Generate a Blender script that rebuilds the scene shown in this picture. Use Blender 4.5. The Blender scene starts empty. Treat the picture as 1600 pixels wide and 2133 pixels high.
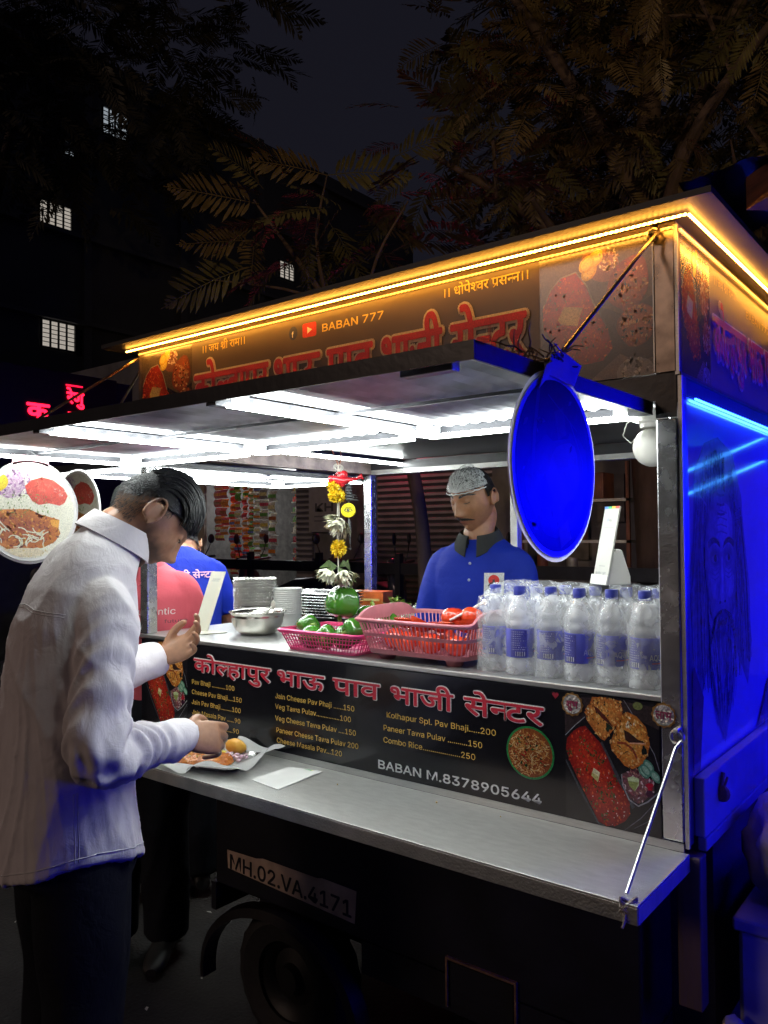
import bpy, bmesh, math, random, os
import numpy as np
from mathutils import Vector, Matrix, Euler, noise
SC = bpy.context.scene
COL = SC.collection
R = math.radians
PI = math.pi
rnd = random.Random(7)

# ------------------------------------------------------------------ camera
cam = bpy.data.cameras.new('camera')
cam.sensor_fit = 'VERTICAL'; cam.sensor_height = 36.0; cam.lens = 36.0 * 1670.5 / 2133.0
cam.clip_start = 0.05; cam.clip_end = 400
cob = bpy.data.objects.new('camera', cam); COL.objects.link(cob)
YAW, PIT, ROL = -0.6651, 0.0262, -0.0072
_f = Vector((math.cos(PIT)*math.sin(YAW), math.cos(PIT)*math.cos(YAW), math.sin(PIT)))
_r0 = Vector((math.cos(YAW), -math.sin(YAW), 0)); _u0 = _r0.cross(_f)
_r = _r0*math.cos(ROL) + _u0*math.sin(ROL); _u = _u0*math.cos(ROL) - _r0*math.sin(ROL)
cob.matrix_world = Matrix(((_r.x, _u.x, -_f.x, 0.568), (_r.y, _u.y, -_f.y, -1.757), (_r.z, _u.z, -_f.z, 1.6), (0, 0, 0, 1)))
SC.camera = cob

# ------------------------------------------------------------------ night sky and assumed street light
W = bpy.data.worlds.new('World'); SC.world = W; W.use_nodes = True
nt = W.node_tree; bg = nt.nodes['Background']
sky = nt.nodes.new('ShaderNodeTexSky'); sky.sky_type = 'NISHITA'; sky.sun_disc = False
sky.sun_elevation = R(4); sky.sun_rotation = R(200); sky.air_density = 1.0; sky.dust_density = 2.0
hs = nt.nodes.new('ShaderNodeMixRGB'); hs.blend_type = 'MULTIPLY'; hs.inputs[0].default_value = 0.0
flat = nt.nodes.new('ShaderNodeMixRGB'); flat.inputs[0].default_value = 0.97
flat.inputs[2].default_value = (0.62, 0.60, 0.98, 1)          # the even glow of a city night sky
nt.links.new(sky.outputs[0], flat.inputs[1]); nt.links.new(flat.outputs[0], bg.inputs[0])
bg.inputs[1].default_value = 0.0078
sd = bpy.data.lights.new('assumed_street_light', 'SUN'); sd.energy = 0.17; sd.angle = R(12); sd.color = (1.0, 0.70, 0.55)  # dim warm sun lamp, standing for street light assumed behind the viewer
so = bpy.data.objects.new('assumed_street_light', sd); COL.objects.link(so)
so.rotation_euler = Vector((0.35, 0.72, -0.30)).to_track_quat('-Z', 'Y').to_euler()
SC.view_settings.view_transform = 'Standard'; SC.view_settings.look = 'None'
SC.view_settings.exposure = 0.70; SC.view_settings.gamma = 1.0
SC.cycles.use_denoising = True
try: SC.cycles.denoiser = 'OPENIMAGEDENOISE'
except Exception: pass
SC.cycles.max_bounces = 8; SC.cycles.diffuse_bounces = 3; SC.cycles.glossy_bounces = 4
SC.cycles.transmission_bounces = 6; SC.cycles.transparent_max_bounces = 16
SC.cycles.caustics_reflective = False; SC.cycles.caustics_refractive = False
SC.cycles.sample_clamp_indirect = 4.0

# ------------------------------------------------------------------ materials
MATS = {}
def pm(name, col, rough=0.5, metal=0.0, var=0.12, scale=12.0, bump=0.0, bscale=60.0, spec=0.5, alpha=1.0, trans=0.0,
       coat=0.0, stretch=(1, 1, 1), col2=None, rvar=0.0, sheen=0.0, sss=0.0):
    """A Principled material with noise-driven colour, gloss and fine relief."""
    if name in MATS: return MATS[name]
    m = bpy.data.materials.new(name); m.use_nodes = True; t = m.node_tree; n = t.nodes; L = t.links
    b = n['Principled BSDF']
    tc = n.new('ShaderNodeTexCoord'); mp = n.new('ShaderNodeMapping'); mp.inputs['Scale'].default_value = stretch
    L.new(tc.outputs['Object'], mp.inputs[0])
    nz = n.new('ShaderNodeTexNoise'); nz.inputs['Scale'].default_value = scale; nz.inputs['Detail'].default_value = 6
    L.new(mp.outputs[0], nz.inputs[0])
    rp = n.new('ShaderNodeValToRGB'); c = Vector(col)
    c2 = Vector(col2) if col2 else c*(1+var)
    lo = c*(1-var) if not col2 else c
    rp.color_ramp.elements[0].color = (*lo, 1); rp.color_ramp.elements[1].color = (*[min(1, v) for v in c2], 1)
    rp.color_ramp.elements[0].position = 0.32; rp.color_ramp.elements[1].position = 0.68
    L.new(nz.outputs[0], rp.inputs[0]); L.new(rp.outputs[0], b.inputs['Base Color'])
    b.inputs['Roughness'].default_value = rough; b.inputs['Metallic'].default_value = metal
    b.inputs['Specular IOR Level'].default_value = spec; b.inputs['Alpha'].default_value = alpha
    b.inputs['Transmission Weight'].default_value = trans; b.inputs['Coat Weight'].default_value = coat
    b.inputs['Sheen Weight'].default_value = sheen
    if sss:
        b.inputs['Subsurface Weight'].default_value = sss; b.inputs['Subsurface Radius'].default_value = (0.012, 0.005, 0.003)
        b.inputs['Subsurface Scale'].default_value = 0.5
    if rvar:
        mr = n.new('ShaderNodeMapRange'); mr.inputs[3].default_value = max(0.02, rough-rvar); mr.inputs[4].default_value = rough+rvar
        L.new(nz.outputs[0], mr.inputs[0]); L.new(mr.outputs[0], b.inputs['Roughness'])
    if bump:
        n2 = n.new('ShaderNodeTexNoise'); n2.inputs['Scale'].default_value = bscale; n2.inputs['Detail'].default_value = 4
        L.new(mp.outputs[0], n2.inputs[0])
        bp = n.new('ShaderNodeBump'); bp.inputs['Strength'].default_value = bump; bp.inputs['Distance'].default_value = 0.01
        L.new(n2.outputs[0], bp.inputs['Height']); L.new(bp.outputs[0], b.inputs['Normal'])
    MATS[name] = m; return m
def em(name, col, strength):
    if name in MATS: return MATS[name]
    m = bpy.data.materials.new(name); m.use_nodes = True; t = m.node_tree
    b = t.nodes['Principled BSDF']; b.inputs['Base Color'].default_value = (0.8, 0.8, 0.8, 1)
    b.inputs['Emission Color'].default_value = (*col, 1); b.inputs['Emission Strength'].default_value = strength
    MATS[name] = m; return m
def led(name, col, strength, period=0.0167):
    """A strip of separate diodes: bright dots along the strip, in object space."""
    if name in MATS: return MATS[name]
    m = em(name, col, strength); t = m.node_tree; n = t.nodes; L = t.links; b = n['Principled BSDF']
    tc = n.new('ShaderNodeTexCoord'); sp = n.new('ShaderNodeSeparateXYZ'); L.new(tc.outputs['Object'], sp.inputs[0])
    ad = n.new('ShaderNodeMath'); ad.operation = 'ADD'; L.new(sp.outputs[0], ad.inputs[0]); L.new(sp.outputs[1], ad.inputs[1])
    ml = n.new('ShaderNodeMath'); ml.operation = 'MULTIPLY'; ml.inputs[1].default_value = 2*PI/period; L.new(ad.outputs[0], ml.inputs[0])
    sn = n.new('ShaderNodeMath'); sn.operation = 'SINE'; L.new(ml.outputs[0], sn.inputs[0])
    mr = n.new('ShaderNodeMapRange'); mr.inputs[1].default_value = -0.6; mr.inputs[2].default_value = 1
    mr.inputs[3].default_value = strength*0.18; mr.inputs[4].default_value = strength*1.9
    L.new(sn.outputs[0], mr.inputs[0]); L.new(mr.outputs[0], b.inputs['Emission Strength'])
    return m
def printm(name, rough=0.25, grain=0.35, coat=0.3, scale=260.0):
    """Printed vinyl: colours come from the printed artwork (a colour attribute), with print grain."""
    if name in MATS: return MATS[name]
    m = bpy.data.materials.new(name); m.use_nodes = True; t = m.node_tree; n = t.nodes; L = t.links; b = n['Principled BSDF']
    at = n.new('ShaderNodeAttribute'); at.attribute_name = 'Col'
    tc = n.new('ShaderNodeTexCoord'); nz = n.new('ShaderNodeTexNoise'); nz.inputs['Scale'].default_value = scale; nz.inputs['Detail'].default_value = 5
    L.new(tc.outputs['Object'], nz.inputs[0])
    mr = n.new('ShaderNodeMapRange'); mr.inputs[1].default_value = 0.3; mr.inputs[2].default_value = 0.7
    mr.inputs[3].default_value = 1-grain; mr.inputs[4].default_value = 1+grain; L.new(nz.outputs[0], mr.inputs[0])
    mx = n.new('ShaderNodeVectorMath'); mx.operation = 'SCALE'; L.new(at.outputs[0], mx.inputs[0]); L.new(mr.outputs[0], mx.inputs['Scale'])
    L.new(mx.outputs[0], b.inputs['Base Color']); b.inputs['Roughness'].default_value = rough; b.inputs['Coat Weight'].default_value = coat
    b.inputs['Coat Roughness'].default_value = 0.15
    MATS[name] = m; return m

# ------------------------------------------------------------------ mesh building
def offs(o):
    v = Vector((0, 0, 0))
    while o is not None:
        v += o.location; o = o.parent
    return v
class MB:
    """Collects simple solids in world (or local) coordinates and links them as ONE mesh object."""
    def __init__(s): s.v = []; s.f = []; s.c = []
    def add(s, vs, fs, col=None):
        k = len(s.v); s.v += [tuple(v) for v in vs]; s.f += [tuple(i+k for i in f) for f in fs]
        if col is not None: s.c += [col]*len(fs)
        return s
    def box(s, x0, x1, y0, y1, z0, z1, b=0.0):
        if b <= 0:
            vs = [(x, y, z) for z in (z0, z1) for y in (y0, y1) for x in (x0, x1)]
            return s.add(vs, [(0, 2, 3, 1), (4, 5, 7, 6), (0, 1, 5, 4), (2, 6, 7, 3), (0, 4, 6, 2), (1, 3, 7, 5)])
        bm = bmesh.new(); bmesh.ops.create_cube(bm, size=1)
        for v in bm.verts:
            v.co = ((x0+x1)/2+v.co.x*(x1-x0), (y0+y1)/2+v.co.y*(y1-y0), (z0+z1)/2+v.co.z*(z1-z0))
        bmesh.ops.bevel(bm, geom=bm.edges[:], offset=b, segments=2, affect='EDGES', profile=0.5)
        bm.verts.index_update()
        s.add([v.co for v in bm.verts], [[v.index for v in f.verts] for f in bm.faces]); bm.free(); return s
    def obox(s, c, ax, ay, az):
        """box by centre and three half-axis vectors"""
        c = Vector(c); ax = Vector(ax); ay = Vector(ay); az = Vector(az)
        vs = [c+i*ax+j*ay+k*az for k in (-1, 1) for j in (-1, 1) for i in (-1, 1)]
        return s.add(vs, [(0, 2, 3, 1), (4, 5, 7, 6), (0, 1, 5, 4), (2, 6, 7, 3), (0, 4, 6, 2), (1, 3, 7, 5)])
    def bar(s, a, b, w, h, up=(0, 0, 1)):
        a = Vector(a); b = Vector(b); d = b-a; n = d.normalized(); sd = n.cross(Vector(up))
        if sd.length < 1e-4: sd = n.cross(Vector((1, 0, 0)))
        sd.normalize(); u = sd.cross(n)
        return s.obox((a+b)/2, d/2, sd*w/2, u*h/2)
    def tube(s, pts, r, n=8, cap=True):
        pts = [Vector(p) for p in pts]; rs = r if isinstance(r, (list, tuple)) else [r]*len(pts)
        k = len(s.v); prev = None; vs = []
        for i, p in enumerate(pts):
            t = (pts[min(i+1, len(pts)-1)]-pts[max(i-1, 0)]).normalized()
            if prev is None:
                a = t.orthogonal().normalized()
            else:
                a = prev - t*prev.dot(t)
                a = a.normalized() if a.length > 1e-6 else t.orthogonal().normalized()
            prev = a; bb = t.cross(a)
            for j in range(n):
                an = 2*PI*j/n; vs.append(p+(a*math.cos(an)+bb*math.sin(an))*rs[i])
        fs = []
        for i in range(len(pts)-1):
            for j in range(n):
                fs.append((i*n+j, i*n+(j+1) % n, (i+1)*n+(j+1) % n, (i+1)*n+j))
        if cap:
            fs.append(tuple(range(n-1, -1, -1))); q = (len(pts)-1)*n; fs.append(tuple(q+j for j in range(n)))
        return s.add(vs, fs)
    def lathe(s, prof, c=(0, 0, 0), n=24, sx=1.0, sy=1.0, close=True, mod=None):
        """profile [(r,z)] turned about z"""
        vs = []; fs = []
        for i, (r, z) in enumerate(prof):
            for j in range(n):
                a = 2*PI*j/n; q = r*(mod(a, z) if mod else 1.0)
                vs.append((c[0]+q*sx*math.cos(a), c[1]+q*sy*math.sin(a), c[2]+z))
        for i in range(len(prof)-1):
            for j in range(n):
                fs.append((i*n+j, i*n+(j+1) % n, (i+1)*n+(j+1) % n, (i+1)*n+j))
        if close:
            fs.append(tuple(range(n-1, -1, -1))); q = (len(prof)-1)*n; fs.append(tuple(q+j for j in range(n)))
        return s.add(vs, fs)
    def ball(s, c, r, nu=12, nv=8, sx=1, sy=1, sz=1):
        vs = [(c[0], c[1], c[2]+r*sz)]; fs = []
        for i in range(1, nv):
            t = PI*i/nv
            for j in range(nu):
                a = 2*PI*j/nu; vs.append((c[0]+r*sx*math.sin(t)*math.cos(a), c[1]+r*sy*math.sin(t)*math.sin(a), c[2]+r*sz*math.cos(t)))
        vs.append((c[0], c[1], c[2]-r*sz)); e = len(vs)-1
        for j in range(nu): fs.append((0, 1+j, 1+(j+1) % nu))
        for i in range(nv-2):
            for j in range(nu):
                a = 1+i*nu; fs.append((a+j, a+nu+j, a+nu+(j+1) % nu, a+(j+1) % nu))
        a = 1+(nv-2)*nu
        for j in range(nu): fs.append((a+j, e, a+(j+1) % nu))
        return s.add(vs, fs)
    def loft(s, rings, cap=True):
        n = len(rings[0]); vs = [p for r in rings for p in r]; fs = []
        for i in range(len(rings)-1):
            for j in range(n):
                fs.append((i*n+j, i*n+(j+1) % n, (i+1)*n+(j+1) % n, (i+1)*n+j))
        if cap:
            fs.append(tuple(range(n-1, -1, -1))); q = (len(rings)-1)*n; fs.append(tuple(q+j for j in range(n)))
        return s.add(vs, fs)
    def prism(s, poly, fn, d):
        """poly: 2-D outline, fn(u,v,w)->3-D, extruded from w=0 to w=d"""
        n = len(poly); vs = [fn(u, v, 0) for u, v in poly]+[fn(u, v, d) for u, v in poly]
        fs = [tuple(range(n-1, -1, -1)), tuple(range(n, 2*n))]+[(i, (i+1) % n, n+(i+1) % n, n+i) for i in range(n)]
        return s.add(vs, fs)
    def build(s, name, mat, parent=None, smooth=False, local=False, loc=None, fix=True):
        me = bpy.data.meshes.new(name)
        o = Vector((0, 0, 0))
        if not local: o = offs(parent) if parent is not None else Vector(loc or (0, 0, 0))
        me.from_pydata([(v[0]-o.x, v[1]-o.y, v[2]-o.z) for v in s.v], [], s.f)
        if s.c:
            at = me.color_attributes.new('Col', 'FLOAT_COLOR', 'CORNER'); buf = []
            for p in me.polygons:
                c = s.c[p.index]
                for q in range(p.loop_total):
                    cc = c[q] if isinstance(c[0], (tuple, list)) else c
                    buf += [cc[0], cc[1], cc[2], 1.0]
            at.data.foreach_set('color', buf)
        elif fix:
            bm = bmesh.new(); bm.from_mesh(me); bmesh.ops.recalc_face_normals(bm, faces=bm.faces[:]); bm.to_mesh(me); bm.free()
        if mat: me.materials.append(mat)
        if smooth:
            me.polygons.foreach_set('use_smooth', [True]*len(me.polygons))
            if smooth != 'all':
                try: me.set_sharp_from_angle(angle=R(smooth if smooth is not True else 40))
                except Exception: pass
        ob = bpy.data.objects.new(name, me); COL.objects.link(ob)
        if parent is not None: ob.parent = parent
        elif not local and loc: ob.location = loc
        return ob
def tag(o, label=None, cat=None, group=None, kind=None):
    if label: o['label'] = label
    if cat: o['category'] = cat
    if group: o['group'] = group
    if kind: o['kind'] = kind
    return o
def thing(name, loc, label, cat, group=None, rot=0.0):
    o = bpy.data.objects.new(name, None); COL.objects.link(o); o.location = loc; o.rotation_euler = (0, 0, rot)
    o.empty_display_size = 0.1
    return tag(o, label, cat, group)
def dup(root, loc=None, rot=None, label=None, parent=None):
    c = root.copy(); COL.objects.link(c)
    if parent is not None: c.parent = parent
    if loc is not None: c.location = loc
    if rot is not None: c.rotation_euler = rot
    if label: c['label'] = label
    for ch in list(root.children): dup(ch, parent=c)
    return c

# ------------------------------------------------------------------ lettering
FONT = None
try:
    _fp = os.path.join(bpy.utils.resource_path('LOCAL'), 'datafiles', 'fonts', 'Inter.woff2')
    if os.path.exists(_fp): FONT = bpy.data.fonts.load(_fp)
except Exception: FONT = None
_GC = {}
def glyphs(txt, off=0.0, res=2, font=True):
    k = (txt, round(off, 4), font)
    if k in _GC: return _GC[k]
    c = bpy.data.curves.new('lettering', 'FONT'); c.body = txt; c.size = 1.0; c.offset = off; c.resolution_u = res
    if font and FONT: c.font = FONT
    o = bpy.data.objects.new('lettering', c); COL.objects.link(o)
    dg = bpy.context.evaluated_depsgraph_get(); dg.update()
    m = bpy.data.meshes.new_from_object(o.evaluated_get(dg))
    COL.objects.unlink(o); bpy.data.objects.remove(o); bpy.data.curves.remove(c)
    vs = [(v.co.x, v.co.y) for v in m.vertices]; fs = [tuple(p.vertices) for p in m.polygons]
    bpy.data.meshes.remove(m); _GC[k] = (vs, fs); return _GC[k]
_ADV = {}
def adv(ch):
    if ch == ' ': return 0.26
    if ch not in _ADV:
        a = max(v[0] for v in glyphs(ch+'क', 0, font=False)[0]); b = max(v[0] for v in glyphs('क', 0, font=False)[0]); _ADV[ch] = a-b
    return _ADV[ch]
def clipx(g, x1):
    """the part of a glyph left of x1 (a half letter loses its right-hand stem)"""
    vs, fs = g; bm = bmesh.new(); bv = [bm.verts.new((x, y, 0)) for x, y in vs]
    for f in fs:
        try: bm.faces.new([bv[i] for i in f])
        except Exception: pass
    bmesh.ops.bisect_plane(bm, geom=bm.verts[:]+bm.edges[:]+bm.faces[:], plane_co=(x1, 0, 0), plane_no=(1, 0, 0), clear_outer=True)
    bm.verts.index_update(); r = ([(v.co.x, v.co.y) for v in bm.verts], [tuple(v.index for v in f.verts) for f in bm.faces]); bm.free(); return r
def deva(txt, off=0.0):
    """Devanagari word(s): '~' after a letter makes it a half letter, '^' adds the slanted ra stroke. Returns pieces [(verts,faces)], width"""
    out = []; pen = 0.0; i = 0
    while i < len(txt):
        ch = txt[i]; nx = txt[i+1] if i+1 < len(txt) else ''
        if ch == ' ': pen += adv(' '); i += 1; continue
        g = glyphs(ch, off, font=False)
        if nx == '~':
            w = adv(ch); cut = w-0.165
            g = clipx(g, cut+off*0.3); out.append(([(x+pen, y) for x, y in g[0]], g[1])); pen += cut+0.005; i += 2; continue
        out.append(([(x+pen, y) for x, y in g[0]], g[1]))
        if nx == '^':
            w = adv(ch); t = 0.035+off
            a = (pen+w-0.165, 0.20); b = (pen+w-0.42, -0.02)
            out.append(([(a[0], a[1]+t), (b[0]-t, b[1]+t*.4), (b[0], b[1]-t), (a[0], a[1]-t)], [(0, 1, 2, 3)])); i += 1
        pen += adv(ch); i += 1
    return out, pen
def ringoff(r):
    """copies that thicken a letter evenly by r"""
    if r < 0.003: return [(0, 0)]
    n = 6 if r < 0.03 else 12
    return [(0, 0)]+[(r*math.cos(2*PI*k/n), r*math.sin(2*PI*k/n)) for k in range(n)]
class Print:
    rng = (-.1, 1.1)
    """Flat print: layers of coloured polygons in (u,v), each a hair above the one before, with one colour attribute."""
    def __init__(s): s.P = []
    def poly(s, pts, col, edge=None, center=None):
        pts = list(pts)
        if edge is None: s.P.append(([tuple(p) for p in pts], [tuple(range(len(pts)))], [col]))
        else:
            cx = sum(p[0] for p in pts)/len(pts); cy = sum(p[1] for p in pts)/len(pts)
            if center: cx, cy = center
            v = [(cx, cy)]+[(cx+(p[0]-cx)*.62, cy+(p[1]-cy)*.62) for p in pts]+[tuple(p) for p in pts]; n = len(pts); f = []; c = []
            md = tuple(col[k]*.62+edge[k]*.38 for k in range(3))
            for i in range(n):
                j = (i+1) % n; f.append((0, 1+i, 1+j)); c.append([col, md, md]); f.append((1+i, 1+n+i, 1+n+j, 1+j)); c.append([md, edge, edge, md])
            s.P.append((v, f, c))
        return s
    def ell(s, cx, cy, rx, ry, col, rot=0.0, edge=None, n=20, wob=0.0, a0=0, a1=2*PI):
        pts = []
        ph = rnd.random()*6
        for i in range(n):
            a = a0+(a1-a0)*i/(n if a1-a0 > 6.2 else n-1); k = 1+wob*(math.sin(3*a+ph)+.6*math.sin(5*a+2*ph))
            x = rx*k*math.cos(a); y = ry*k*math.sin(a)
            pts.append((cx+x*math.cos(rot)-y*math.sin(rot), cy+x*math.sin(rot)+y*math.cos(rot)))
        return s.poly(pts, col, edge)
    def rrect(s, cx, cy, hx, hy, rad, col, rot=0.0, edge=None, n=4):
        pts = []
        for (sx, sy, a0) in ((1, 1, 0), (-1, 1, 90), (-1, -1, 180), (1, -1, 270)):
            for i in range(n+1):
                a = R(a0+90*i/n); x = sx*(hx-rad)+rad*math.cos(a); y = sy*(hy-rad)+rad*math.sin(a)
                pts.append((cx+x*math.cos(rot)-y*math.sin(rot), cy+x*math.sin(rot)+y*math.cos(rot)))
        return s.poly(pts, col, edge)
    def line(s, pts, w, col):
        v = []; f = []
        for i, p in enumerate(pts):
            a = Vector(pts[max(0, i-1)]); b = Vector(pts[min(len(pts)-1, i+1)]); d = (b-a); d = d.normalized() if d.length > 0 else Vector((1, 0))
            q = Vector((-d.y, d.x))*w/2; v += [(p[0]+q.x, p[1]+q.y), (p[0]-q.x, p[1]-q.y)]
        for i in range(len(pts)-1): f.append((2*i, 2*i+1, 2*i+3, 2*i+2))
        s.P.append((v, f, [col]*len(f))); return s
    def flecks(s, n, inside, size, cols, asp=0.45):
        """many tiny leaf-shaped marks, joined in one layer"""
        V = []; F = []; C = []; k = 0; tries = 0
        while k < n and tries < n*20:
            tries += 1; u, v = rnd.uniform(*s.rng), rnd.uniform(*s.rng)
            if not inside(u, v): continue
            a = rnd.random()*PI; z = size*(0.5+rnd.random()); c = rnd.choice(cols); q = len(V)
            d = Vector((math.cos(a), math.sin(a)))*z; e = Vector((-d.y, d.x))*asp
            V += [(u+d.x, v+d.y), (u+e.x, v+e.y), (u-d.x, v-d.y), (u-e.x*.8, v-e.y*.8)]; F.append((q, q+1, q+2, q+3)); C.append(c); k += 1
        if V: s.P.append((V, F, C))
        return s
    def text(s, txt, u, v, h, col, w=None, off=0.0, sx=0.82, capless=False):
        vs, fs = glyphs(txt)
        if not vs: return s
        k = h/0.727 if FONT else h/0.69
        x1 = max(p[0] for p in vs); fx = (w/x1) if w else k*sx
        for dx, dy in ringoff(off): s.P.append(([(u+x*fx+dx*k, v+y*k+dy*k) for x, y in vs], fs, [col]*len(fs)))
        return s
    def deva(s, txt, u, v, h, col, w=None, off=0.0):
        pcs, wd = deva(txt); k = h/0.622; fx = (w/wd) if w else k
        for vs, fs in pcs:
            for dx, dy in ringoff(off): s.P.append(([(u+x*fx+dx*k, v+y*k+dy*k) for x, y in vs], fs, [col]*len(fs)))
        return s
    def clip(s, fn):
        """keep print inside a mask test by dropping marks whose middle is outside"""
        Q = []
        for v, f, c in s.P:
            ff = []; cc = []
            for fi, ci in zip(f, c):
                m = [sum(v[i][k] for i in fi)/len(fi) for k in (0, 1)]
                if fn(*m): ff.append(fi); cc.append(ci)
            Q.append((v, ff, cc))
        s.P = Q; return s
    def round(s, r):
        def q(x, y):
            d = math.hypot(x, y); return (x, y) if d <= r else (x*r/d, y*r/d)
        s.P = [([q(x, y) for x, y in v], f, c) for v, f, c in s.P]; return s
    def clamp(s, u0, u1, v0, v1):
        s.P = [([(min(max(x, u0), u1), min(max(y, v0), v1)) for x, y in v], f, c) for v, f, c in s.P]; return s
    def build(s, name, parent, fn, mat, lift=0.0004, step=0.00002, loc=None):
        """fn(u,v,w) -> world point, w = height above the printed surface"""
        mb = MB(); w = lift
        for v, f, c in s.P:
            if not f: continue
            k = len(mb.v); mb.v += [tuple(fn(x, y, w)) for x, y in v]; mb.f += [tuple(i+k for i in fi) for fi in f]; mb.c += list(c); w += step
        return mb.build(name, mat, parent, loc=loc)
def plane(o, U, V, N):
    o = Vector(o); U = Vector(U); V = Vector(V); N = Vector(N)
    return lambda u, v, w: o+U*u+V*v+N*w
PRINT = printm('printed_vinyl')
PRINTM = printm('printed_matt', rough=0.5, coat=0.0, grain=0.25)
# ------------------------------------------------------------------ setting
asphalt = pm('asphalt', (0.012, 0.0095, 0.0085), rough=0.85, var=0.35, scale=9, bump=0.5, bscale=70)
g = MB()
NX = 60
for i in range(NX):
    for j in range(NX):
        pass
gm = bpy.data.meshes.new('ground'); bm = bmesh.new()
bmesh.ops.create_grid(bm, x_segments=90, y_segments=90, size=90)
for v in bm.verts:
    d = v.co.length
    v.co.z = 0.012*noise.noise(v.co*0.9) if d < 40 else 0
bm.to_mesh(gm); bm.free(); gm.materials.append(asphalt)
go = bpy.data.objects.new('ground', gm); COL.objects.link(go); go.location = (-12, 6, -0.012); go['kind'] = 'structure'

# ------------------------------------------------------------------ the food cart
L, WD, ZC, ZS, ZO = 1.9465, 1.333, 1.240, 0.913, 1.878
steel = pm('brushed_steel', (0.46, 0.46, 0.45), rough=0.36, metal=0.80, var=0.10, scale=30, bump=0.10, bscale=90, stretch=(1, 14, 14), rvar=0.07)
steel_worn = pm('worn_steel', (0.47, 0.47, 0.45), rough=0.40, metal=0.72, var=0.10, scale=26, bump=0.22, bscale=170, rvar=0.08, stretch=(1, 3, 1))
steel_post = pm('scratched_post_steel', (0.55, 0.55, 0.55), rough=0.26, metal=0.92, var=0.16, scale=22, bump=0.05, bscale=120, rvar=0.12)
black_gloss = pm('black_vinyl', (0.008, 0.008, 0.011), rough=0.18, var=0.2, scale=5, coat=0.15, spec=.4)
black_body = pm('black_painted_body', (0.008, 0.008, 0.013), rough=0.42, var=0.5, scale=6, bump=0.08, bscale=30)
black_metal = pm('black_painted_metal', (0.016, 0.016, 0.019), rough=0.38, var=0.4, scale=14, bump=0.06)
brown_sheet = pm('brown_roof_sheet', (0.030, 0.018, 0.013), rough=0.36, metal=0.4, var=0.35, scale=7, bump=0.06, bscale=18)
fascia_m = pm('dark_sign_vinyl', (0.100, 0.070, 0.055), rough=0.38, var=0.14, scale=4)
rust_edge = pm('rusty_edge', (0.16, 0.085, 0.045), rough=0.7, var=0.5, scale=30, bump=0.3)
rubber = pm('tyre_rubber', (0.012, 0.012, 0.012), rough=0.75, var=0.3, scale=30, bump=0.2)
wood_leg = pm('brown_painted_post', (0.095, 0.062, 0.050), rough=0.65, var=0.3, scale=20, bump=0.2, stretch=(1, 1, 0.15))
LEDW = em('white_led_tube', (0.93, 1.0, 0.97), 21.0)
LEDD = led('white_led_dots', (0.93, 1.0, 0.98), 34.0)
LEDO = led('amber_led_dots', (1.0, 0.41, 0.05), 38.0, 0.0125)
LEDOB = led('amber_led_dots_dim', (1.0, 0.36, 0.035), 1.6, 0.0125)
LEDB = em('blue_led_tube', (0.0, 0.02, 1.0), 30.0)
LEDBW = em('blue_white_led', (0.012, 0.06, 1.0), 14.0)

cart = thing('food_cart', (-0.97, 0.66, 0), 'long black street food cart with raised lit flaps, steel counter and menu board', 'food cart')
# lower body
bd = MB(); bd.box(-1.53, -0.10, 0.004, 1.25, 0.452, 0.888, b=0.006); bd.box(-1.53, -1.553, 0.004, 1.25, .36, .45); bd.box(-.905, -0.10, 0.004, 1.25, 0.36, 0.4515); bd.build('body', black_body, cart)
MB().box(-1.55, -0.90, 0.22, 1.08, 0.30, 0.448).build('wheel_well', black_body, cart)
MB().box(-0.10, 0.0, 0.20, 1.25, 0.42, 0.888).build('end_panel', black_body, cart)
MB().box(-0.018, 0.032, 0.0, 0.045, 0.585, 0.905, b=0.003).build('corner_post', wood_leg, cart)
fm = MB()
for k in range(25):
    pass
arc = []
for k in range(25):
    a = R(-8+196*k/24); arc.append((-1.235+0.350*math.cos(a), 0.185+0.262*math.sin(a)))
fv = []; ff = []
for k, (x, z) in enumerate(arc):
    xi = -1.235+(x+1.235)*0.90; zi = 0.185+(z-0.185)*0.88
    fv += [(x, 0.02, z), (x-(x+1.235)*.03, -0.026, z-.004), (xi, -0.034, zi), (xi, 0.02, zi)]
for k in range(24):
    for j in range(4):
        ff.append((k*4+j, k*4+(j+1) % 4, (k+1)*4+(j+1) % 4, (k+1)*4+j))
MB().add(fv, ff).build('fender', pm('black_fender', (0.010, 0.008, 0.008), rough=0.30, var=0.4), cart, smooth=True)
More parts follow.
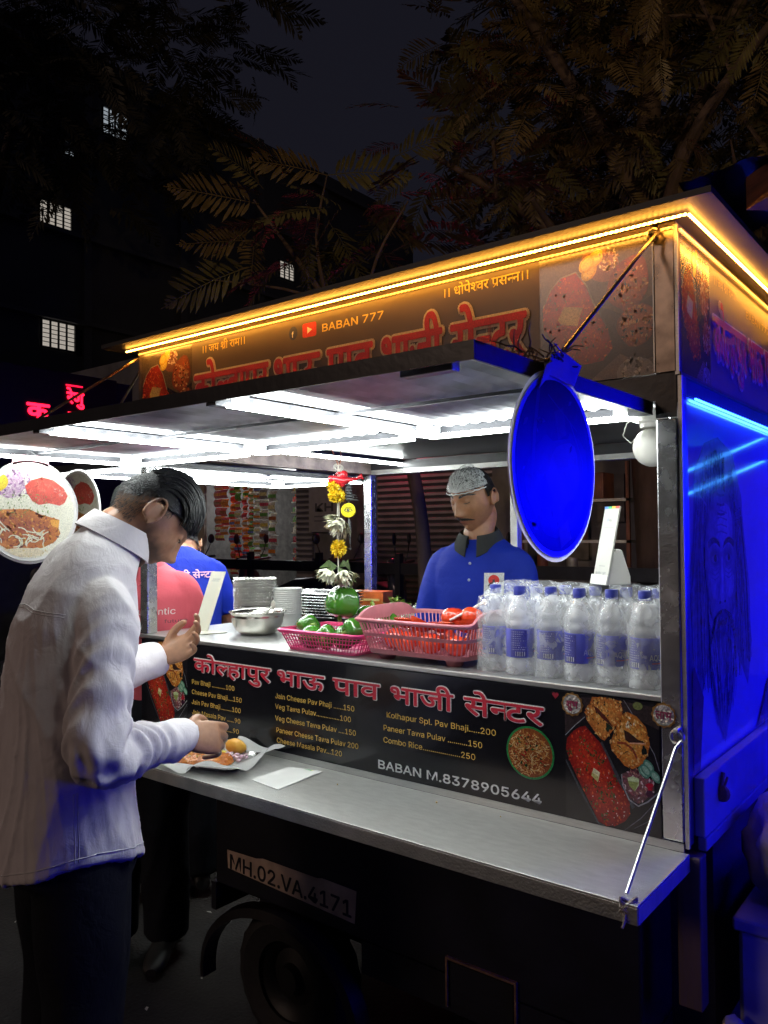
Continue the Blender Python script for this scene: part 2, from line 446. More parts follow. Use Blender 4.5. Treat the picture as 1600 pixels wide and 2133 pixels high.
def make_wheel(x, y):
    w = MB()
    prof = [(0.12, -0.06), (0.175, -0.075), (0.205, -0.06), (0.213, -0.03), (0.213, 0.03), (0.205, 0.06), (0.175, 0.075), (0.12, 0.06)]
    vs = []; fs = []; n = 40
    for r, t in prof:
        for j in range(n):
            a = 2*PI*j/n; q = r+(0.005 if (j % 2 and r > .2) else 0)
            vs.append((x+q*math.cos(a), y+t, 0.213+q*math.sin(a)))
    for i in range(len(prof)):
        for j in range(n):
            i2 = (i+1) % len(prof); fs.append((i*n+j, i*n+(j+1) % n, i2*n+(j+1) % n, i2*n+j))
    wh = w.add(vs, fs).build('wheel', rubber, cart, smooth=True)
    h = MB(); prof = [(0.12, 0.02), (0.122, -0.050), (0.10, -0.04), (0.085, -0.02), (0.045, -0.03), (0.04, -0.055), (0.0, -0.055)]
    vs = []; fs = []
    for r, t in prof:
        for j in range(24): a = 2*PI*j/24; vs.append((x+r*math.cos(a), y+t, 0.213+r*math.sin(a)))
    for i in range(len(prof)-1):
        for j in range(24): fs.append((i*24+j, i*24+(j+1) % 24, (i+1)*24+(j+1) % 24, (i+1)*24+j))
    h.add(vs, fs).build('rim', pm('dark_rim', (0.018, 0.018, 0.018), rough=0.5, metal=0.6), wh, smooth=True)
make_wheel(-1.235, 0.090); make_wheel(-1.22, 1.24)
# number sheet
pl = MB().add([(-1.468, -0.001, 0.574), (-1.464, -0.001, 0.516), (-0.925, -0.001, 0.492), (-0.918, -0.001, 0.586), (-1.05, -0.001, 0.589), (-1.07, -0.001, 0.584), (-1.30, -0.001, 0.585), (-1.33, -0.001, 0.578)],
              [tuple(range(8))]).build('number_sheet', pm('number_sheet', (0.52, 0.38, 0.27), rough=0.6, var=0.25, scale=14), cart)
P = Print(); P.text('MH.02.VA.4171', 0.0, 0.0, 0.064, (0.010, 0.010, 0.014), w=0.52, off=0.018)
P.build('number_lettering', pl, plane((-1.458, -0.0015, 0.518), (1, 0, -0.022), (0, 0, 1), (0, -1, 0)), PRINTM)
# hatch with rusty edge
hx0, hx1, hz0, hz1 = -0.615, -0.408, 0.375, 0.502
ht = MB().box(hx0+.012, hx1-.012, -0.001, 0.003, hz0+.012, hz1-.012).build('hatch', pm('hatch_black', (0.006, 0.006, 0.010), rough=0.5), cart)
hf = MB()
hf.box(hx0, hx1, -0.006, 0.003, hz1-.006, hz1); hf.box(hx0, hx0+.006, -0.006, 0.003, hz0, hz1-.006); hf.box(hx1-.006, hx1, -0.006, 0.003, hz0, hz1-.006)
hf.build('hatch_frame', rust_edge, ht)
er = MB()
pts = [(-1.51+0.045*i, 0.862-0.004*abs(noise.noise(Vector((i*.7, 0, 0))))) for i in range(17)]
for (a, za), (b_, zb_) in zip(pts[:-1], pts[1:]): er.add([(a, 0.001, za), (b_, 0.001, zb_), (b_, 0.001, .886), (a, 0.001, .886)], [(0, 1, 2, 3)])
er.build('rust_band', rust_edge, cart)
# counter
ct = MB().box(-L, -0.002, 0.0, 0.43, 1.226, ZC, b=0.003)
ct.box(-L, -1.30, 0.432, 1.20, 1.226, ZC-0.001, b=0.003)
ct.build('counter_top', steel, cart)
MB().box(-1.29, -0.05, 0.46, 1.28, 1.02, 1.035).build('cooking_top', black_metal, cart)
MB().box(-L+.01, -0.05, 0.40, 0.43, 0.93, 1.224).build('counter_back', black_metal, cart)
MB().box(-L, -L+.02, 0.03, 1.20, 0.93, 1.224).build('counter_end', black_gloss, cart)
# menu board
board = MB().box(-1.93, -0.047, -0.003, 0.02, 0.931, 1.2245).build('menu_board', black_gloss, cart)
BW = plane((0, -0.0032, 0), (1, 0, 0), (0, 0, 1), (0, -1, 0))
YEL = (0.74, 0.47, 0.09); WHT = (0.74, 0.74, 0.72); RED = (0.50, 0.012, 0.035)
P = Print()
HW = dict(u=-1.627, v=1.139, h=0.039)
words = [('कोल~हापुर', -1.630, -1.243), ('भाऊ', -1.218, -1.003), ('पाव', -0.968, -0.808), ('भाजी', -0.800, -0.560), ('सेन~टर', -0.538, -0.328)]
h0 = 0.047
HEAD = [('कोल~हापुर', 0.0, 0.370), ('भाऊ', 0.398, 0.198), ('पाव', 0.632, 0.172), ('भाजी', 0.840, 0.208), ('सेन~टर', 1.082, 0.222)]
def heading(P, u0, v0, h, width, red, white):
    k = width/1.304
    for wtxt, a, w in HEAD: P.deva(wtxt, u0+a*k, v0, h, white, w=w*k, off=0.055)
    for wtxt, a, w in HEAD: P.deva(wtxt, u0+a*k, v0, h, red, w=w*k, off=0.020)
P2 = Print(); heading(P2, -1.630, 1.137, 0.0415, 1.304, RED, (0.80, 0.80, 0.78))
P2.build('heading_lettering', board, BW, PRINTM, lift=0.0006, step=0.000012)
def menu_lines(rows):
    for txt, u0, u1, v in rows:
        q = Print(); q.text(txt, u0, v, 0.0215, YEL, w=u1-u0, off=0.004); q.build('price_lettering', board, BW, PRINTM)
menu_lines([('Pav Bhaji ...........100', -1.645, -1.429, 1.092), ('Cheese Pav Bhaji....150', -1.645, -1.394, 1.058), ('Jain Pav Bhaji.........100', -1.645, -1.399, 1.024),
            ('Jain Masala Pav ......90', -1.643, -1.401, 0.990), ('Masala Pav............90', -1.643, -1.408, 0.956),
            ('Jain Cheese Pav Phaji ......150', -1.241, -0.920, 1.092), ('Veg Tawa Pulav...............100', -1.241, -0.933, 1.060), ('Veg Cheese Tawa Pulav ....150', -1.241, -0.915, 1.024),
            ('Paneer Cheese Tawa Pulav 200', -1.237, -0.906, 0.988), ('Cheese Masala Pav...120', -1.235, -0.968, 0.957),
            ('Kolhapur Spl. Pav Bhaji.....200', -0.805, -0.458, 1.092), ('Paneer Tawa Pulav ..........150', -0.816, -0.498, 1.055), ('Combo Rice...................250', -0.816, -0.519, 1.022)])
q = Print(); q.text('BABAN M.8378905644', -0.837, 0.948, 0.032, WHT, w=0.502, off=0.018); q.build('phone_lettering', board, BW, PRINTM)
# --- printed food
GRN = [(0.02, 0.07, 0.02), (0.03, 0.11, 0.03), (0.015, 0.04, 0.015), (0.06, 0.15, 0.04)]
def inpoly(pts):
    def t(x, y):
        c = False; j = len(pts)-1
        for i in range(len(pts)):
            if (pts[i][1] > y) != (pts[j][1] > y) and x < (pts[j][0]-pts[i][0])*(y-pts[i][1])/(pts[j][1]-pts[i][1])+pts[i][0]: c = not c
            j = i
        return c
    return t
def food_photo(P, fr=None):
    def q(*a): return [(x/1370.0, (1760+.222*x-y)/(1710+.119*x)) for x, y in a]
    P.poly([(0, 0), (1, 0), (1, 1), (0, 1)], (0.011, 0.010, 0.013))
    P.poly(q((-10, 120), (600, 120), (1370, 250), (1370, 560), (1000, 380), (310, 380), (0, 620)), (0.035, 0.024, 0.026))
    P.line(q((0, 640), (160, 500), (310, 385)), .006, (.30, .30, .32))
    P.line(q((880, 140), (980, 300), (1300, 900), (1365, 1130)), .006, (.22, .22, .24))
    P.line(q((0, 980), (210, 1370), (500, 1880)), .02, (.045, .05, .06))
    P.line(q((540, 740), (700, 1060), (800, 1260), (960, 1560), (1000, 1650)), .035, (.05, .055, .065))
    b = q((310, 510), (430, 640), (530, 740), (640, 950), (760, 1230), (880, 1440), (945, 1570), (950, 1740), (880, 1830), (760, 1890), (600, 1890), (490, 1830), (380, 1600), (200, 1270), (70, 1000), (10, 830), (30, 680), (130, 580), (220, 530))
    P.poly(b, (0.50, 0.035, 0.016), edge=(0.20, 0.010, 0.010), center=q((400, 1000))[0])
    t = inpoly(b)
    P.flecks(240, t, .012, [(0.60, 0.06, 0.02), (0.36, 0.015, 0.012), (0.62, 0.10, 0.03), (0.28, 0.012, 0.012)], .8)
    cl = q((250, 720), (250, 900), (430, 900), (350, 1080), (200, 1160), (460, 1300), (660, 1340), (640, 1420), (720, 1500), (560, 1520), (430, 1590), (720, 1640), (310, 1390), (520, 1400), (70, 890), (540, 1000), (350, 800), (730, 1250), (590, 1780))
    P.flecks(230, lambda u, v: t(u, v) and any((u-a)**2+(v-c)**2 < .0016 for a, c in cl), .013, GRN, .4)
    P.flecks(40, t, .006, [(.75, .5, .42)], .8)
    P.poly(q((430, 1090), (525, 1160), (490, 1290), (395, 1200)), (0.72, 0.66, 0.36)); P.poly(q((405, 1150), (500, 1215), (490, 1290), (395, 1200)), (0.52, 0.47, 0.16))
    b1 = q((420, 110), (640, 110), (830, 160), (870, 290), (850, 380), (760, 510), (730, 560), (600, 715), (540, 690), (430, 560), (330, 420), (315, 280), (390, 190))
    P.poly(b1, (0.66, 0.27, 0.06), edge=(0.40, 0.11, 0.025)); t1 = inpoly(b1)
    P.flecks(110, t1, .014, [(.72, .38, .10), (.55, .16, .03), (.75, .45, .16)], .7)
    P.poly(q((440, 230), (500, 260), (640, 400), (740, 540), (690, 500), (560, 400), (470, 300)), (0.10, 0.02, 0.015))
    P.flecks(45, inpoly(q((315, 300), (400, 180), (430, 280), (360, 420))), .012, [(.80, .70, .45)], .7)
    P.flecks(55, t1, .011, [(.03, .035, .02), (.05, .03, .015)], .45); P.ell(*q((660, 530))[0], .035, .03, (.02, .035, .02), wob=.3, n=12)
    b2 = q((930, 310), (1060, 370), (1190, 520), (1240, 760), (1210, 900), (1130, 1040), (1000, 1110), (880, 1060), (800, 960), (700, 850), (680, 740), (740, 600), (800, 440), (860, 350))
    P.poly(b2, (0.70, 0.30, 0.055), edge=(0.42, 0.12, 0.02)); t2 = inpoly(b2)
    P.flecks(150, t2, .014, [(.76, .42, .10), (.58, .17, .03), (.78, .48, .18)], .7)
    P.flecks(60, inpoly(q((880, 430), (980, 380), (1050, 440), (1000, 530), (900, 520))), .013, [(.85, .78, .6)], .7)
    P.poly(q((880, 560), (960, 600), (1070, 690), (1180, 735), (960, 745), (900, 700)), (0.045, 0.02, 0.015))
    P.line(q((780, 740), (900, 750), (1000, 830), (1060, 960)), .02, (.28, .05, .02)); P.line(q((960, 745), (1180, 750)), .01, (.75, .40, .25))
    P.flecks(60, t2, .011, [(.03, .035, .02), (.06, .035, .015)], .45); P.ell(*q((1160, 850))[0], .028, .035, (.012, .016, .012), n=12, wob=.2)
    o = q((850, 1170), (1040, 1100), (1160, 1160), (1290, 1290), (1290, 1420), (1160, 1540), (1060, 1590), (960, 1520), (880, 1380), (835, 1260))
    P.poly(o, (0.24, 0.10, 0.09), edge=(0.09, 0.04, 0.045)); to = inpoly(o)
    P.flecks(170, to, .015, [(.50, .24, .18), (.30, .08, .10), (.62, .46, .46), (.22, .06, .09)], .5)
    P.ell(*q((1230, 1350))[0], .035, .03, (.42, .01, .03), wob=.2); P.ell(*q((1230, 1450))[0], .04, .028, (.05, .008, .03))
    P.poly(q((920, 1225), (1000, 1205), (1085, 1240), (1080, 1330), (1020, 1415), (950, 1340)), (0.55, 0.66, 0.34)); P.poly(q((930, 1270), (1080, 1290), (1020, 1415), (950, 1340)), (0.30, 0.36, 0.10))
    for cx, cy in ((1150, 1150), (1220, 1060), (1310, 1210), (1180, 1120)):
        P.ell(*q((cx, cy))[0], .06, .035, (.08, .22, .15), rot=-.6); P.ell(*q((cx, cy))[0], .042, .022, (.25, .42, .30), rot=-.6)
    P.line(q((840, 1180), (850, 1320), (940, 1530), (1070, 1620), (1200, 1560), (1365, 1420)), .011, (.30, .30, .31))
    P.line(q((870, 1960), (1100, 1790), (1370, 1500)), .007, (.16, .16, .18)); P.line(q((1010, 1930), (1250, 1810), (1320, 1740)), .005, (.10, .10, .12))
    P.ell(*q((1080, 225))[0], .05, .03, (.16, .18, .06))
    return P.clamp(0, 1, 0, 1)
food_photo(Print()).build('food_picture', board, plane((-0.271, -0.0032, 0.9325), (0.222, 0, 0), (0, 0, 0.2900), (0, -1, 0)), PRINT)
food_photo(Print()).build('food_picture', board, plane((-1.90, -0.0032, 0.9325), (0.232, 0, 0), (0, 0, 0.2900), (0, -1, 0)), PRINT)
# rice picture in green ring
P = Print(); P.rng = (-1, 1); P.ell(0, 0, 1, 1, (0.02, 0.22, 0.06), n=36); P.ell(0, 0, .92, .92, (0.26, 0.07, 0.02), n=36)
ring = lambda u, v: u*u+v*v < .74
for k in range(420):
    a = rnd.random()*2*PI; r_ = .84*math.sqrt(rnd.random()); x = r_*math.cos(a); y = r_*math.sin(a); an = rnd.random()*PI; l = .05+.09*rnd.random(); bnd = rnd.uniform(-.4, .4)
    pts = [(x+l*t*math.cos(an+bnd*t), y+l*t*math.sin(an+bnd*t)) for t in (-1, 0, 1)]
    if all(px*px+py*py < .80 for px, py in pts): P.line(pts, .028, rnd.choice([(.70, .42, .16), (.60, .27, .07), (.75, .55, .27), (.42, .14, .04), (.30, .06, .02)]))
P.flecks(46, lambda u, v: ring(u, v) and u*u+v*v < .6, .06, [(.02, .05, .02), (.40, .02, .02), (.05, .12, .03)], .6)
P.build('rice_picture', board, plane((-0.364, -0.0032, 1.066), (0.0645, 0, 0), (0, 0, 0.0635), (0, -1, 0)), PRINT)
# foil stickers
foil_s = pm('silver_foil_sticker', (0.62, 0.62, 0.58), rough=0.25, metal=0.7, var=0.2, scale=60, bump=0.4, bscale=140)
gold_s = pm('gold_foil_edge', (0.42, 0.22, 0.06), rough=0.35, metal=0.7, var=0.3, scale=80)
def sticker(cx, cz, txt, ypos):
    m = MB(); n = 48
    m.prism([(cx+(0.0265+0.0014*math.cos(12*2*PI*k/n))*math.cos(2*PI*k/n), cz+(0.0265+0.0014*math.cos(12*2*PI*k/n))*math.sin(2*PI*k/n)) for k in range(n)], lambda u, v, w: (u, ypos-w, v), 0.0012)
    st = m.build('foil_sticker', gold_s, cart)
    MB().prism([(cx+0.0225*math.cos(2*PI*k/32), cz+0.0225*math.sin(2*PI*k/32)) for k in range(32)], lambda u, v, w: (u, ypos-0.0014-w, v), 0.0005).build('sticker_face', foil_s, st)
    p = Print(); pcs, wd = deva(txt); p.deva(txt, -wd*.0105, -0.008, 0.0155, (0.20, 0.008, 0.05), w=wd*.021, off=0.03)
    p.build('sticker_lettering', st, plane((cx, ypos-0.0022, cz), (1, 0, 0), (0, 0, 1), (0, -1, 0)), PRINTM)
sticker(-0.2515, 1.197, 'शुभ', -0.0048); sticker(-0.0380, 1.200, 'लाभ', -0.0048)
P = Print(); P.poly([(math.sin(t)**3*1.0, (13*math.cos(t)-5*math.cos(2*t)-2*math.cos(3*t)-math.cos(4*t))/16) for t in [2*PI*k/24 for k in range(24)]], (0.30, 0.01, 0.03))
P.build('heart_sticker', board, plane((-0.295, -0.0032, 1.213), (0.0085, 0, 0), (0, 0, 0.0085), (0, -1, 0)), PRINTM)
# fold-down shelf
sh = MB()
sh.box(-1.93, 0.012, -0.3045, -0.004, ZS-0.004, ZS, b=0.0015); sh.box(-1.93, 0.012, -0.3050, -0.3010, ZS-0.036, ZS-0.0045, b=0.001)
sh.box(0.0085, 0.0125, -0.3005, -0.006, ZS-0.036, ZS-0.0045)
shelf = sh.build('fold_down_shelf', steel_worn, cart)
MB().box(-1.93, 0.0, -0.0036, -0.0004, ZS+0.0005, 0.9305).build('shelf_upstand', steel, cart)
MB().box(-1.91, -0.01, -0.285, -0.02, ZS-0.03, ZS-0.010).build('shelf_underframe', black_metal, shelf)
# shelf stay with eye and knotted rope
st = MB(); eye = Vector((-0.004, -0.022, 1.150)); low = Vector((-0.014, -0.292, ZS+0.012))
pts = []
for k in range(15):
    a = R(-60+330*k/14); pts.append(eye+Vector((0.013*math.cos(a), -0.004*k/14, 0.013+0.013*math.sin(a))))
st.tube(list(reversed(pts))+[eye+(low-eye)*0.04, low], 0.0035, n=8)
stay = st.build('shelf_stay', pm('zinc_rod', (0.62, 0.60, 0.56), rough=0.3, metal=1.0, var=0.15, scale=30), cart, smooth=True)
MB().box(-0.0095, 0.0015, -0.034, -0.004, 1.172, 1.181, b=0.002).build('stay_hook', steel, stay)
rp = MB()
for k in range(5):
    pts = [(-0.012+0.012*math.cos(t+k)+.003*k*.3, -0.296+0.010*math.sin(t+k*1.3), ZS-0.024+0.013*k*.5+0.006*math.sin(2*t+k)) for t in [2*PI*j/12 for j in range(13)]]
    rp.tube(pts, 0.0032, n=6)
rp.tube([(-0.012, -0.302, ZS-.015), (-0.010, -0.312, ZS-.03), (-0.014, -0.313, ZS-.042)], 0.003, n=6)
rp.build('rope_knot', pm('grey_rope', (0.34, 0.29, 0.25), rough=0.9, var=0.3, scale=200, bump=0.4, bscale=300), stay, smooth=True)
# posts
def post(x0, x1, y0, y1, z0, z1, m=None, name='post'): return MB().box(x0, x1, y0, y1, z0, z1, b=0.003).build(name, m or steel_post, cart)
post(-0.046, 0.0, -0.002, 0.045, 0.9325, 1.846)
post(-L, -L+0.045, 0.002, 0.045, ZC+.001, 1.885); post(-L, -L+0.045, WD-0.045, WD, 0.3, 1.885); post(-0.045, -0.002, WD-0.045, WD, 0.3, 1.885)
post(-1.135, -1.10, WD-0.04, WD, 0.3, 1.885, steel_worn)
MB().box(-1.10, -0.045, WD-.03, WD-.005, 1.15, 1.17).build('rear_rail', black_metal, cart)
# header beams
MB().box(-L-.004, 0.0, 0.0, 0.05, 1.887, 1.945).build('header_beam', black_metal, cart)
MB().box(-0.046, -0.0005, -0.0015, -0.0002, 1.848, 1.943).build('corner_plate', black_metal, cart)
grime = pm('grimy_beam', (0.17, 0.13, 0.115), rough=0.5, metal=0.3, var=0.4, scale=14, bump=0.2)
MB().box(-L, -L+0.05, 0.052, WD-.05, 1.887, 1.945).build('header_beam', grime, cart)
MB().box(-L, 0.0, WD-0.05, WD, 1.906, 1.945).build('header_beam', black_metal, cart); MB().box(-L+.05, -.05, WD-0.048, WD-.002, 1.884, 1.9055).build('header_edge', steel_worn, cart)
MB().box(-0.05, -0.003, 0.052, WD-.052, 1.90, 1.945).build('header_beam', black_metal, cart)
MB().box(-L+.05, -0.05, 0.05, WD-.05, 1.948, 1.956).build('ceiling', pm('dark_ceiling', (0.035, 0.036, 0.042), rough=0.35, var=0.3, scale=6), cart)
# interior led strips under the ceiling
MB().box(-1.712, -1.702, 0.10, 1.318, 1.918, 1.930).build('led_strip', LEDD, cart)
MB().box(-1.698, -0.30, 1.306, 1.316, 1.918, 1.930).build('led_strip', LEDD, cart)
MB().box(-0.295, -0.285, 0.10, 1.30, 1.918, 1.930).build('led_strip', LEDD, cart)
for a in ((-1.717, -1.697, 0.09, 1.32), (-1.697, -0.28, 1.30, 1.322), (-0.30, -0.28, 0.09, 1.298)):
    MB().box(a[0], a[1], a[2], a[3], 1.931, 1.947).build('strip_channel', black_metal, cart)
# white lamp under the header near the right post
lp = MB().lathe([(0.034, 0.0), (0.036, -0.008), (0.036, -0.030), (0.030, -0.036), (0.030, -0.046)], c=(-0.125, 0.20, 1.90), n=24).build('lamp_holder', pm('white_plastic', (0.74, 0.72, 0.66), rough=0.35, var=0.06), cart, smooth=True)
MB().ball((-0.125, 0.20, 1.806), 0.048, 24, 16).build('lamp_globe', MATS['white_plastic'], lp, smooth=True)
MB().tube([(-0.16, .20, 1.89), (-.19, .2, 1.87), (-.20, .2, 1.84), (-.18, .2, 1.82), (-.17, .2, 1.83)], .0015, 6).build('lamp_wire', MATS['white_plastic'], lp)
# ---- raised flaps
sheet_m = pm('corrugated_flap_sheet', (0.45, 0.46, 0.49), rough=0.36, metal=0.35, var=0.38, scale=9, bump=0.0, bscale=40)
frame_m = pm('flap_angle_frame', (0.10, 0.10, 0.11), rough=0.42, metal=0.5, var=0.4, scale=25, bump=0.15)
alu = pm('led_tube_channel', (0.74, 0.76, 0.76), rough=0.4, metal=0.2, var=0.05)
def corr_sheet(x0, x1, y0, y1, z, along_x=True, n=60, amp=0.0035):
    m = MB(); vs = []; fs = []
    for i in range(n+1):
        t = i/n; dz = amp*math.sin(t*n*PI/2*1.0)
        if along_x: vs += [(x0+(x1-x0)*t, y0, z+dz), (x0+(x1-x0)*t, y1, z+dz)]
        else: vs += [(x0, y0+(y1-y0)*t, z+dz), (x1, y0+(y1-y0)*t, z+dz)]
    for i in range(n): fs.append((2*i, 2*i+1, 2*i+3, 2*i+2))
    return m.add(vs, fs)
# front flap: three bays
ff = MB()
X0, X1, Y0, Y1, ZA, ZB = -L, -0.05, -0.752, -0.006, 1.855, 1.884
ff.box(X0, X1, Y0, Y0+0.004, ZA, ZB); ff.box(X0, X1, Y0+.004, Y0+0.03, ZB-.004, ZB-.0005)
ff.box(X0, X0+.004, Y0+.0045, Y1, ZA, ZB); ff.box(X1-.004, X1, Y0+.0045, Y1, ZA, ZB); ff.box(X0+.0045, X1-.0045, Y1-.004, Y1, ZA, ZB-.006)
flap = ff.build('front_flap', black_metal, cart)
bays = [(-L+.006, -1.30), (-1.296, -0.650), (-0.646, -0.056)]
for k, (a, b_) in enumerate(bays):
    corr_sheet(a, b_, Y0+.006, Y1-.006, 1.8785).build('sheet', sheet_m, flap, fix=False)
    if k < 2: MB().box(b_-.012, b_+.016, Y0+.005, Y1-.005, 1.849, 1.8735).build('cross_bar', frame_m, flap)
    MB().box(a+.004, b_-.016, -0.400, -0.392, 1.866, 1.873).build('centre_rib', frame_m, flap)
    for nm, bx in (('left', (a+.012, a+.056, Y0+.03, Y1-.062)), ('back', (a+.014, b_-.036, Y1-.056, Y1-.012))):
        tb = MB().box(bx[0], bx[1], bx[2], bx[3], 1.846, 1.853, b=.002).build('led_tube', LEDW, flap)
        for cx_, cy_ in ((bx[0]+.02, bx[2]+.02), (bx[1]-.02, bx[3]-.02)): MB().box(cx_-.012, cx_+.012, cy_-.012, cy_+.012, 1.8535, 1.874).build('tube_clip', alu, tb)
MB().box(-0.20, -0.10, -0.735, -0.712, 1.848, 1.864, b=.002).build('latch', pm('zinc_latch', (0.35, 0.35, 0.38), rough=.35, metal=.9), flap)
# left end flap
lf = MB(); a0, a1, b0, b1 = -2.56, -L-.008, 0.0, WD
lf.box(a0, a0+.004, b0, b1, ZA, ZB); lf.box(a1-.004, a1, b0, b1, ZA, ZB); lf.box(a0+.0045, a1-.0045, b0, b0+.004, ZA, ZB); lf.box(a0+.0045, a1-.0045, b1-.004, b1, ZA, ZB)
lflap = lf.build('end_flap', black_metal, cart)
for k, (c, d) in enumerate(((b0+.006, 0.660), (0.664, b1-.006))):
    corr_sheet(a0+.006, a1-.006, c, d, 1.8785, along_x=False).build('sheet', sheet_m, lflap, fix=False)
    if k == 0: MB().box(a0+.005, a1-.005, d-.012, d+.016, 1.849, 1.8735).build('cross_bar', frame_m, lflap)
    for bx in ((a0+.014, a0+.058, c+.066, d-.066), (a0+.020, a1-.020, d-.060, d-.016), (a1-.058, a1-.014, c+.066, d-.066), (a0+.020, a1-.020, c+.016, c+.060)):
        tb = MB().box(bx[0], bx[1], bx[2], bx[3], 1.846, 1.853, b=.002).build('led_tube', LEDW, lflap)
        for cx_, cy_ in ((bx[0]+.02, bx[2]+.02), (bx[1]-.02, bx[3]-.02)): MB().box(cx_-.012, cx_+.012, cy_-.012, cy_+.012, 1.8535, 1.874).build('tube_clip', alu, tb)
# ---- fascia and roof
fas = MB().box(-L, -0.0465, -0.004, 0.035, 1.947, 2.2765).build('front_fascia', fascia_m, cart)
FW = plane((0, -0.0042, 0), (1, 0, 0), (0, 0, 1), (0, -1, 0))
def fascia_photo(P):
    P.poly([(0, 0), (1, 0), (1, 1), (0, 1)], (0.10, 0.075, 0.06)); P.poly([(0, .30), (.35, .62), (.75, .45), (1, .55), (1, .12), (.5, 0), (0, 0)], (0.035, 0.025, 0.03))
    b = [(.03, .60), (.10, .72), (.20, .80), (.34, .82), (.44, .70), (.52, .52), (.62, .36), (.66, .22), (.58, .14), (.40, .13), (.24, .22), (.12, .34), (.03, .44)]
    P.poly(b, (0.46, 0.055, 0.025), edge=(0.26, 0.02, 0.015)); t = inpoly(b)
    P.flecks(160, t, .014, [(.56, .09, .03), (.34, .02, .015), (.62, .13, .04)], .8); P.flecks(70, t, .013, GRN, .4)
    P.line(b[:6], .012, (.28, .24, .22))
    P.poly([(.17, .49), (.23, .58), (.40, .55), (.35, .42), (.20, .45)], (0.60, 0.46, 0.20), edge=(.50, .36, .13))
    P.ell(.56, .84, .20, .14, (0.10, 0.075, 0.06), rot=-.5); P.ell(.56, .84, .18, .12, (.22, .09, .06), rot=-.5)
    for x, y in ((.46, .80), (.52, .89), (.44, .86)):
        P.ell(x, y, .075, .055, (.62, .42, .04), rot=.6); P.ell(x, y, .055, .038, (.72, .58, .12), rot=.6)
    P.flecks(120, lambda u, v: (u-.63)**2/.010+(v-.86)**2/.006 < 1, .016, [(.70, .55, .50), (.60, .40, .42), (.8, .72, .66)], .6)
    for (cx, cy, rx, ry, ro) in ((.80, .66, .17, .20, -.5), (.86, .36, .16, .15, .3)):
        P.ell(cx, cy, rx, ry, (.40, .12, .05), rot=ro, edge=(.20, .05, .03), wob=.05)
        tt = lambda u, v, cx=cx, cy=cy, rx=rx: (u-cx)**2+(v-cy)**2 < rx*rx*.8
        P.flecks(90, tt, .018, [(.55, .24, .12), (.46, .10, .04), (.66, .40, .22)], .7); P.flecks(26, tt, .016, [(.02, .02, .015)], .5)
    P.poly([(.45, 0), (.72, .17), (1, .05), (1, 0)], (.15, .11, .11)); P.ell(.85, .03, .16, .10, (.24, .22, .22)); P.flecks(60, lambda u, v: (u-.85)**2+(v-.05)**2 < .012, .018, [(.5, .48, .48), (.06, .06, .06)], .6)
    return P.clamp(0, 1, 0, 1)
fascia_photo(Print()).build('food_picture', fas, plane((-0.322, -0.0042, 1.947), (0.2745, 0, 0), (0, 0, 0.32), (0, -1, 0)), PRINT)
fascia_photo(Print()).build('food_picture', fas, plane((-1.930, -0.0042, 1.947), (0.290, 0, 0), (0, 0, 0.32), (0, -1, 0)), PRINT)
P = Print(); CR = (0.66, 0.54, 0.40); FRED = (0.52, 0.016, 0.040)
# same heading, larger
k = 1.262/1.304
for off, col in ((0.060, CR), (0.022, FRED)):
    for wtxt, a, w in HEAD: P.deva(wtxt, -1.622+a*k, 2.030, 0.1085, col, w=w*k, off=off)
P.build('heading_lettering', fas, FW, PRINTM, lift=0.0006, step=0.000012)
q = Print(); q.text('BABAN 777', -1.038, 2.199, 0.032, (0.78, 0.55, 0.10), w=0.234, off=0.012); q.build('name_lettering', fas, FW, PRINTM)
q = Print(); q.deva('।। जय श^ी राम।।', -1.590, 2.214, 0.0235, (0.70, 0.48, 0.10), w=0.222, off=0.006); q.build('blessing_lettering', fas, FW, PRINTM)
q = Print(); q.deva('।। धोपेश~वर प^सन~न।।', -0.606, 2.2185, 0.0225, (0.78, 0.58, 0.12), w=0.258, off=0.006); q.build('blessing_lettering', fas, FW, PRINTM)
q = Print(); q.rrect(-1.087, 2.2135, 0.0285, 0.0215, 0.007, (0.55, 0.02, 0.02)); q.poly([(-1.096, 2.224), (-1.096, 2.203), (-1.076, 2.2135)], (.8, .75, .7)); q.build('video_emblem', fas, FW, PRINTM)
q = Print(); q.ell(-1.155, 2.2135, 0.018, 0.021, (0.03, 0.035, 0.10)); q.text('f', -1.161, 2.201, 0.024, (.8, .8, .8), off=.02); q.build('social_emblem', fas, FW, PRINTM)
MB().box(-0.046, -0.0005, -0.005, 0.0, 1.947, 2.266, b=.001).build('corner_trim', pm('amber_lit_steel', (0.20, 0.16, 0.13), rough=0.30, metal=0.9, var=0.4, scale=25, rvar=.1), cart)  # steel tinted brown, the amber light put into its colour
MB().box(-0.0465, -0.0440, -0.0085, -0.0052, 1.95, 2.262).build('trim_edge', steel, cart)
sfas = MB().box(-0.036, 0.002, 0.002, WD+.02, 1.940, 2.2765).build('side_fascia', fascia_m, cart)
MB().box(-0.002, 0.007, -0.003, 0.0015, 1.94, 2.268).build('corner_edge', steel, cart)
SW = plane((0.0022, 0, 0), (0, 1, 0), (0, 0, 1), (1, 0, 0))
fascia_photo(Print()).build('food_picture', sfas, plane((0.0022, 0.03, 1.947), (0, 0.215, 0), (0, 0, 0.32), (1, 0, 0)), PRINT)
P = Print()
for off, col in ((0.060, CR), (0.022, FRED)):
    for wtxt, a, w in HEAD: P.deva(wtxt, 0.27+a*0.80, 2.022, 0.100, col, w=w*0.80, off=off)
P.build('heading_lettering', sfas, SW, PRINTM, lift=0.0006, step=0.000012)
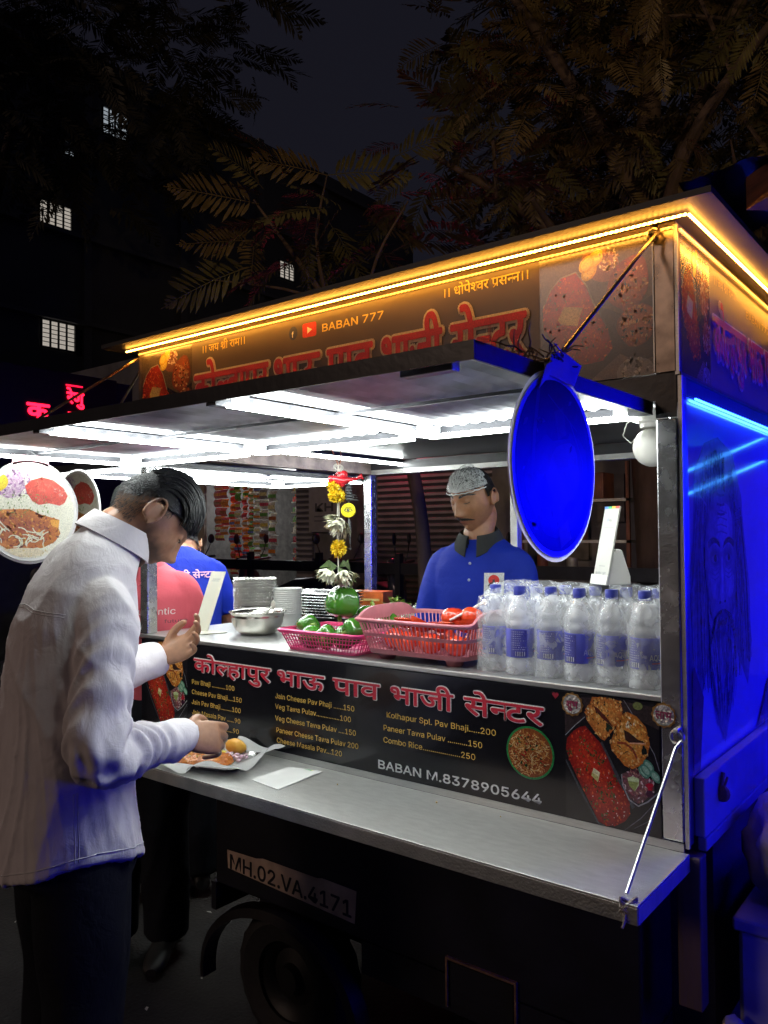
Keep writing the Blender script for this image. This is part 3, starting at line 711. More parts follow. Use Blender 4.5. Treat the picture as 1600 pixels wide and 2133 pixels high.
q = Print(); q.text('BABAN 777', 0.58, 2.183, 0.028, (0.70, 0.50, 0.12), w=0.26, off=0.012); q.build('name_lettering', sfas, SW, PRINTM)
q = Print(); q.deva('।। जय श^ी राम।।', 0.28, 2.205, 0.0225, (0.55, 0.38, 0.12), w=0.20, off=0.006); q.build('blessing_lettering', sfas, SW, PRINTM)
MB().box(0.0025, 0.010, 0.0, WD, 1.938, 1.945).build('side_trim', brown_sheet, cart)
# roof slab with overhang
rf = MB().box(-2.02, 0.105, -0.105, WD+.11, 2.277, 2.281)
rf.box(-2.02, 0.105, -0.109, -0.1055, 2.2755, 2.289); rf.box(0.1055, 0.109, -0.109, WD+.11, 2.2755, 2.289); rf.box(-2.024, -2.0205, -0.109, WD+.11, 2.2755, 2.289)
rf.add([(-2.02, -0.105, 2.287), (0.105, -0.105, 2.287), (0.105, WD+.11, 2.287), (-2.02, WD+.11, 2.287), (-0.95, 0.66, 2.32)], [(0, 1, 4), (1, 2, 4), (2, 3, 4), (3, 0, 4)])
rf.build('roof', pm('dark_roof_sheet', (.010, .008, .008), rough=.5, var=.3), cart)
# amber led strips under the eave
def amber(a, b_, nm='amber_strip'):
    s = MB().bar(a, b_, 0.0048, 0.0036).build(nm, LEDO, cart)
    return s
amber((-1.965, -0.044, 2.2675), (0.040, -0.044, 2.2675)); amber((0.044, -0.040, 2.2675), (0.044, WD, 2.2675))
MB().bar((-1.94, -0.0085, 2.260), (0.0, -0.0085, 2.260), 0.006, 0.004).build('amber_strip', LEDOB, cart)
MB().bar((0.0115, 0.0, 2.255), (0.0115, WD, 2.255), 0.005, 0.005).build('amber_strip', LEDOB, cart)
# stays holding the flaps
rod_m = pm('bronze_rod', (0.42, 0.33, 0.24), rough=0.3, metal=1.0, var=0.2, scale=40)
t = MB(); e = Vector((-0.042, -0.018, 2.242)); lo = Vector((-0.054, -0.470, 1.902))
t.tube([e+Vector((0.004+0.012*math.cos(a), -0.003, 0.008+0.012*math.sin(a))) for a in [R(-40-300*k/12) for k in range(13)]]+[e+(lo-e)*.06, lo, lo+Vector((-.012, -.015, -.002)), lo+Vector((-.02, -.005, -.004))], 0.0042, 8)
fs_ = t.build('flap_stay', rod_m, cart, smooth=True); MB().box(-0.046, -0.036, -0.034, -0.006, 2.246, 2.256, b=.002).build('stay_bolt', black_metal, fs_)
t = MB(); e = Vector((-1.925, -0.02, 2.242)); lo = Vector((-1.935, -0.520, 1.896))
t.tube([e, e+(lo-e)*.05, lo, lo+Vector((0.02, 0.012, -.006))], 0.0048, 8); t.build('flap_stay', rod_m, cart, smooth=True)
t = MB(); t.tube([(-1.945, 0.02, 2.235), (-2.20, 0.012, 1.99), (-2.36, 0.008, 1.888)], 0.0045, 8); t.build('flap_stay', rod_m, cart, smooth=True)
# right end wall with printed panel
poster_m = pm('glossy_grey_poster', (0.62, 0.62, 0.64), rough=0.07, var=0.10, scale=3, coat=0.6, bump=0.015, bscale=5)
endw = MB().box(-0.03, 0.001, 0.047, WD-.05, 0.93, 1.899).build('end_wall', poster_m, cart)
MB().box(0.0012, 0.010, 0.002, 0.0115, 0.92, 1.938).build('wall_edge_trim', steel, cart); MB().box(0.0012, 0.006, 0.014, 0.046, 0.92, 1.938).build('wall_edge_trim', pm('grey_trim', (0.25, 0.25, 0.27), rough=0.3, metal=0.6), cart)
MB().box(-0.02, 0.004, 0.048, WD, 1.901, 1.937).build('wall_header', black_metal, cart)
DK = (0.03, 0.03, 0.035); MD = (0.16, 0.16, 0.17); LT = (0.56, 0.55, 0.54)
P = Print()   # portrait of an old bearded man with long hair, in soft grey tones
def E(u, v, ru, rv, c, **k): P.ell(u, v, ru, rv, c, **k)
P.poly([(.06, .86), (.16, .95), (.30, .98), (.46, .94), (.56, .80), (.60, .55), (.66, .30), (.60, .16), (.46, .30), (.16, .30), (.06, .14), (.02, .40)], (.15, .15, .16), edge=(.30, .30, .31))
for k in range(90):
    a = PI*(.02+.96*rnd.random()); q = rnd.uniform(.9, 1.25); P.line([(.31+.15*math.cos(a), .70+.15*math.sin(a)), (.31+.21*q*math.cos(a), .70+.20*q*math.sin(a)), (.31+.27*q*math.cos(a), .46+.20*math.sin(a)), (.31+.27*q*math.cos(a)+rnd.uniform(-.03, .03), .20+.1*rnd.random())], .006, rnd.choice([(.05, .05, .055), (.10, .10, .11), (.24, .24, .25), (.34, .34, .35)]))
face = [(.31+.165*math.cos(t)*(1-.25*max(0, -math.sin(t))), .585+.235*math.sin(t)) for t in [2*PI*k/36 for k in range(36)]]
P.poly(face, (.50, .49, .48), edge=(.20, .20, .20), center=(.35, .60))
E(.36, .70, .085, .075, (.60, .59, .57), edge=(.48, .47, .46)); E(.40, .52, .05, .05, (.56, .55, .53), edge=(.44, .43, .42)); E(.24, .52, .04, .045, (.48, .47, .46), edge=(.40, .40, .39))
for s_, cx in ((-1, .245), (1, .390)):
    E(cx, .605, .062, .038, (.10, .10, .10), edge=(.36, .36, .35)); E(cx, .598, .034, .012, (.34, .34, .33)); E(cx+.005, .600, .014, .012, (.03, .03, .03))
    for k in range(14): u = cx-.055+.11*k/13; P.line([(u, .632+.016*math.sin(PI*k/13)), (u+.012*s_, .652+.014*math.sin(PI*k/13))], .007, (.06, .06, .06))
    for k in range(3): P.line([(cx-.04, .572-.014*k), (cx, .562-.014*k), (cx+.04, .572-.014*k)], .004, (.28, .28, .28))
P.poly([(.298, .62), (.280, .50), (.268, .472), (.290, .462), (.318, .456), (.345, .462), (.362, .474), (.350, .50), (.335, .62)], (.50, .49, .48), edge=(.30, .30, .30)); E(.318, .545, .010, .06, (.62, .61, .60)); E(.318, .474, .022, .014, (.56, .55, .54), edge=(.42, .41, .40)); E(.292, .462, .010, .005, (.06, .06, .06)); E(.343, .462, .010, .005, (.06, .06, .06))
for k in range(4): P.line([(.26, .745-.022*k), (.31, .750-.022*k), (.38, .742-.022*k)], .005, (.30, .30, .30))
for k in range(3): P.line([(.275, .80-.030*k), (.315, .796-.030*k), (.355, .80-.030*k)], .008, (.10, .10, .11))
P.poly([(.17, .45), (.22, .40), (.31, .43), (.41, .40), (.46, .45), (.44, .30), (.39, .12), (.32, .02), (.25, .10), (.19, .28)], (.22, .22, .23), edge=(.34, .34, .35))
for k in range(190):
    u = rnd.uniform(.18, .45); v0 = .44-.10*rnd.random()-.3*abs(u-.315); l = rnd.uniform(.10, .30)*(1-abs(u-.315)*1.8); w_ = rnd.uniform(-.02, .02); P.line([(u, v0), (u+w_, v0-l*.5), (.315+(u-.315)*.75+w_, v0-l)], .005, rnd.choice([(.06, .06, .06), (.12, .12, .12), (.30, .30, .31), (.48, .48, .49), (.56, .56, .57)]))
for k in range(60):
    s_ = rnd.choice((-1, 1)); t = rnd.random(); P.line([(.315+s_*.01, .438), (.315+s_*(.03+.05*t), .428-.01*t), (.315+s_*(.05+.07*t), .39-.03*t)], .005, rnd.choice([(.05, .05, .05), (.10, .10, .10), (.26, .26, .26)]))
E(.315, .398, .035, .009, (.16, .10, .10))
P.poly([(.70, .0), (1, 0), (1, .16), (.86, .14)], (.40, .20, .22), edge=(.30, .14, .18)); P.poly([(.02, .30), (.10, .20), (.06, 0), (0, 0), (0, .25)], (.26, .06, .05))
P.P = [(v, f, [([tuple(.56+(q-.56)*.80 for q in cc) for cc in c_] if isinstance(c_[0], (tuple, list)) else tuple(.56+(q-.56)*.80 for q in c_)) for c_ in c]) for v, f, c in P.P]
P.build('portrait_print', endw, plane((0.0012, 0.055, 1.065), (0, 0.80, 0), (0, 0, 0.78), (1, 0, 0)), printm('portrait_vinyl', rough=0.07, coat=0.6, grain=.2, scale=60), lift=0.0002, step=0.00001)
MB().box(0.0065, 0.030, 0.047, WD+.1, 0.935, 1.062, b=.003).build('side_board', pm('pale_side_board', (0.36, 0.36, 0.38), rough=0.35, var=0.15, scale=8), cart)
MB().box(0.012, 0.032, 0.050, WD+.1, 0.905, 0.933, b=.003).build('side_board_edge', pm('pale_side_edge', (0.30, 0.30, 0.32), rough=0.4), cart)
hk = MB(); hk.ball((0.036, 0.155, 1.005), .018, 8, 6, sy=.7, sz=1.1); hk.bar((0.034, .15, 1.0), (0.036, .165, 1.05), .006, .01); hk.bar((0.034, .16, 1.0), (0.036, .20, 1.03), .004, .005)
hk.build('side_hook', pm('brown_tape', (.20, .10, .03), rough=.6), cart)
MB().bar((0.0085, 0.10, 1.898), (0.0085, 1.30, 1.898), 0.004, 0.004).build('blue_streak', LEDBW, cart)
MB().bar((0.0085, 0.06, 1.889), (0.0085, 1.30, 1.884), 0.004, 0.004).build('blue_streak', LEDBW, cart)  # second line: the strip's mirror image made as another glowing bar
# jumble of wires and twigs on the flap, tape
tw = MB()
for k in range(34):
    p = Vector((-0.055+rnd.uniform(-.06, .03), -0.52+rnd.uniform(-.10, .09), 1.887)); pts = [p]
    d = Vector((rnd.uniform(-1, 1), rnd.uniform(-1, 1), rnd.uniform(.0, .8))).normalized()
    for j in range(4):
        p = p+d*0.016; d = (d+Vector((rnd.uniform(-.6, .6), rnd.uniform(-.6, .6), rnd.uniform(-.7, .35)))).normalized(); pts.append(Vector((p.x, p.y, max(1.886, p.z))))
    tw.tube(pts, [.0018, .0016, .0014, .0012, .0008], 5)
tag(tw.build('twig_bundle', pm('dry_twigs', (0.16, 0.10, 0.06), rough=0.8, var=0.3), None), 'tangle of dry twigs and wire lying on the raised flap above the oval sign', 'twigs', kind='thing')
# ------------------------------------------------------------------ blue light from right of the view: unseen boards, shades and tubes added
nb = thing('added_light_board', (1.15, 1.65, 0), 'added blue light board out of view, right of the cart', 'light board')  # unseen board added to throw blue on the end wall and round sign
MB().obox((1.15, 1.65, 1.74), Vector((0.66, -.75, 0))*.42, Vector((.75, .66, 0))*.02, (0, 0, .20)).build('board_case', black_metal, nb)
MB().obox((1.128, 1.631, 1.74), Vector((0.66, -.75, 0))*.39, Vector((.75, .66, 0))*.006, (0, 0, .18)).build('board_light', em('added_blue_light', (0.0, 0.0, 1.0), 40.0), nb)
MB().box(1.13, 1.17, 1.63, 1.67, 0, 1.538).build('board_post', black_metal, nb)
MB().obox((0.80, 1.34, 1.985), Vector((0.66, -.75, 0))*.60, Vector((.75, .66, 0))*.52, (0, 0, .008)).build('added_light_shade', black_metal, nb)  # unseen plate added to keep the blue off tarpaulin and fascia
n2_ = thing('added_light_board', (0.97, -0.15, 0), 'second added blue light board out of view, low right of the cart', 'light board')  # unseen board added to turn the bundle and box blue
MB().obox((0.97, -0.15, 1.0), (.02, 0, 0), (0, .20, 0), (0, 0, .22)).build('board_case', black_metal, n2_)
MB().obox((0.942, -0.15, 1.0), (.006, 0, 0), (0, .18, 0), (0, 0, .20)).build('board_light', em('added_blue_light_dim', (0.0, 0.0, 1.0), 7.5), n2_)
MB().box(.50, .99, -.45, .15, 1.235, 1.245).build('added_light_shade', black_metal, n2_)  # unseen plate added to stop the low board's upward light
MB().box(.95, .99, -.17, -.13, 0, .778).build('board_post', black_metal, n2_)
for k, (y0, y1, z0, z1) in enumerate(((1.95, 3.5, 1.86, 2.16), (1.98, 3.5, 1.76, 2.02))):  # unseen tubes added so their streaks mirror in the end wall
    s = MB().bar((0.62, y0, z0), (0.62, y1, z1), .008, .008).build('added_blue_tube', em('added_tube_light', (0.05, 0.35, 1.0), 5.0), None)
    tag(s, ['upper', 'lower'][k]+' added blue tube out of view, placed to mirror in the glossy end wall', 'light tube', 'added blue tubes out of view')

# ------------------------------------------------------------------ water bottles
pet = pm('clear_bottle_plastic', (0.92, 0.94, 0.97), rough=0.07, var=0.05, scale=30, bump=0.55, bscale=34, alpha=0.30, spec=1.0, coat=1.0)
capm = pm('blue_cap_plastic', (0.035, 0.045, 0.30), rough=0.35, var=0.2, scale=90)
labm = pm('blue_label', (0.12, 0.13, 0.52), rough=0.22, var=0.12, scale=18, coat=.4, alpha=1.0)
def bottle(x, y, rot, front, label):
    b = thing('water_bottle', (x, y, ZC), label, 'water bottle', 'water bottles wrapped in clear film on the counter', rot)
    prof = [(0.012, 0.004), (0.028, 0.0), (0.034, 0.004), (0.0365, 0.012), (0.037, 0.034), (0.0350, 0.040), (0.0350, 0.118), (0.037, 0.124), (0.0368, 0.136), (0.0345, 0.140), (0.0363, 0.146), (0.0350, 0.156), (0.0310, 0.168), (0.0245, 0.182), (0.0175, 0.192), (0.0135, 0.197), (0.0130, 0.205)]
    mb = MB(); mb.lathe(prof, n=28, mod=lambda a, z: 1+0.020*math.sin(4*a+z*120)*(1 if (0.124 < z < .17 or z < .036) else 0))
    mb.build('bottle_body', pet, b, smooth='all', local=True)
    mb = MB(); mb.lathe([(0.0150, 0.2005), (0.0152, 0.219), (0.0140, 0.2225), (0.001, 0.2230)], n=28, mod=lambda a, z: 1+0.025*math.sin(14*a))
    mb.build('cap', capm, b, smooth=True, local=True)
    if front:
        lm = MB().lathe([(0.0358, 0.046), (0.0360, 0.047), (0.0360, 0.116), (0.0358, 0.117)], n=36, close=False).build('label', labm, b, smooth='all', local=True)
        cyl = lambda u, v, w: Vector(((0.0361+w)*math.sin(u/0.036), -(0.0361+w)*math.cos(u/0.036), v))
        P = Print()
        P.text('AQUAO', 0.004, 0.066, 0.019, (0.62, 0.62, 0.66), w=0.052); P.line([(.010, .060), (.048, .060)], .0022, (.45, .04, .04))
        P.ell(0.040, 0.102, .005, .007, (.7, .72, .8), n=12)
        for c0 in (-0.055, 0.068):
            P.poly([(c0, .048), (c0+.042, .048), (c0+.042, .115), (c0, .115)], (0.055, 0.055, 0.28))
            for r_ in range(9): P.line([(c0+.003, .110-.0055*r_), (c0+.003+rnd.uniform(.02, .036), .110-.0055*r_)], .0016, (.50, .50, .62))
            P.poly([(c0+.012, .050), (c0+.036, .050), (c0+.036, .061), (c0+.012, .061)], (.65, .65, .68))
            for r_ in range(10): P.line([(c0+.0135+.0022*r_, .051), (c0+.0135+.0022*r_, .060)], .0009, (.02, .02, .03))
        # strips follow the round bottle: cut long faces
        Q = []
        for v, f, c in P.P:
            for fi, ci in zip(f, c):
                q = [v[i] for i in fi]; w_ = max(a[0] for a in q)-min(a[0] for a in q)
                if w_ > .012 and len(q) == 4:
                    n = int(w_/.006)+1
                    for k in range(n):
                        lerp = lambda A, B, t: (A[0]+(B[0]-A[0])*t, A[1]+(B[1]-A[1])*t)
                        us = sorted(q, key=lambda a: a[0]); l0, l1 = sorted(us[:2], key=lambda a: a[1]); r0_, r1_ = sorted(us[2:], key=lambda a: a[1])
                        Q.append(([lerp(l0, r0_, k/n), lerp(l0, r0_, (k+1)/n), lerp(l1, r1_, (k+1)/n), lerp(l1, r1_, k/n)], [(0, 1, 2, 3)], [ci]))
                else: Q.append((q, [tuple(range(len(q)))], [ci]))
        mb = MB(); wv = .0003
        for i, (v, f, c) in enumerate(Q):
            k = len(mb.v); mb.v += [tuple(cyl(x_, y_, wv+i*4e-7)) for x_, y_ in v]; mb.f += [tuple(a+k for a in fi) for fi in f]; mb.c += c
        mb.build('label_print', PRINTM, lm, local=True)
    return b
bx = [-0.507, -0.425, -0.3435, -0.263, -0.184, -0.1045]
nm = ['water bottle at the left end of the front row, against the pink basket', 'second water bottle from the left in the front row', 'third water bottle from the left in the front row',
      'fourth water bottle from the left in the front row, left of the payment card above', 'fifth water bottle from the left in the front row, below the payment card', 'water bottle at the right end of the front row, beside the steel post']
for k, x in enumerate(bx): bottle(x, 0.072+0.006*rnd.uniform(-1, 1)+(0.016 if k == 0 else 0), [0.9, 1.35, 1.1, 0.55, 0.35, 0.45][k], True, nm[k])
nb_ = ['left end', 'second from left', 'third from left', 'fourth from left', 'fifth from left', 'right end']
for k, x in enumerate(bx): bottle(x+.004, 0.153+(0.012 if k == 0 else 0), 0, False, 'water bottle in the hidden back row of the pack, '+nb_[k])
# shrink film over the pack: one wrinkled sheet hugging the bottles
film = bpy.data.materials.new('shrink_film'); film.use_nodes = True; t = film.node_tree; n = t.nodes
b = n['Principled BSDF']; b.inputs['Base Color'].default_value = (0.9, 0.92, 0.96, 1); b.inputs['Roughness'].default_value = 0.12
tc = n.new('ShaderNodeTexCoord'); nz = n.new('ShaderNodeTexNoise'); nz.inputs['Scale'].default_value = 26; nz.inputs['Detail'].default_value = 5; nz.inputs['Distortion'].default_value = 1.4
t.links.new(tc.outputs['Object'], nz.inputs[0]); mr = n.new('ShaderNodeMapRange'); mr.inputs[1].default_value = .42; mr.inputs[2].default_value = .75; mr.inputs[3].default_value = 0.16; mr.inputs[4].default_value = 0.46
t.links.new(nz.outputs[0], mr.inputs[0]); t.links.new(mr.outputs[0], b.inputs['Alpha'])
bp = n.new('ShaderNodeBump'); bp.inputs['Strength'].default_value = .38; bp.inputs['Distance'].default_value = .010; t.links.new(nz.outputs[0], bp.inputs['Height']); t.links.new(bp.outputs[0], b.inputs['Normal'])
def film_front(x):   # how far the film stands in front of y=0.072 line
    d = min(abs(x-c) for c in bx); return 0.072-math.sqrt(max(0.00010, 0.0415**2-min(d, .040)**2))*0.92
vs = []; fs = []; NU, NV = 110, 46
for j in range(NV+1):
    t_ = j/NV
    for i in range(NU+1):
        x = -0.552+0.490*i/NU
        if t_ < .55: z = t_/.55*0.195; yy = film_front(x); sq = max(0, (z-.135)/.06); yy += sq*sq*0.012*(1 if min(abs(x-c) for c in bx) < .03 else 1.3)
        else:
            q = (t_-.55)/.45; z = 0.195+0.034*math.sin(min(1, q*3.2)*PI/2); yy = film_front(x)+.012+q*0.150+(0.018 if q > 0 else 0)*min(1, q*6)
            d = min(abs(x-c) for c in bx); z -= 0.016*max(0, (d-.016)/.025)*(1 if q < .9 else .5)
        w_ = noise.noise(Vector((x*22, z*26+q*3 if t_ > .55 else z*26, 3.1)))*0.0035
        vs.append((x, yy+w_, ZC+max(0.002, z+w_*1.2)))
for j in range(NV):
    for i in range(NU):
        a = j*(NU+1)+i; fs.append((a, a+1, a+NU+2, a+NU+1))
tag(MB().add(vs, fs).build('shrink_film', film, None, smooth='all', fix=False), 'clear shrink film stretched over the pack of water bottles', 'plastic film')
# payment card stand and sound box on the pack
white_pl = MATS['white_plastic']
ZT = ZC+0.2275
ps = thing('payment_stand', (-0.215, 0.150, ZT), 'white payment card stand with sound box standing on top of the water bottles', 'payment stand')
N = Vector((-0.62, -0.76, 0.20)).normalized(); U = Vector((0.78, -0.63, 0)).normalized(); V = N.cross(U)*-1
if V.z < 0: V = -V
c0 = Vector((-0.235, 0.125, ZT+0.002))
MB().obox(c0+V*.098, U*.036, V*.098, N*.002).build('card', pm('white_card', (0.50, 0.49, 0.44), rough=.4, var=.05), ps)
CP = lambda u, v, w: c0+U*u+V*v+N*(0.0022+w)
P = Print()
for k, c in enumerate(((.10, .25, .70), (.05, .42, .15), (.75, .45, .03), (.65, .08, .06))): P.poly([(-.036+.018*k, .190), (-.018+.018*k, .190), (-.018+.018*k, .196), (-.036+.018*k, .196)], c)
P.text('G', -.013, .158, .010, (.15, .25, .6), sx=1.0, off=.01); P.text('Pay', -.003, .158, .009, (.16, .16, .17), sx=.9); P.line([(-.026, .143), (.026, .143)], .001, (.3, .3, .3))
P.line([(-.014, .046), (.014, .046)], .0016, (.3, .3, .3)); P.text('BHIM', -.026, .024, .010, (.10, .10, .14), w=.027); P.text('UPI', .006, .024, .010, (.10, .10, .14), w=.018)
P.line([(-.022, .010), (-.008, .010)], .003, (.12, .2, .4)); P.line([(-.004, .010), (.006, .010)], .004, (.1, .15, .3)); P.line([(.010, .010), (.022, .010)], .003, (.12, .2, .4))
P.build('card_print', ps, CP, PRINTM)
sb = MB(); bk = -N; bk = Vector((bk.x, bk.y, 0)).normalized()
prof = [(0.0, 0.0), (0.062, 0.0), (0.062, 0.020), (0.040, 0.085), (0.028, 0.088), (0.016, 0.080)]
sb.prism(prof, lambda u, v, w: c0+U*(-.032+w)+bk*(u+0.004)+Vector((0, 0, v)), 0.064)
sbo = sb.build('sound_box', white_pl, ps)
bv = sbo.modifiers.new('bevel', 'BEVEL'); bv.width = .003; bv.segments = 2
MB().obox(c0+V*.012+N*.004, U*.040, V*.012, N*.002).build('card_clip', white_pl, ps)

# ------------------------------------------------------------------ baskets
pinkm = pm('dusty_pink_plastic', (0.50, 0.17, 0.20), rough=0.42, var=0.16, scale=14, bump=0.05)
magm = pm('bright_pink_plastic', (0.72, 0.055, 0.20), rough=0.35, var=0.10, scale=20)
def rr(hx, hy, rad, n=6):
    out = []
    for (sx, sy, a0) in ((1, -1, -90), (1, 1, 0), (-1, 1, 90), (-1, -1, 180)):
        for i in range(n+1):
            a = R(a0+90*i/n); out.append((sx*(hx-rad)+rad*math.cos(a), sy*(hy-rad)+rad*math.sin(a)))
    return out
def resample(poly, m):
    P_ = [Vector(p) for p in poly]; P_.append(P_[0]); ls = [0]
    for a, b_ in zip(P_[:-1], P_[1:]): ls.append(ls[-1]+(b_-a).length)
    out = []; j = 0
    for k in range(m):
        s_ = ls[-1]*k/m
        while ls[j+1] < s_: j += 1
        t_ = (s_-ls[j])/max(1e-9, ls[j+1]-ls[j]); out.append(P_[j]+(P_[j+1]-P_[j])*t_)
    return out
def basket(name, cx, cy, z0, hx0, hy0, hx1, hy1, h, rad, nslat, rows, mat, label, sw, rim_w, feet, ends, thick=.0022):
    bk_ = thing(name, (cx, cy, z0), label, 'basket')
    fz = 0.018 if feet else 0.001
    def ring(t): return [p for p in resample(rr(hx0+(hx1-hx0)*t, hy0+(hy1-hy0)*t, rad), nslat)]
    def band(t0, t1, off=0.0, zf0=None, zf1=None):
        a = ring(t0); b_ = ring(t1); rings = []
        def o_(p, q): d = Vector((p.x, p.y)); d = d.normalized() if d.length else d; return (cx+p.x+d.x*q, cy+p.y+d.y*q)
        z_0 = z0+fz+h*t0; z_1 = z0+fz+h*t1
        for pts, q, z in ((a, thick, z_0), (b_, thick, z_1), (b_, -thick, z_1), (a, -thick, z_0)):
            rings.append([(*o_(p, q+off), z) for p in pts])
        n = nslat; vs = [p for r_ in rings for p in r_]; fs = []
        for i in range(4):
            for j in range(n): fs.append((i*n+j, i*n+(j+1) % n, ((i+1) % 4)*n+(j+1) % n, ((i+1) % 4)*n+j))
        return vs, fs
    tr = MB(); a = ring(0); tr.add([(cx+p.x, cy+p.y, z0+fz) for p in a]+[(cx+p.x, cy+p.y, z0+fz+.003) for p in a], [tuple(range(nslat-1, -1, -1)), tuple(range(nslat, 2*nslat))]); tr.add(*band(0, 0.14)); tr.build('base', mat, bk_)
    sl = MB()
    for k in range(nslat):
        t0, t1 = 0.13, 0.93; A = ring(t0)[k] if k == 0 else A_[k]; 
        if k == 0: A_ = ring(t0); B_ = ring(t1); A = A_[0]
        B = B_[k]; p = Vector((cx+A.x, cy+A.y, z0+fz+h*t0)); q = Vector((cx+B.x, cy+B.y, z0+fz+h*t1)); d = Vector((B.x, B.y, 0)).normalized()
        sl.bar(p, q, sw, thick*1.5, up=d)
    for r_ in rows: sl.add(*band(r_[0], r_[1], 0.0004))
    so_ = sl.build('slats', mat, bk_); so_['kind'] = 'stuff'
    rm = MB(); a = ring(0.92); b_ = ring(1.0); n = nslat
    def o2(p, q): d = Vector((p.x, p.y)).normalized(); return (cx+p.x+d.x*q, cy+p.y+d.y*q)
    def hz(p):
        if not ends: return 0
        t_ = (abs(p.x)-hx1*.90)/(hx1*.06); e = max(0, min(1, t_)); return ends*e*max(0, 1-(abs(p.y)/(hy1*.80))**4)
    prof = [(thick, -.010), (rim_w, -.004), (rim_w, .000), (0, .003), (-thick, 0), (-thick, -.010)]
    rings = [[(*o2(p, q), z0+fz+h+z+hz(p)*(1 if z > -.009 else 0)) for p in b_] for q, z in prof]
    vs = [p for r_ in rings for p in r_]; fs = []
    for i in range(len(prof)):
        i2 = (i+1) % len(prof)
        for j in range(n): fs.append((i*n+j, i*n+(j+1) % n, i2*n+(j+1) % n, i2*n+j))
    rm.add(vs, fs).build('rim', mat, bk_, smooth=True)
    if feet:
        for sx in (-1, 1):
            for sy in (-1, 1):
                MB().lathe([(.018, 0), (.020, .003), (.026, .019)], c=(cx+sx*(hx0-.05), cy+sy*(hy0-.035), z0), n=12, sx=1.2).build('foot', mat, bk_, smooth=True)
    return bk_
basket('pink_basket', -0.742, 0.172, ZC, 0.165, 0.135, 0.190, 0.165, 0.098, 0.035, 96, [(0.50, 0.60)], pinkm, 'dusty pink plastic basket full of tomatoes on the counter', .0034, .010, True, 0.028)
basket('bright_pink_basket', -1.085, 0.130, ZC, 0.135, 0.095, 0.165, 0.115, 0.062, 0.018, 84, [(0.30, 0.34), (0.50, 0.54), (0.70, 0.74)], magm, 'low bright pink mesh basket holding green peppers', .0022, .007, False, 0)
# tomatoes
tom = pm('tomato_skin', (0.50, 0.022, 0.008), rough=0.2, var=0.25, scale=9, coat=.4, col2=(0.60, 0.06, 0.015))
tomcut = pm('tomato_flesh', (0.58, 0.075, 0.025), rough=0.22, var=0.3, scale=60, bump=.3, bscale=90, coat=.4)
def tomato_thing(x, y, z, r, label, cut=False, rx=0, rz=0):
    t_ = thing('tomato', (x, y, z), label, 'tomato', 'tomatoes in the pink basket'); t_.rotation_euler = (rx, 0, rz)
    if not cut:
        m = MB(); m.ball((0, 0, 0), r, 18, 12, sz=.86)
        m.v = [(vx*(1+.05*math.cos(5*math.atan2(vy, vx))*max(0, vz/r)), vy*(1+.05*math.cos(5*math.atan2(vy, vx))*max(0, vz/r)), vz-(.22*r*math.exp(-(vx*vx+vy*vy)/(r*r*.06)) if vz > 0 else 0)) for vx, vy, vz in m.v]
        m.build('tomato_body', tom, t_, smooth='all', local=True)
    else:
        m = MB(); prof = [(0.001, -r*.8), (r*.4, -r*.74), (r*.72, -r*.52), (r*.93, -r*.2), (r, 0)]; m.lathe(prof, n=20, close=False).build('tomato_body', tom, t_, smooth='all', local=True)
        MB().lathe([(r*.985, .0005), (r*.8, .0015), (r*.4, .003), (.0005, .003)], n=20, close=False).build('cut_face', tomcut, t_, smooth='all', local=True)
tl = [('whole tomato low in the pink basket at its left end', -.865, .12, .052), ('whole tomato low in the basket, front middle', -.80, .085, .050), ('whole tomato low in the basket, right of middle', -.715, .085, .052), ('whole tomato low in the basket, front right corner', -.635, .095, .050),
      ('tomato behind the front slats near the right end', -.62, .17, .055), ('tomato in the middle of the lower layer', -.73, .18, .055), ('tomato at the back left of the lower layer', -.84, .20, .055)]
for lb, x, y, z in tl: tomato_thing(x, y, ZC+z, .034, lb, rx=rnd.uniform(-.5, .5))
tl2 = [('halved tomato lying at the left of the heap top', -.845, .145, .108, True), ('tomato half with cut face up in the heap middle', -.765, .115, .106, True), ('tomato half leaning on the front rim', -.70, .115, .108, True), ('tomato half at the right end of the heap', -.62, .125, .112, True),
       ('whole tomato on the heap at the back right', -.66, .215, .116, False), ('round tomato crowning the heap beside the spoon', -.715, .20, .114, False), ('tomato half at the back of the heap', -.62, .235, .110, True)]
for lb, x, y, z, c in tl2: tomato_thing(x, y, ZC+z, .036, lb, c, rx=rnd.uniform(-.6, .2), rz=rnd.uniform(-1, 1))
sp = MB(); sp.tube([(-.70, .16, ZC+.11), (-.655, .21, ZC+.142), (-.635, .235, ZC+.158)], [.004, .004, .0055], 8); sp.ball((-.632, .238, ZC+.160), .009, 10, 8, sy=.6)
tag(sp.build('spoon', white_pl, None, smooth='all'), 'white plastic spoon handle sticking out of the tomatoes', 'spoon')
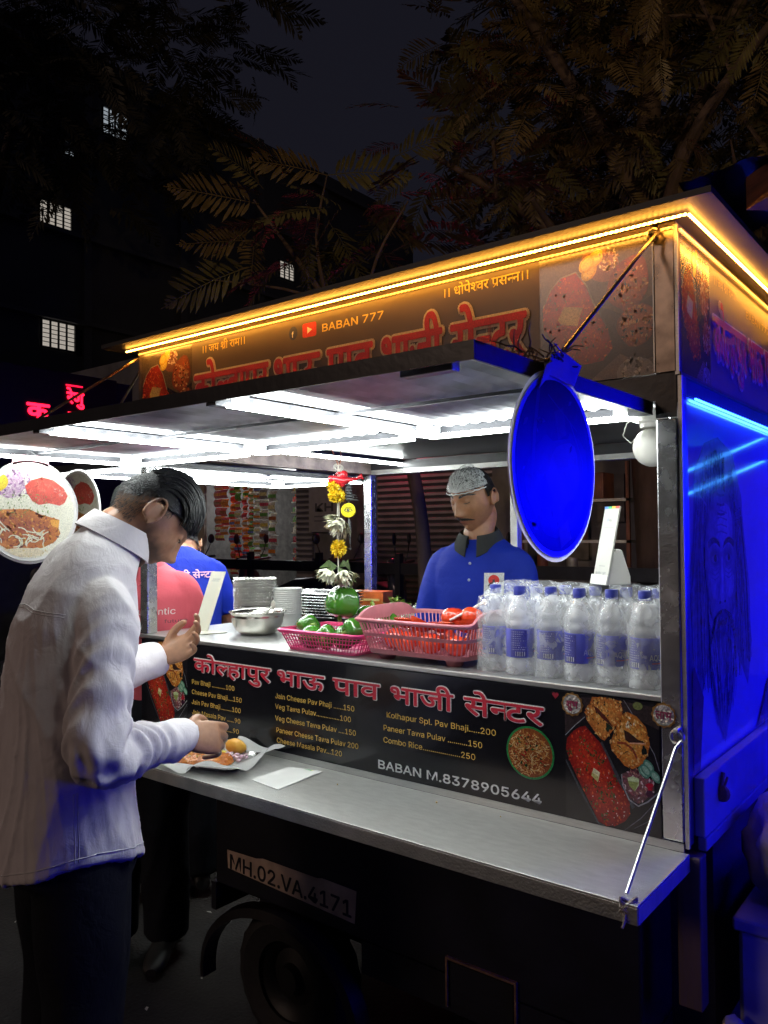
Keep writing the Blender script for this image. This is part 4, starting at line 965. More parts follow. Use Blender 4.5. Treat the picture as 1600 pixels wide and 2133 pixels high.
# green peppers
pep = pm('pepper_skin', (0.035, 0.15, 0.016), rough=0.14, var=0.35, scale=7, coat=.6, col2=(0.075, 0.23, 0.025))
pst = pm('pepper_stem', (0.20, 0.30, 0.06), rough=0.5, var=0.3)
def pepper(x, y, z, r, asp, rot, label):
    t_ = thing('green_pepper', (x, y, z), label, 'green pepper', 'green peppers in the bright pink basket'); t_.rotation_euler = rot
    m = MB(); nu, nv = 32, 18; vs = []; fs = []
    for i in range(nv+1):
        th = PI*i/nv; c = math.cos(th)
        for j in range(nu):
            a = 2*PI*j/nu; lob = 1+0.10*math.cos(4*a+.4*math.sin(a))*math.sin(th)**.6+.02*math.sin(3*a)
            q = r*(math.sin(th)**.72)*lob*(1.0-0.12*(-c))
            dip = .26*r*math.exp(-(q/(r*.35))**2)*(1 if c > 0 else -.7)
            vs.append((q*math.cos(a), q*math.sin(a), r*asp*c-dip))
    for i in range(nv):
        for j in range(nu): fs.append((i*nu+j, i*nu+(j+1) % nu, (i+1)*nu+(j+1) % nu, (i+1)*nu+j))
    m.add(vs, fs).build('pepper_body', pep, t_, smooth='all', local=True)
    z1 = r*asp*.72
    MB().tube([(0, 0, z1-.004), (.001, 0, z1+.008), (.004, .002, z1+.018), (.008, .003, z1+.024)], [r*.30, r*.16, r*.13, r*.15], 8).build('stem', pst, t_, smooth=True, local=True)
pl_ = [('largest green pepper crowning the basket, stem down', -1.095, .150, .145, .052, 1.02, (R(165), R(8), .3)), ('long green pepper lying at the left end of the basket', -1.205, .105, .066, .036, 1.25, (R(80), R(10), R(60))),
       ('small round pepper at the right front, stem facing out', -0.985, .075, .070, .037, .95, (R(100), R(0), R(-25))), ('green pepper low in front, showing only its shoulder', -1.09, .070, .045, .036, 1.0, (R(95), 0, R(20))),
       ('green pepper low between the large and the small one', -1.03, .085, .045, .034, 1.0, (R(80), 0, R(-40))), ('green pepper at the back behind the largest one', -1.04, .215, .085, .042, 1.1, (R(40), R(30), 0)),
       ('dark pepper at the back right by the pink basket', -0.955, .190, .085, .036, 1.2, (R(85), 0, R(-70))), ('green pepper at the bottom left corner', -1.15, .060, .040, .034, 1.1, (R(85), 0, R(100)))]
for lb, x, y, z, r, a, ro in pl_: pepper(x, y, ZC+z, r, a, ro, lb)

# ------------------------------------------------------------------ bowl, containers, trays
bowlm = pm('polished_steel_bowl', (0.60, 0.58, 0.53), rough=0.20, metal=1.0, var=0.08, scale=20, rvar=.06)
b = thing('steel_bowl', (-1.575, 0.235, ZC), 'round steel bowl with rolled rim on the counter corner', 'bowl')
MB().lathe([(0.001, 0.0015), (0.050, 0.0), (0.062, 0.004), (0.080, 0.020), (0.0905, 0.042), (0.0935, 0.062), (0.0945, 0.066), (0.094, 0.070), (0.096, 0.078), (0.1035, 0.082), (0.104, 0.084), (0.1005, 0.0845), (0.0945, 0.080), (0.0915, 0.062), (0.088, 0.043), (0.078, 0.023), (0.060, 0.008), (0.001, 0.004)], n=48, close=False).build('bowl_body', bowlm, b, smooth='all', local=True)
lq = MB().lathe([(0.0905, 0.058), (.0005, 0.0585)], n=40, close=False).build('bowl_contents', pm('dark_chutney', (.06, .05, .04), rough=.15), b, smooth='all', local=True)
s = MB(); s.tube([(-1.555, .22, ZC+.060), (-1.535, .235, ZC+.078), (-1.515, .25, ZC+.100)], .004, 8); s.ball((-1.512, .252, ZC+.106), .013, 12, 8, sx=.8, sy=.5, sz=1.3)
tag(s.build('ladle', pm('pale_ladle', (.50, .48, .42), rough=.3), None, smooth='all'), 'small pale ladle standing in the steel bowl', 'ladle')
foil = pm('crinkled_foil', (0.66, 0.65, 0.62), rough=0.26, metal=1.0, var=0.15, scale=60, bump=.8, bscale=170)
def foil_proto():
    t_ = thing('foil_container', (0, 0, 0), 'x', 'foil container', 'foil containers in one stack behind the bowl')
    m = MB(); n = 72; rings = []
    for (hx, hy, z, cr) in ((.060, .042, 0, 0), (.074, .056, .030, .0012), (.081, .063, .031, .0015), (.081, .063, .0335, .0015), (.073, .055, .0335, .001), (.060, .042, .003, 0)):
        pts = resample(rr(hx, hy, .018), n); rings.append([(p.x*(1+(cr*14 if k % 2 else -cr*14)), p.y*(1+(cr*14 if k % 2 else -cr*14)), z+(cr*1.3 if k % 2 else -cr*1.3)) for k, p in enumerate(pts)])
    m.loft(rings).build('container_shell', foil, t_, local=True); return t_
fp = foil_proto()
def nth(k, n, what):
    o = ['bottom', 'second from the bottom', 'third from the bottom', 'fourth from the bottom', 'fifth from the bottom', 'sixth from the bottom', 'seventh from the bottom', 'eighth from the bottom', 'ninth from the bottom', 'tenth from the bottom', 'eleventh from the bottom', 'twelfth from the bottom', 'thirteenth from the bottom', 'fourteenth from the bottom']
    return ('topmost ' if k == n-1 else '')+what+(', '+o[k]+' of its stack' if k < n-1 else ' of its stack')
NF = 15
for k in range(NF):
    o = fp if k == 0 else dup(fp)
    o.location = (-1.80+rnd.uniform(-.002, .002), 0.43+rnd.uniform(-.002, .002), ZC+k*.0108); o.rotation_euler = (0, 0, R(52)+rnd.uniform(-.03, .03)); 
    lb = ['lowest', 'second lowest', 'third lowest', 'fourth lowest', 'fifth lowest', 'sixth lowest', 'seventh lowest', 'eighth, middle', 'seventh highest', 'sixth highest', 'fifth highest', 'fourth highest', 'third highest', 'second highest', 'topmost, open'][k]
    o['label'] = lb+' foil container of the stack behind the bowl'
cupm = pm('white_paper_bowl', (0.78, 0.78, 0.75), rough=0.5, var=0.04)
cp = thing('paper_bowl', (0, 0, 0), 'x', 'paper bowl', 'white paper bowls in one stack')
MB().lathe([(.001, .001), (.044, 0), (.056, .048), (.0585, .050), (.058, .052), (.055, .050), (.043, .004), (.001, .003)], n=32, close=False).build('bowl_shell', cupm, cp, smooth=True, local=True)
NCUP = 13
ords = ['lowest', 'second lowest', 'third lowest', 'fourth lowest', 'fifth lowest', 'sixth lowest', 'middle', 'sixth highest', 'fifth highest', 'fourth highest', 'third highest', 'second highest', 'topmost']
for k in range(NCUP):
    o = cp if k == 0 else dup(cp)
    o.location = (-1.690+rnd.uniform(-.0015, .0015), 0.500, ZC+k*.0078); o['label'] = ords[k]+' white paper bowl of the stack beside the foil containers'
traym = pm('tray_steel', (0.50, 0.50, 0.49), rough=0.25, metal=1.0, var=0.15, scale=30, rvar=.08)
tp = thing('steel_tray', (0, 0, 0), 'x', 'steel tray', 'steel serving trays in one stack')
def tray_shell():
    m = MB(); n = 56; rings = []
    for (hx, hy, z) in ((.130, .095, 0), (.150, .115, .016), (.156, .121, .0175), (.1565, .1215, .0155), (.158, .123, .0165), (.157, .122, .0190), (.149, .114, .0175), (.131, .096, .002)):
        rings.append([(p.x, p.y, z) for p in resample(rr(hx, hy, .03), n)])
    m.loft(rings).build('tray_shell', traym, tp, smooth=True, local=True)
    w_ = MB()
    w_.box(-.128, .128, -.006, .006, .003, .013, b=.003); w_.box(-.02, -.008, .007, .092, .003, .013, b=.003); w_.build('divider', traym, tp, local=True)
tray_shell()
o8 = ['lowest', 'second lowest', 'third lowest', 'fourth lowest', 'fifth, middle', 'fourth highest', 'third highest', 'second highest', 'topmost']
for k in range(9):
    o = tp if k == 0 else dup(tp)
    o.location = (-1.765+rnd.uniform(-.006, .006), 0.770+rnd.uniform(-.005, .005), ZC+k*.0118); o.rotation_euler = (0, 0, R(8)+rnd.uniform(-.04, .04)); o['label'] = o8[k]+' steel serving tray of the stack behind the peppers'
# small orange packet, herbs, bag
orp = MB().obox((-1.70, 1.03, ZC+.052), (.085, .02, 0), (-.012, .05, 0), (0, 0, .05)).build('spice_packet', pm('orange_packet', (0.60, 0.13, 0.03), rough=.3, var=.4, scale=16), None); tag(orp, 'orange printed spice packet standing right of the steel trays', 'packet')
P = Print(); P.poly([(.1, .62), (.9, .62), (.9, .72), (.1, .72)], (.75, .55, .2)); P.poly([(.1, .2), (.6, .2), (.6, .32), (.1, .32)], (.7, .4, .25)); P.build('packet_print', orp, plane(Vector((-1.70, 1.03, ZC))+Vector((-.085, -.02, 0))-Vector((-.012, .05, 0))*1.01, Vector((.17, .04, 0)), (0, 0, .10), (.1, -.99, 0)), PRINTM)
hb = MB()
for k in range(150):
    p = Vector((-1.46+rnd.gauss(0, .07), .95+rnd.gauss(0, .06), ZC+abs(rnd.gauss(0, .035)))); a = rnd.random()*PI; d = Vector((math.cos(a), math.sin(a), rnd.uniform(-.5, .7)))*.028
    hb.add([p-d, p+d.cross(Vector((0, 0, 1)))*.4, p+d, p-d.cross(Vector((0, 0, 1)))*.35+Vector((0, 0, .006))], [(0, 1, 2, 3)])
tag(hb.build('chopped_herbs', pm('herb_green', (.07, .22, .02), rough=.4, var=.6, scale=40, col2=(.30, .34, .03)), None, fix=False), 'heap of chopped green herbs behind the pink basket', 'herbs', kind='stuff')
clearp = pm('clear_bag_plastic', (0.85, 0.87, 0.88), rough=.12, var=.05, alpha=.22, bump=.6, bscale=30)
m = MB(); vs = []; fs = []
for j in range(21):
    for i in range(31):
        u, v = i/30-.5, j/20-.5; z = .12*math.exp(-(u*u*9+v*v*12))+.05*abs(noise.noise(Vector((u*7, v*7, 1.3))))+.02*noise.noise(Vector((u*17, v*17, 4)))
        vs.append((-1.25+u*.50+.03*noise.noise(Vector((u*5, v*5, 9))), .88+v*.30, 1.16+max(0.002, z+.05*(1 if abs(u) < .45 else 0))))
for j in range(20):
    for i in range(30): a = j*31+i; fs.append((a, a+1, a+32, a+31))
tag(m.add(vs, fs).build('plastic_bag', clearp, None, smooth='all', fix=False), 'crumpled clear plastic bag in front of the man in blue', 'plastic bag')
# tall white card stand at the counter's left
cs = thing('card_stand', (-1.80, 0.16, ZC), 'tall narrow white card leaning back in its stand near the left end of the counter', 'card stand')
N2 = Vector((.30, -.88, .30)).normalized(); U2 = Vector((.88, .30, 0)).normalized(); V2 = U2.cross(N2); V2 = V2 if V2.z > 0 else -V2
V2 = (V2+U2*.16).normalized()
MB().obox(Vector((-1.80, .16, ZC+.003))+V2*.115, U2*.030, V2*.115, N2*.002).build('card', pm('cream_card', (.50, .48, .40), rough=.45, var=.06), cs)
MB().obox((-1.755, .155, ZC+.0025), (.05, -.012, 0), (.02, .045, 0), (0, 0, .0015)).build('card_foot', MATS['cream_card'], cs)
P = Print(); P.line([(-.015, .20), (.018, .20)], .003, (.25, .25, .25)); P.line([(-.018, .193), (.015, .193)], .003, (.3, .3, .3))
for sgn in (1, -1): P.build('card_print', cs, (lambda s_: (lambda u, v, w: Vector((-1.80, .16, ZC+.003))+U2*u+V2*v+N2*s_*(.0021+w)))(sgn), PRINTM)

# ------------------------------------------------------------------ on the shelf
c = MB().prism([(-1.118, -.214), (-.997, -.231), (-1.008, -.043), (-1.126, -.062)], lambda u, v, w: (u, v, ZS+.0008+w+(.003 if v > -.1 and u > -1.05 else 0)), .0009).build('white_card', pm('white_laminated_card', (.74, .74, .72), rough=.25, var=.04), None)
tag(c, 'white laminated card with a coloured corner lying on the steel shelf', 'card')
P = Print(); P.poly([(-1.070, -.056), (-1.020, -.049), (-1.017, -.060)], (.05, .30, .08)); P.poly([(-1.020, -.047), (-1.009, -.045), (-1.010, -.072)], (.65, .30, .03)); P.poly([(-1.045, -.052), (-1.030, -.049), (-1.035, -.058)], (.60, .55, .20))
P.build('corner_print', c, lambda u, v, w: (u, v, ZS+.0034+w+(.0002)), PRINTM)
cr = MB()
for x, y, r_ in ((-.60, -.06, .0030), (-.90, -.10, .0022), (-.42, -.05, .0018)): cr.ball((x, y, ZS+r_*.7), r_, 7, 5)
tag(cr.build('crumbs', pm('bread_crumb', (.6, .45, .2), rough=.8), None), 'few bread crumbs scattered on the steel shelf', 'crumbs', kind='stuff')
pt = thing('plate', (-1.345, -0.165, ZS), 'rectangular plate lined with white paper on the left of the steel shelf', 'plate')
PR = R(18); pc = Vector((-1.345, -0.165)); pu = Vector((math.cos(PR), math.sin(PR))); pv = Vector((-math.sin(PR), math.cos(PR)))
def PL(u, v, z): q = pc+pu*u+pv*v; return (q.x, q.y, ZS+z)
m = MB(); n = 48; rings = []
for (hx, hy, z) in ((.115, .082, .0015), (.125, .092, .014), (.133, .100, .016), (.132, .099, .019), (.122, .089, .017), (.112, .079, .004)): rings.append([PL(p.x, p.y, z) for p in resample(rr(hx, hy, .03), n)])
m.loft(rings).build('plate_shell', traym, pt, smooth=True)
paper = pm('white_paper', (.62, .62, .61), rough=.5, var=.04, scale=20, bump=.15, bscale=30)
_t = paper.node_tree; _mx = _t.nodes.new('ShaderNodeMixShader'); _tl = _t.nodes.new('ShaderNodeBsdfTranslucent'); _tl.inputs[0].default_value = (.75, .75, .74, 1); _mx.inputs[0].default_value = .45
_t.links.new(_t.nodes['Principled BSDF'].outputs[0], _mx.inputs[1]); _t.links.new(_tl.outputs[0], _mx.inputs[2]); _t.links.new(_mx.outputs[0], _t.nodes['Material Output'].inputs[0])
vs = []; fs = []
for j in range(33):
    for i in range(45):
        u = (i/44-.5)*2; v = (j/32-.5)*2
        x = u*.185; y = v*.135; d = max(abs(x)-.108, (abs(y)-.078)*1.0, 0); dd = math.hypot(max(0, abs(x)-.108), max(0, abs(y)-.078))
        z = .0055+min(.016, dd*.75)+max(0, dd-.022)*(.38*math.sin(5*math.atan2(y, x)+.6)+.35*(1 if u > 0 else -.2))
        z += .004*noise.noise(Vector((u*4, v*4, 2)))*min(1, dd*40)
        vs.append(PL(x*(1+.05*math.sin(3*v)), y*(1+.05*math.cos(4*u)), max(.0045 if dd < .01 else (.0200 if dd < .03 else .004), z)))
for j in range(32):
    for i in range(44): a = j*45+i; fs.append((a, a+1, a+46, a+45))
tag(MB().add(vs, fs).build('paper_liner', paper, None, smooth='all', fix=False), 'crinkled white paper sheet lining the plate, its edges curling up', 'paper sheet')
bhm = pm('cooked_bhaji', (.30, .075, .012), rough=.22, var=.5, scale=55, col2=(.52, .17, .025), bump=.8, bscale=110, coat=.3)
m = MB(); vs = []; fs = []
for j in range(25):
    for i in range(33):
        u = (i/32-.5)*2; v = (j/24-.5)*2; e = max(abs(u), abs(v)); z = .008+.022*(1-e**4)+.004*noise.noise(Vector((u*6, v*6, 0)))+.003*noise.noise(Vector((u*17, v*17, 5)))
        k = 1-.22*max(0, (u*u*v*v)); vs.append(PL(-.018+u*.098*k, -.028+v*.060*k, z+.004 if e < .99 else .010))
for j in range(24):
    for i in range(32): a = j*33+i; fs.append((a, a+1, a+34, a+33))
tag(m.add(vs, fs).build('bhaji', bhm, None, smooth='all', fix=False), 'orange brown mashed vegetable curry spread on the paper lined plate', 'curry')
m = MB()
for k in range(46):
    u, v = rnd.gauss(-.050, .022), rnd.gauss(-.035, .018); p = Vector(PL(u, v, .033)); a = rnd.random()*PI; d = Vector((math.cos(a), math.sin(a), .1))*.006; e = Vector((-d.y, d.x, .001))*.5; m.add([p-d, p-e, p+d, p+e], [(0, 1, 2, 3)])
tag(m.build('coriander_leaves', pm('coriander', (.08, .18, .03), rough=.5, var=.5), None, fix=False), 'chopped coriander sprinkled on the curry', 'coriander', kind='stuff')
m = MB()
for k in range(90):
    u, v = rnd.gauss(.045, .028), rnd.gauss(.030, .016); m.obox(PL(u, v, .012+abs(rnd.gauss(0, .006))), (.004*rnd.random()+.002, .002, 0), (-.001, .004, .001), (0, 0, .0022))
tag(m.build('chopped_onion', pm('onion_dice', (.62, .55, .55), rough=.3, var=.3, scale=120, col2=(.55, .30, .42)), None), 'small heap of chopped onion beside the curry', 'onion', kind='stuff')
m = MB(); q = Vector(PL(.045, .062, .040)); 
m.lathe([(.001, -.024), (.020, -.022), (.032, -.010), (.030, .004), (.022, .014), (.008, .020), (.001, .020)], c=q, n=28, sx=1.15, sy=.62, close=False, mod=lambda a, z: 1+.14*math.sin(2*a+40*z)+.08*math.sin(5*a+90*z))
br = m.build('bread_roll', pm('toasted_bread', (.60, .25, .03), rough=.4, var=.35, scale=24, col2=(.70, .42, .06), bump=.3), None, smooth='all'); tag(br, 'torn piece of buttered toasted bread roll on the plate', 'bread roll')
m = MB(); m.lathe([(.001, 0), (.016, .001), (.021, .006), (.018, .011), (.001, .013)], c=PL(.005, .045, .010), n=16, close=False); tag(m.build('lemon_wedge', pm('lemon', (.66, .55, .04), rough=.3), None, smooth='all'), 'yellow lemon wedge between curry and bread', 'lemon wedge')

# ------------------------------------------------------------------ round hanging signs
def disc_print(P, dull=1.0, soft=0.0):
    def q(*a): return [((x-330)/420.0, (773-y)/535.0) for x, y in a]
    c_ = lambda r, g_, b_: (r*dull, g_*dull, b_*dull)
    P.rng = (-1, 1); P.ell(0, 0, .985, .985, c_(.64, .62, .50), n=48)
    ins = lambda u, v: u*u+v*v < .94
    P.flecks(200, lambda u, v: ins(u, v), .03, [c_(.68, .66, .55), c_(.56, .53, .38), c_(.60, .60, .48)], .7)
    P.ell(-.55, .62, .42, .32, c_(.45, .30, .40), wob=.1); P.flecks(260, lambda u, v: (u+.42)**2/.20+(v-.60)**2/.10 < 1 and ins(u, v), .035, [c_(.40, .22, .40), c_(.55, .40, .52), c_(.28, .12, .30), c_(.62, .52, .56)], .4)
    P.ell(-.80, .62, .30, .22, c_(.62, .50, .03), edge=c_(.52, .36, .02)); P.flecks(30, lambda u, v: (u+.8)**2/.09+(v-.62)**2/.05 < 1, .016, [c_(.30, .25, .02)], .5)
    b_ = q((270, 480), (330, 410), (430, 370), (540, 400), (640, 490), (680, 580), (650, 660), (600, 695), (500, 670), (400, 690), (340, 650), (290, 560))
    P.poly(b_, c_(.60, .07, .045), edge=c_(.50, .06, .04)); P.flecks(120, inpoly(b_), .03, [c_(.66, .14, .09), c_(.48, .04, .03)], .6)
    P.flecks(70, inpoly(q((540, 500), (640, 480), (680, 580), (600, 600), (530, 560))), .022, [c_(.70, .45, .40), c_(.6, .25, .2)], .6)
    m_ = q((-120, 770), (60, 750), (180, 745), (310, 740), (420, 800), (600, 860), (590, 960), (610, 1020), (560, 1110), (450, 1180), (300, 1220), (120, 1200), (-60, 1180), (-130, 1000))
    P.poly(m_, c_(.28, .055, .018), edge=c_(.46, .15, .025)); tm_ = inpoly(m_)
    P.flecks(330, lambda u, v: tm_(u, v), .035, [c_(.42, .10, .02), c_(.12, .02, .015), c_(.55, .20, .03), c_(.20, .03, .02), c_(.62, .28, .05)], .6)
    P.poly(q((510, 860), (600, 865), (590, 960), (520, 920)), c_(.66, .30, .04))
    for k in range(34):
        x, y = rnd.uniform(-90, 470), rnd.uniform(930, 1200); a = rnd.uniform(-1.2, 1.2)+(PI/2 if rnd.random() < .5 else 0); l = rnd.uniform(40, 80); bnd = rnd.uniform(-.7, .7)
        P.line(q(*[(x+l*t*math.cos(a+bnd*t), y+l*t*math.sin(a+bnd*t)) for t in (-1, -.5, 0, .5, 1)]), .022, c_(.62, .62, .46))
    P.flecks(90, lambda u, v: ins(u, v) and (-.1 < v < .38) and u < .35, .024, [c_(.12, .18, .04), c_(.20, .28, .08)], .45); P.flecks(30, lambda u, v: (u-.25)**2+(v-.05)**2 < .02, .03, [c_(.18, .30, .05)], .45)
    P.ell(-.2, -.86, .5, .10, c_(.58, .50, .34)); P.flecks(40, lambda u, v: ins(u, v) and v < -.8, .03, [c_(.5, .4, .2)], .5)
    if soft:
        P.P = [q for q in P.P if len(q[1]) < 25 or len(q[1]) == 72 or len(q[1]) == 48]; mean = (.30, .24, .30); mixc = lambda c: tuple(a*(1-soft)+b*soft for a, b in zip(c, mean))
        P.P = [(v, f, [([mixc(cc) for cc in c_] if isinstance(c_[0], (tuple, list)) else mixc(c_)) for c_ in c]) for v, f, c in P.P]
    return P.round(.985)
edge_m = pm('sign_edge_plastic', (.72, .72, .72), rough=.4, var=.05)
_t = edge_m.node_tree; _mx = _t.nodes.new('ShaderNodeMixShader'); _tl = _t.nodes.new('ShaderNodeBsdfTranslucent'); _tl.inputs[0].default_value = (.9, .9, .9, 1); _mx.inputs[0].default_value = .75
_t.links.new(_t.nodes['Principled BSDF'].outputs[0], _mx.inputs[1]); _t.links.new(_tl.outputs[0], _mx.inputs[2]); _t.links.new(_mx.outputs[0], _t.nodes['Material Output'].inputs[0])
rim_m = pm('sign_rim', (.62, .61, .57), rough=.35, var=.08)
def dark_disc_print(P):  # food print whose pale middle and dark rim paint in the blue glow
    P.rng = (-1, 1); P.ell(0, 0, .985, .985, (.10, .06, .09), n=48, edge=(.05, .035, .06))
    P.ell(.05, -.18, .80, .62, (.62, .56, .66), edge=(.16, .11, .17), rot=.25, wob=.05); P.ell(.22, -.05, .40, .34, (.72, .66, .72), edge=(.56, .50, .58), wob=.08)
    P.poly([(-.55, .80), (-.15, .93), (.25, .90), (.50, .62), (.30, .34), (-.10, .28), (-.45, .42)], (.24, .07, .07), edge=(.10, .05, .07)); P.poly([(-.05, .62), (.18, .70), (.26, .38), (.04, .30)], (.34, .22, .22))
    P.line([(-.42, .86), (-.55, .30), (-.62, -.40)], .07, (.34, .28, .36)); P.line([(.35, .55), (.70, .10), (.66, -.5)], .02, (.40, .34, .42)); P.line([(-.2, .80), (.55, .45)], .015, (.30, .26, .34))
    P.poly([(-.55, -.30), (-.30, -.10), (-.10, -.42), (-.40, -.70)], (.24, .12, .18), edge=(.36, .28, .36)); P.ell(.30, -.52, .20, .10, (.26, .10, .14), rot=.6)
    P.poly([(.02, -.72), (.26, -.62), (.36, -.84), (.08, -.95)], (.74, .62, .40), edge=(.62, .52, .34)); P.flecks(16, lambda u, v: u*u+v*v < .8, .06, [(.16, .10, .14), (.44, .38, .46)], .5)
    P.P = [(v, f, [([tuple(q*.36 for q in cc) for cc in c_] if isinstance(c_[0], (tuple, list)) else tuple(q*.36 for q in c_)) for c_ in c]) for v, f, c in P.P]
    return P.round(.985)
def round_sign(c, axis, label, Rr=.157, prints=True, dull=1.0, pm_=None, soft=0.0):
    c = Vector(c); A = Vector(axis).normalized(); Uu = Vector((0, 0, 1)).cross(A).normalized(); Zz = Vector((0, 0, 1))
    t_ = thing('round_sign', c, label, 'round sign', 'round food signs hanging from the flap corners')
    n = 56; m = MB(); rings = []
    for r_, w in ((Rr*.985, -.005), (Rr*1.01, -.0045), (Rr*1.015, 0), (Rr*1.01, .0045), (Rr*.985, .0042)): rings.append([c+Uu*r_*math.cos(2*PI*k/n)+Zz*r_*math.sin(2*PI*k/n)+A*w for k in range(n)])
    m.loft(rings).build('sign_disc', rim_m, t_, smooth=True)
    tr = MB(); vs = []; fs = []
    for k in range(n):
        a = 2*PI*k/n
        for q in (Rr*1.016, Rr*1.062+.0012*math.sin(7*a)): vs.append(c+(Uu*math.cos(a)+Zz*math.sin(a))*q+A*.002)
    for k in range(n): fs.append((k*2, k*2+1, ((k+1) % n)*2+1, ((k+1) % n)*2))
    tr.add(vs, fs).build('sign_edge', edge_m, t_, smooth=True)
    (dark_disc_print(Print()) if soft else disc_print(Print(), dull)).build('food_picture', t_, lambda u, v, w: c+Uu*u*Rr*.965+Zz*v*Rr*.965+A*(.0042+w), pm_ or PRINTM)
    return t_, c, A, Uu, Zz
t_, c, A, Uu, Zz = round_sign((-1.925, -0.426, 1.676), (1, 0, 0), 'round food sign with bright picture hanging at the left end of the front flap')
MB().obox(c+Zz*.165, Uu*.060, Zz*.017, A*.002).build('sign_tab', pm('pink_stained_tab', (.34, .16, .19), rough=.5, var=.3, scale=20), t_)
w_ = MB()
for k in range(4): w_.tube([c+Zz*.170+Uu*(.018*math.sin(k+j)+.0)+Vector((0.003, 0, .0075*j)) for j in range(5)], .0012, 5)
w_.tube([c+Zz*.165, c+Zz*.205], .0016, 5); w_.build('hanging_wire', black_metal, t_)
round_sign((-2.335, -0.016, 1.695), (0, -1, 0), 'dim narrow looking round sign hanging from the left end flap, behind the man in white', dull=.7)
laminate = printm('laminated_print', rough=.34, coat=.0, grain=.22, scale=14); laminate.node_tree.nodes['Principled BSDF'].inputs['Specular IOR Level'].default_value = .12
t_, c, A, Uu, Zz = round_sign((-0.040, -0.514, 1.711), (1, 0, 0), 'round sign bathed in blue light hanging at the right end of the front flap', dull=.8, pm_=laminate, soft=.25, Rr=.152)
fl = MB()
fl.add([c+Zz*.150+Uu*-.03+A*.006, c+Zz*.142+Uu*.062+A*.008, c+Zz*.182+Uu*.085+A*.012, c+Zz*.196+Uu*.03+A*.008, c+Zz*.190+Uu*-.02+A*.006], [(0, 1, 2, 3, 4)])
fl.add([c+Zz*.120+Uu*-.07+A*.0065, c+Zz*.148+Uu*-.03+A*.0065, c+Zz*.176+Uu*-.015+A*.008, c+Zz*.166+Uu*-.04+A*.007], [(0, 1, 2, 3)])
so_ = fl.build('torn_tab', pm('torn_white_vinyl', (.60, .58, .56), rough=.5, var=.1), t_); sm = so_.modifiers.new('thickness', 'SOLIDIFY'); sm.thickness = .001
MB().box(-.050, -.038, -.530, -.505, 1.852, 1.892, b=.003).build('tape', pm('grey_tape', (.42, .42, .45), rough=.4, var=.2), t_)
w_ = MB()
for k in range(3): w_.tube([c+Zz*.19+Uu*(.02*math.sin(2*k+j))+Vector((.010, 0, .006*j-.01)) for j in range(5)], .0014, 5)
w_.build('hanging_wire', black_metal, t_)

# ------------------------------------------------------------------ hanging garland
GB = Vector((-1.077, 0.124, 0)); GU = Vector((0.787, 0.617, 0))
def GP(px, py, d=0.0): return GB+GU*((px-710)*.001497)+Vector((0, 0, 1.818-(py-965)*.001497))+Vector((-.617, .787, 0))*d
ga = thing('garland', GP(706, 1000), 'hanging good luck garland of yellow and white flowers with an eye charm', 'garland')
strm = pm('orange_string', (.42, .16, .10), rough=.8, var=.2); wstr = pm('white_string', (.66, .64, .56), rough=.8)
h0_ = Vector((-1.03, .004, 1.884)); h1_ = Vector((-.985, .004, 1.884))
s = MB(); s.tube([h0_, GP(700, 955), GP(704, 968)], .0016, 6); s.tube([h1_, GP(712, 955), GP(706, 968)], .0016, 6); s.build('string', strm, ga)
s = MB(); s.tube([GP(704, 966), GP(703, 1030), GP(702, 1100), GP(703, 1180), GP(704, 1215)], .0011, 6); s.tube([GP(706, 966), GP(706, 1030), GP(705, 1100), GP(704, 1180)], .0011, 6)
for k in range(3): s.tube([GP(706+8*math.cos(a)+2*k-3, 972+6*math.sin(a)+k, .002*k) for a in [2*PI*j/12 for j in range(13)]], .0012, 5)
s.build('string', wstr, ga)
redp = pm('red_shiny_plastic', (.62, .02, .03), rough=.2, var=.2, coat=.5)
s = MB(); s.tube([GP(692, 995), GP(702, 1000), GP(716, 1002), GP(732, 999), GP(745, 997)], [.010, .013, .014, .006, .0035], 12); s.ball(GP(716, 990), .014, 14, 10, sz=1.1); s.ball(GP(690, 998), .012, 12, 8)
s.tube([GP(743, 997), GP(752, 992), GP(757, 999)], [.004, .009, .002], 10); s.tube([GP(700, 988), GP(706, 984), GP(713, 986)], .004, 8); s.ball(GP(712, 1008), .010, 12, 8)
s.build('red_charm', redp, ga, smooth='all')
marm = pm('marigold', (.70, .46, .008), rough=.6, var=.35, scale=120, col2=(.80, .58, .02))
def pompom(name, c, r, n, mat, l=.010, flat=1.0, w=.35, droop=0.0, hemi=False):
    m = MB(); ga_ = PI*(3-math.sqrt(5))
    for k in range(n):
        z = 1-2*(k+.5)/n; q = math.sqrt(1-z*z); a = ga_*k; d = Vector((q*math.cos(a), q*math.sin(a), z*flat))
        if hemi and z > .35: continue
        b0 = c+d*r*.72; tip = c+d*(r+l*rnd.uniform(.3, 1))+Vector((0, 0, -droop*rnd.random())); sd = d.cross(Vector((rnd.uniform(-1, 1), rnd.uniform(-1, 1), rnd.uniform(-1, 1)))).normalized()*l*w; up = d.cross(sd).normalized()*l*.22
        mid = (b0+tip)/2
        m.add([b0-sd*.6, mid-sd+up, tip+up*.6, mid+sd+up, b0+sd*.6], [(0, 1, 2, 3, 4)])
    m.ball(c, r*.78, 12, 8, sz=flat)
    return m.build(name, mat, ga, fix=False)
pompom('marigold', GP(694, 1013, .004), .017, 130, marm); pompom('marigold', GP(702, 1033), .024, 220, marm, flat=.8); pompom('marigold', GP(704, 1142), .019, 190, marm, flat=1.25)
chrm = pm('white_petal', (.66, .65, .46), rough=.6, var=.2, scale=60, col2=(.74, .73, .60))
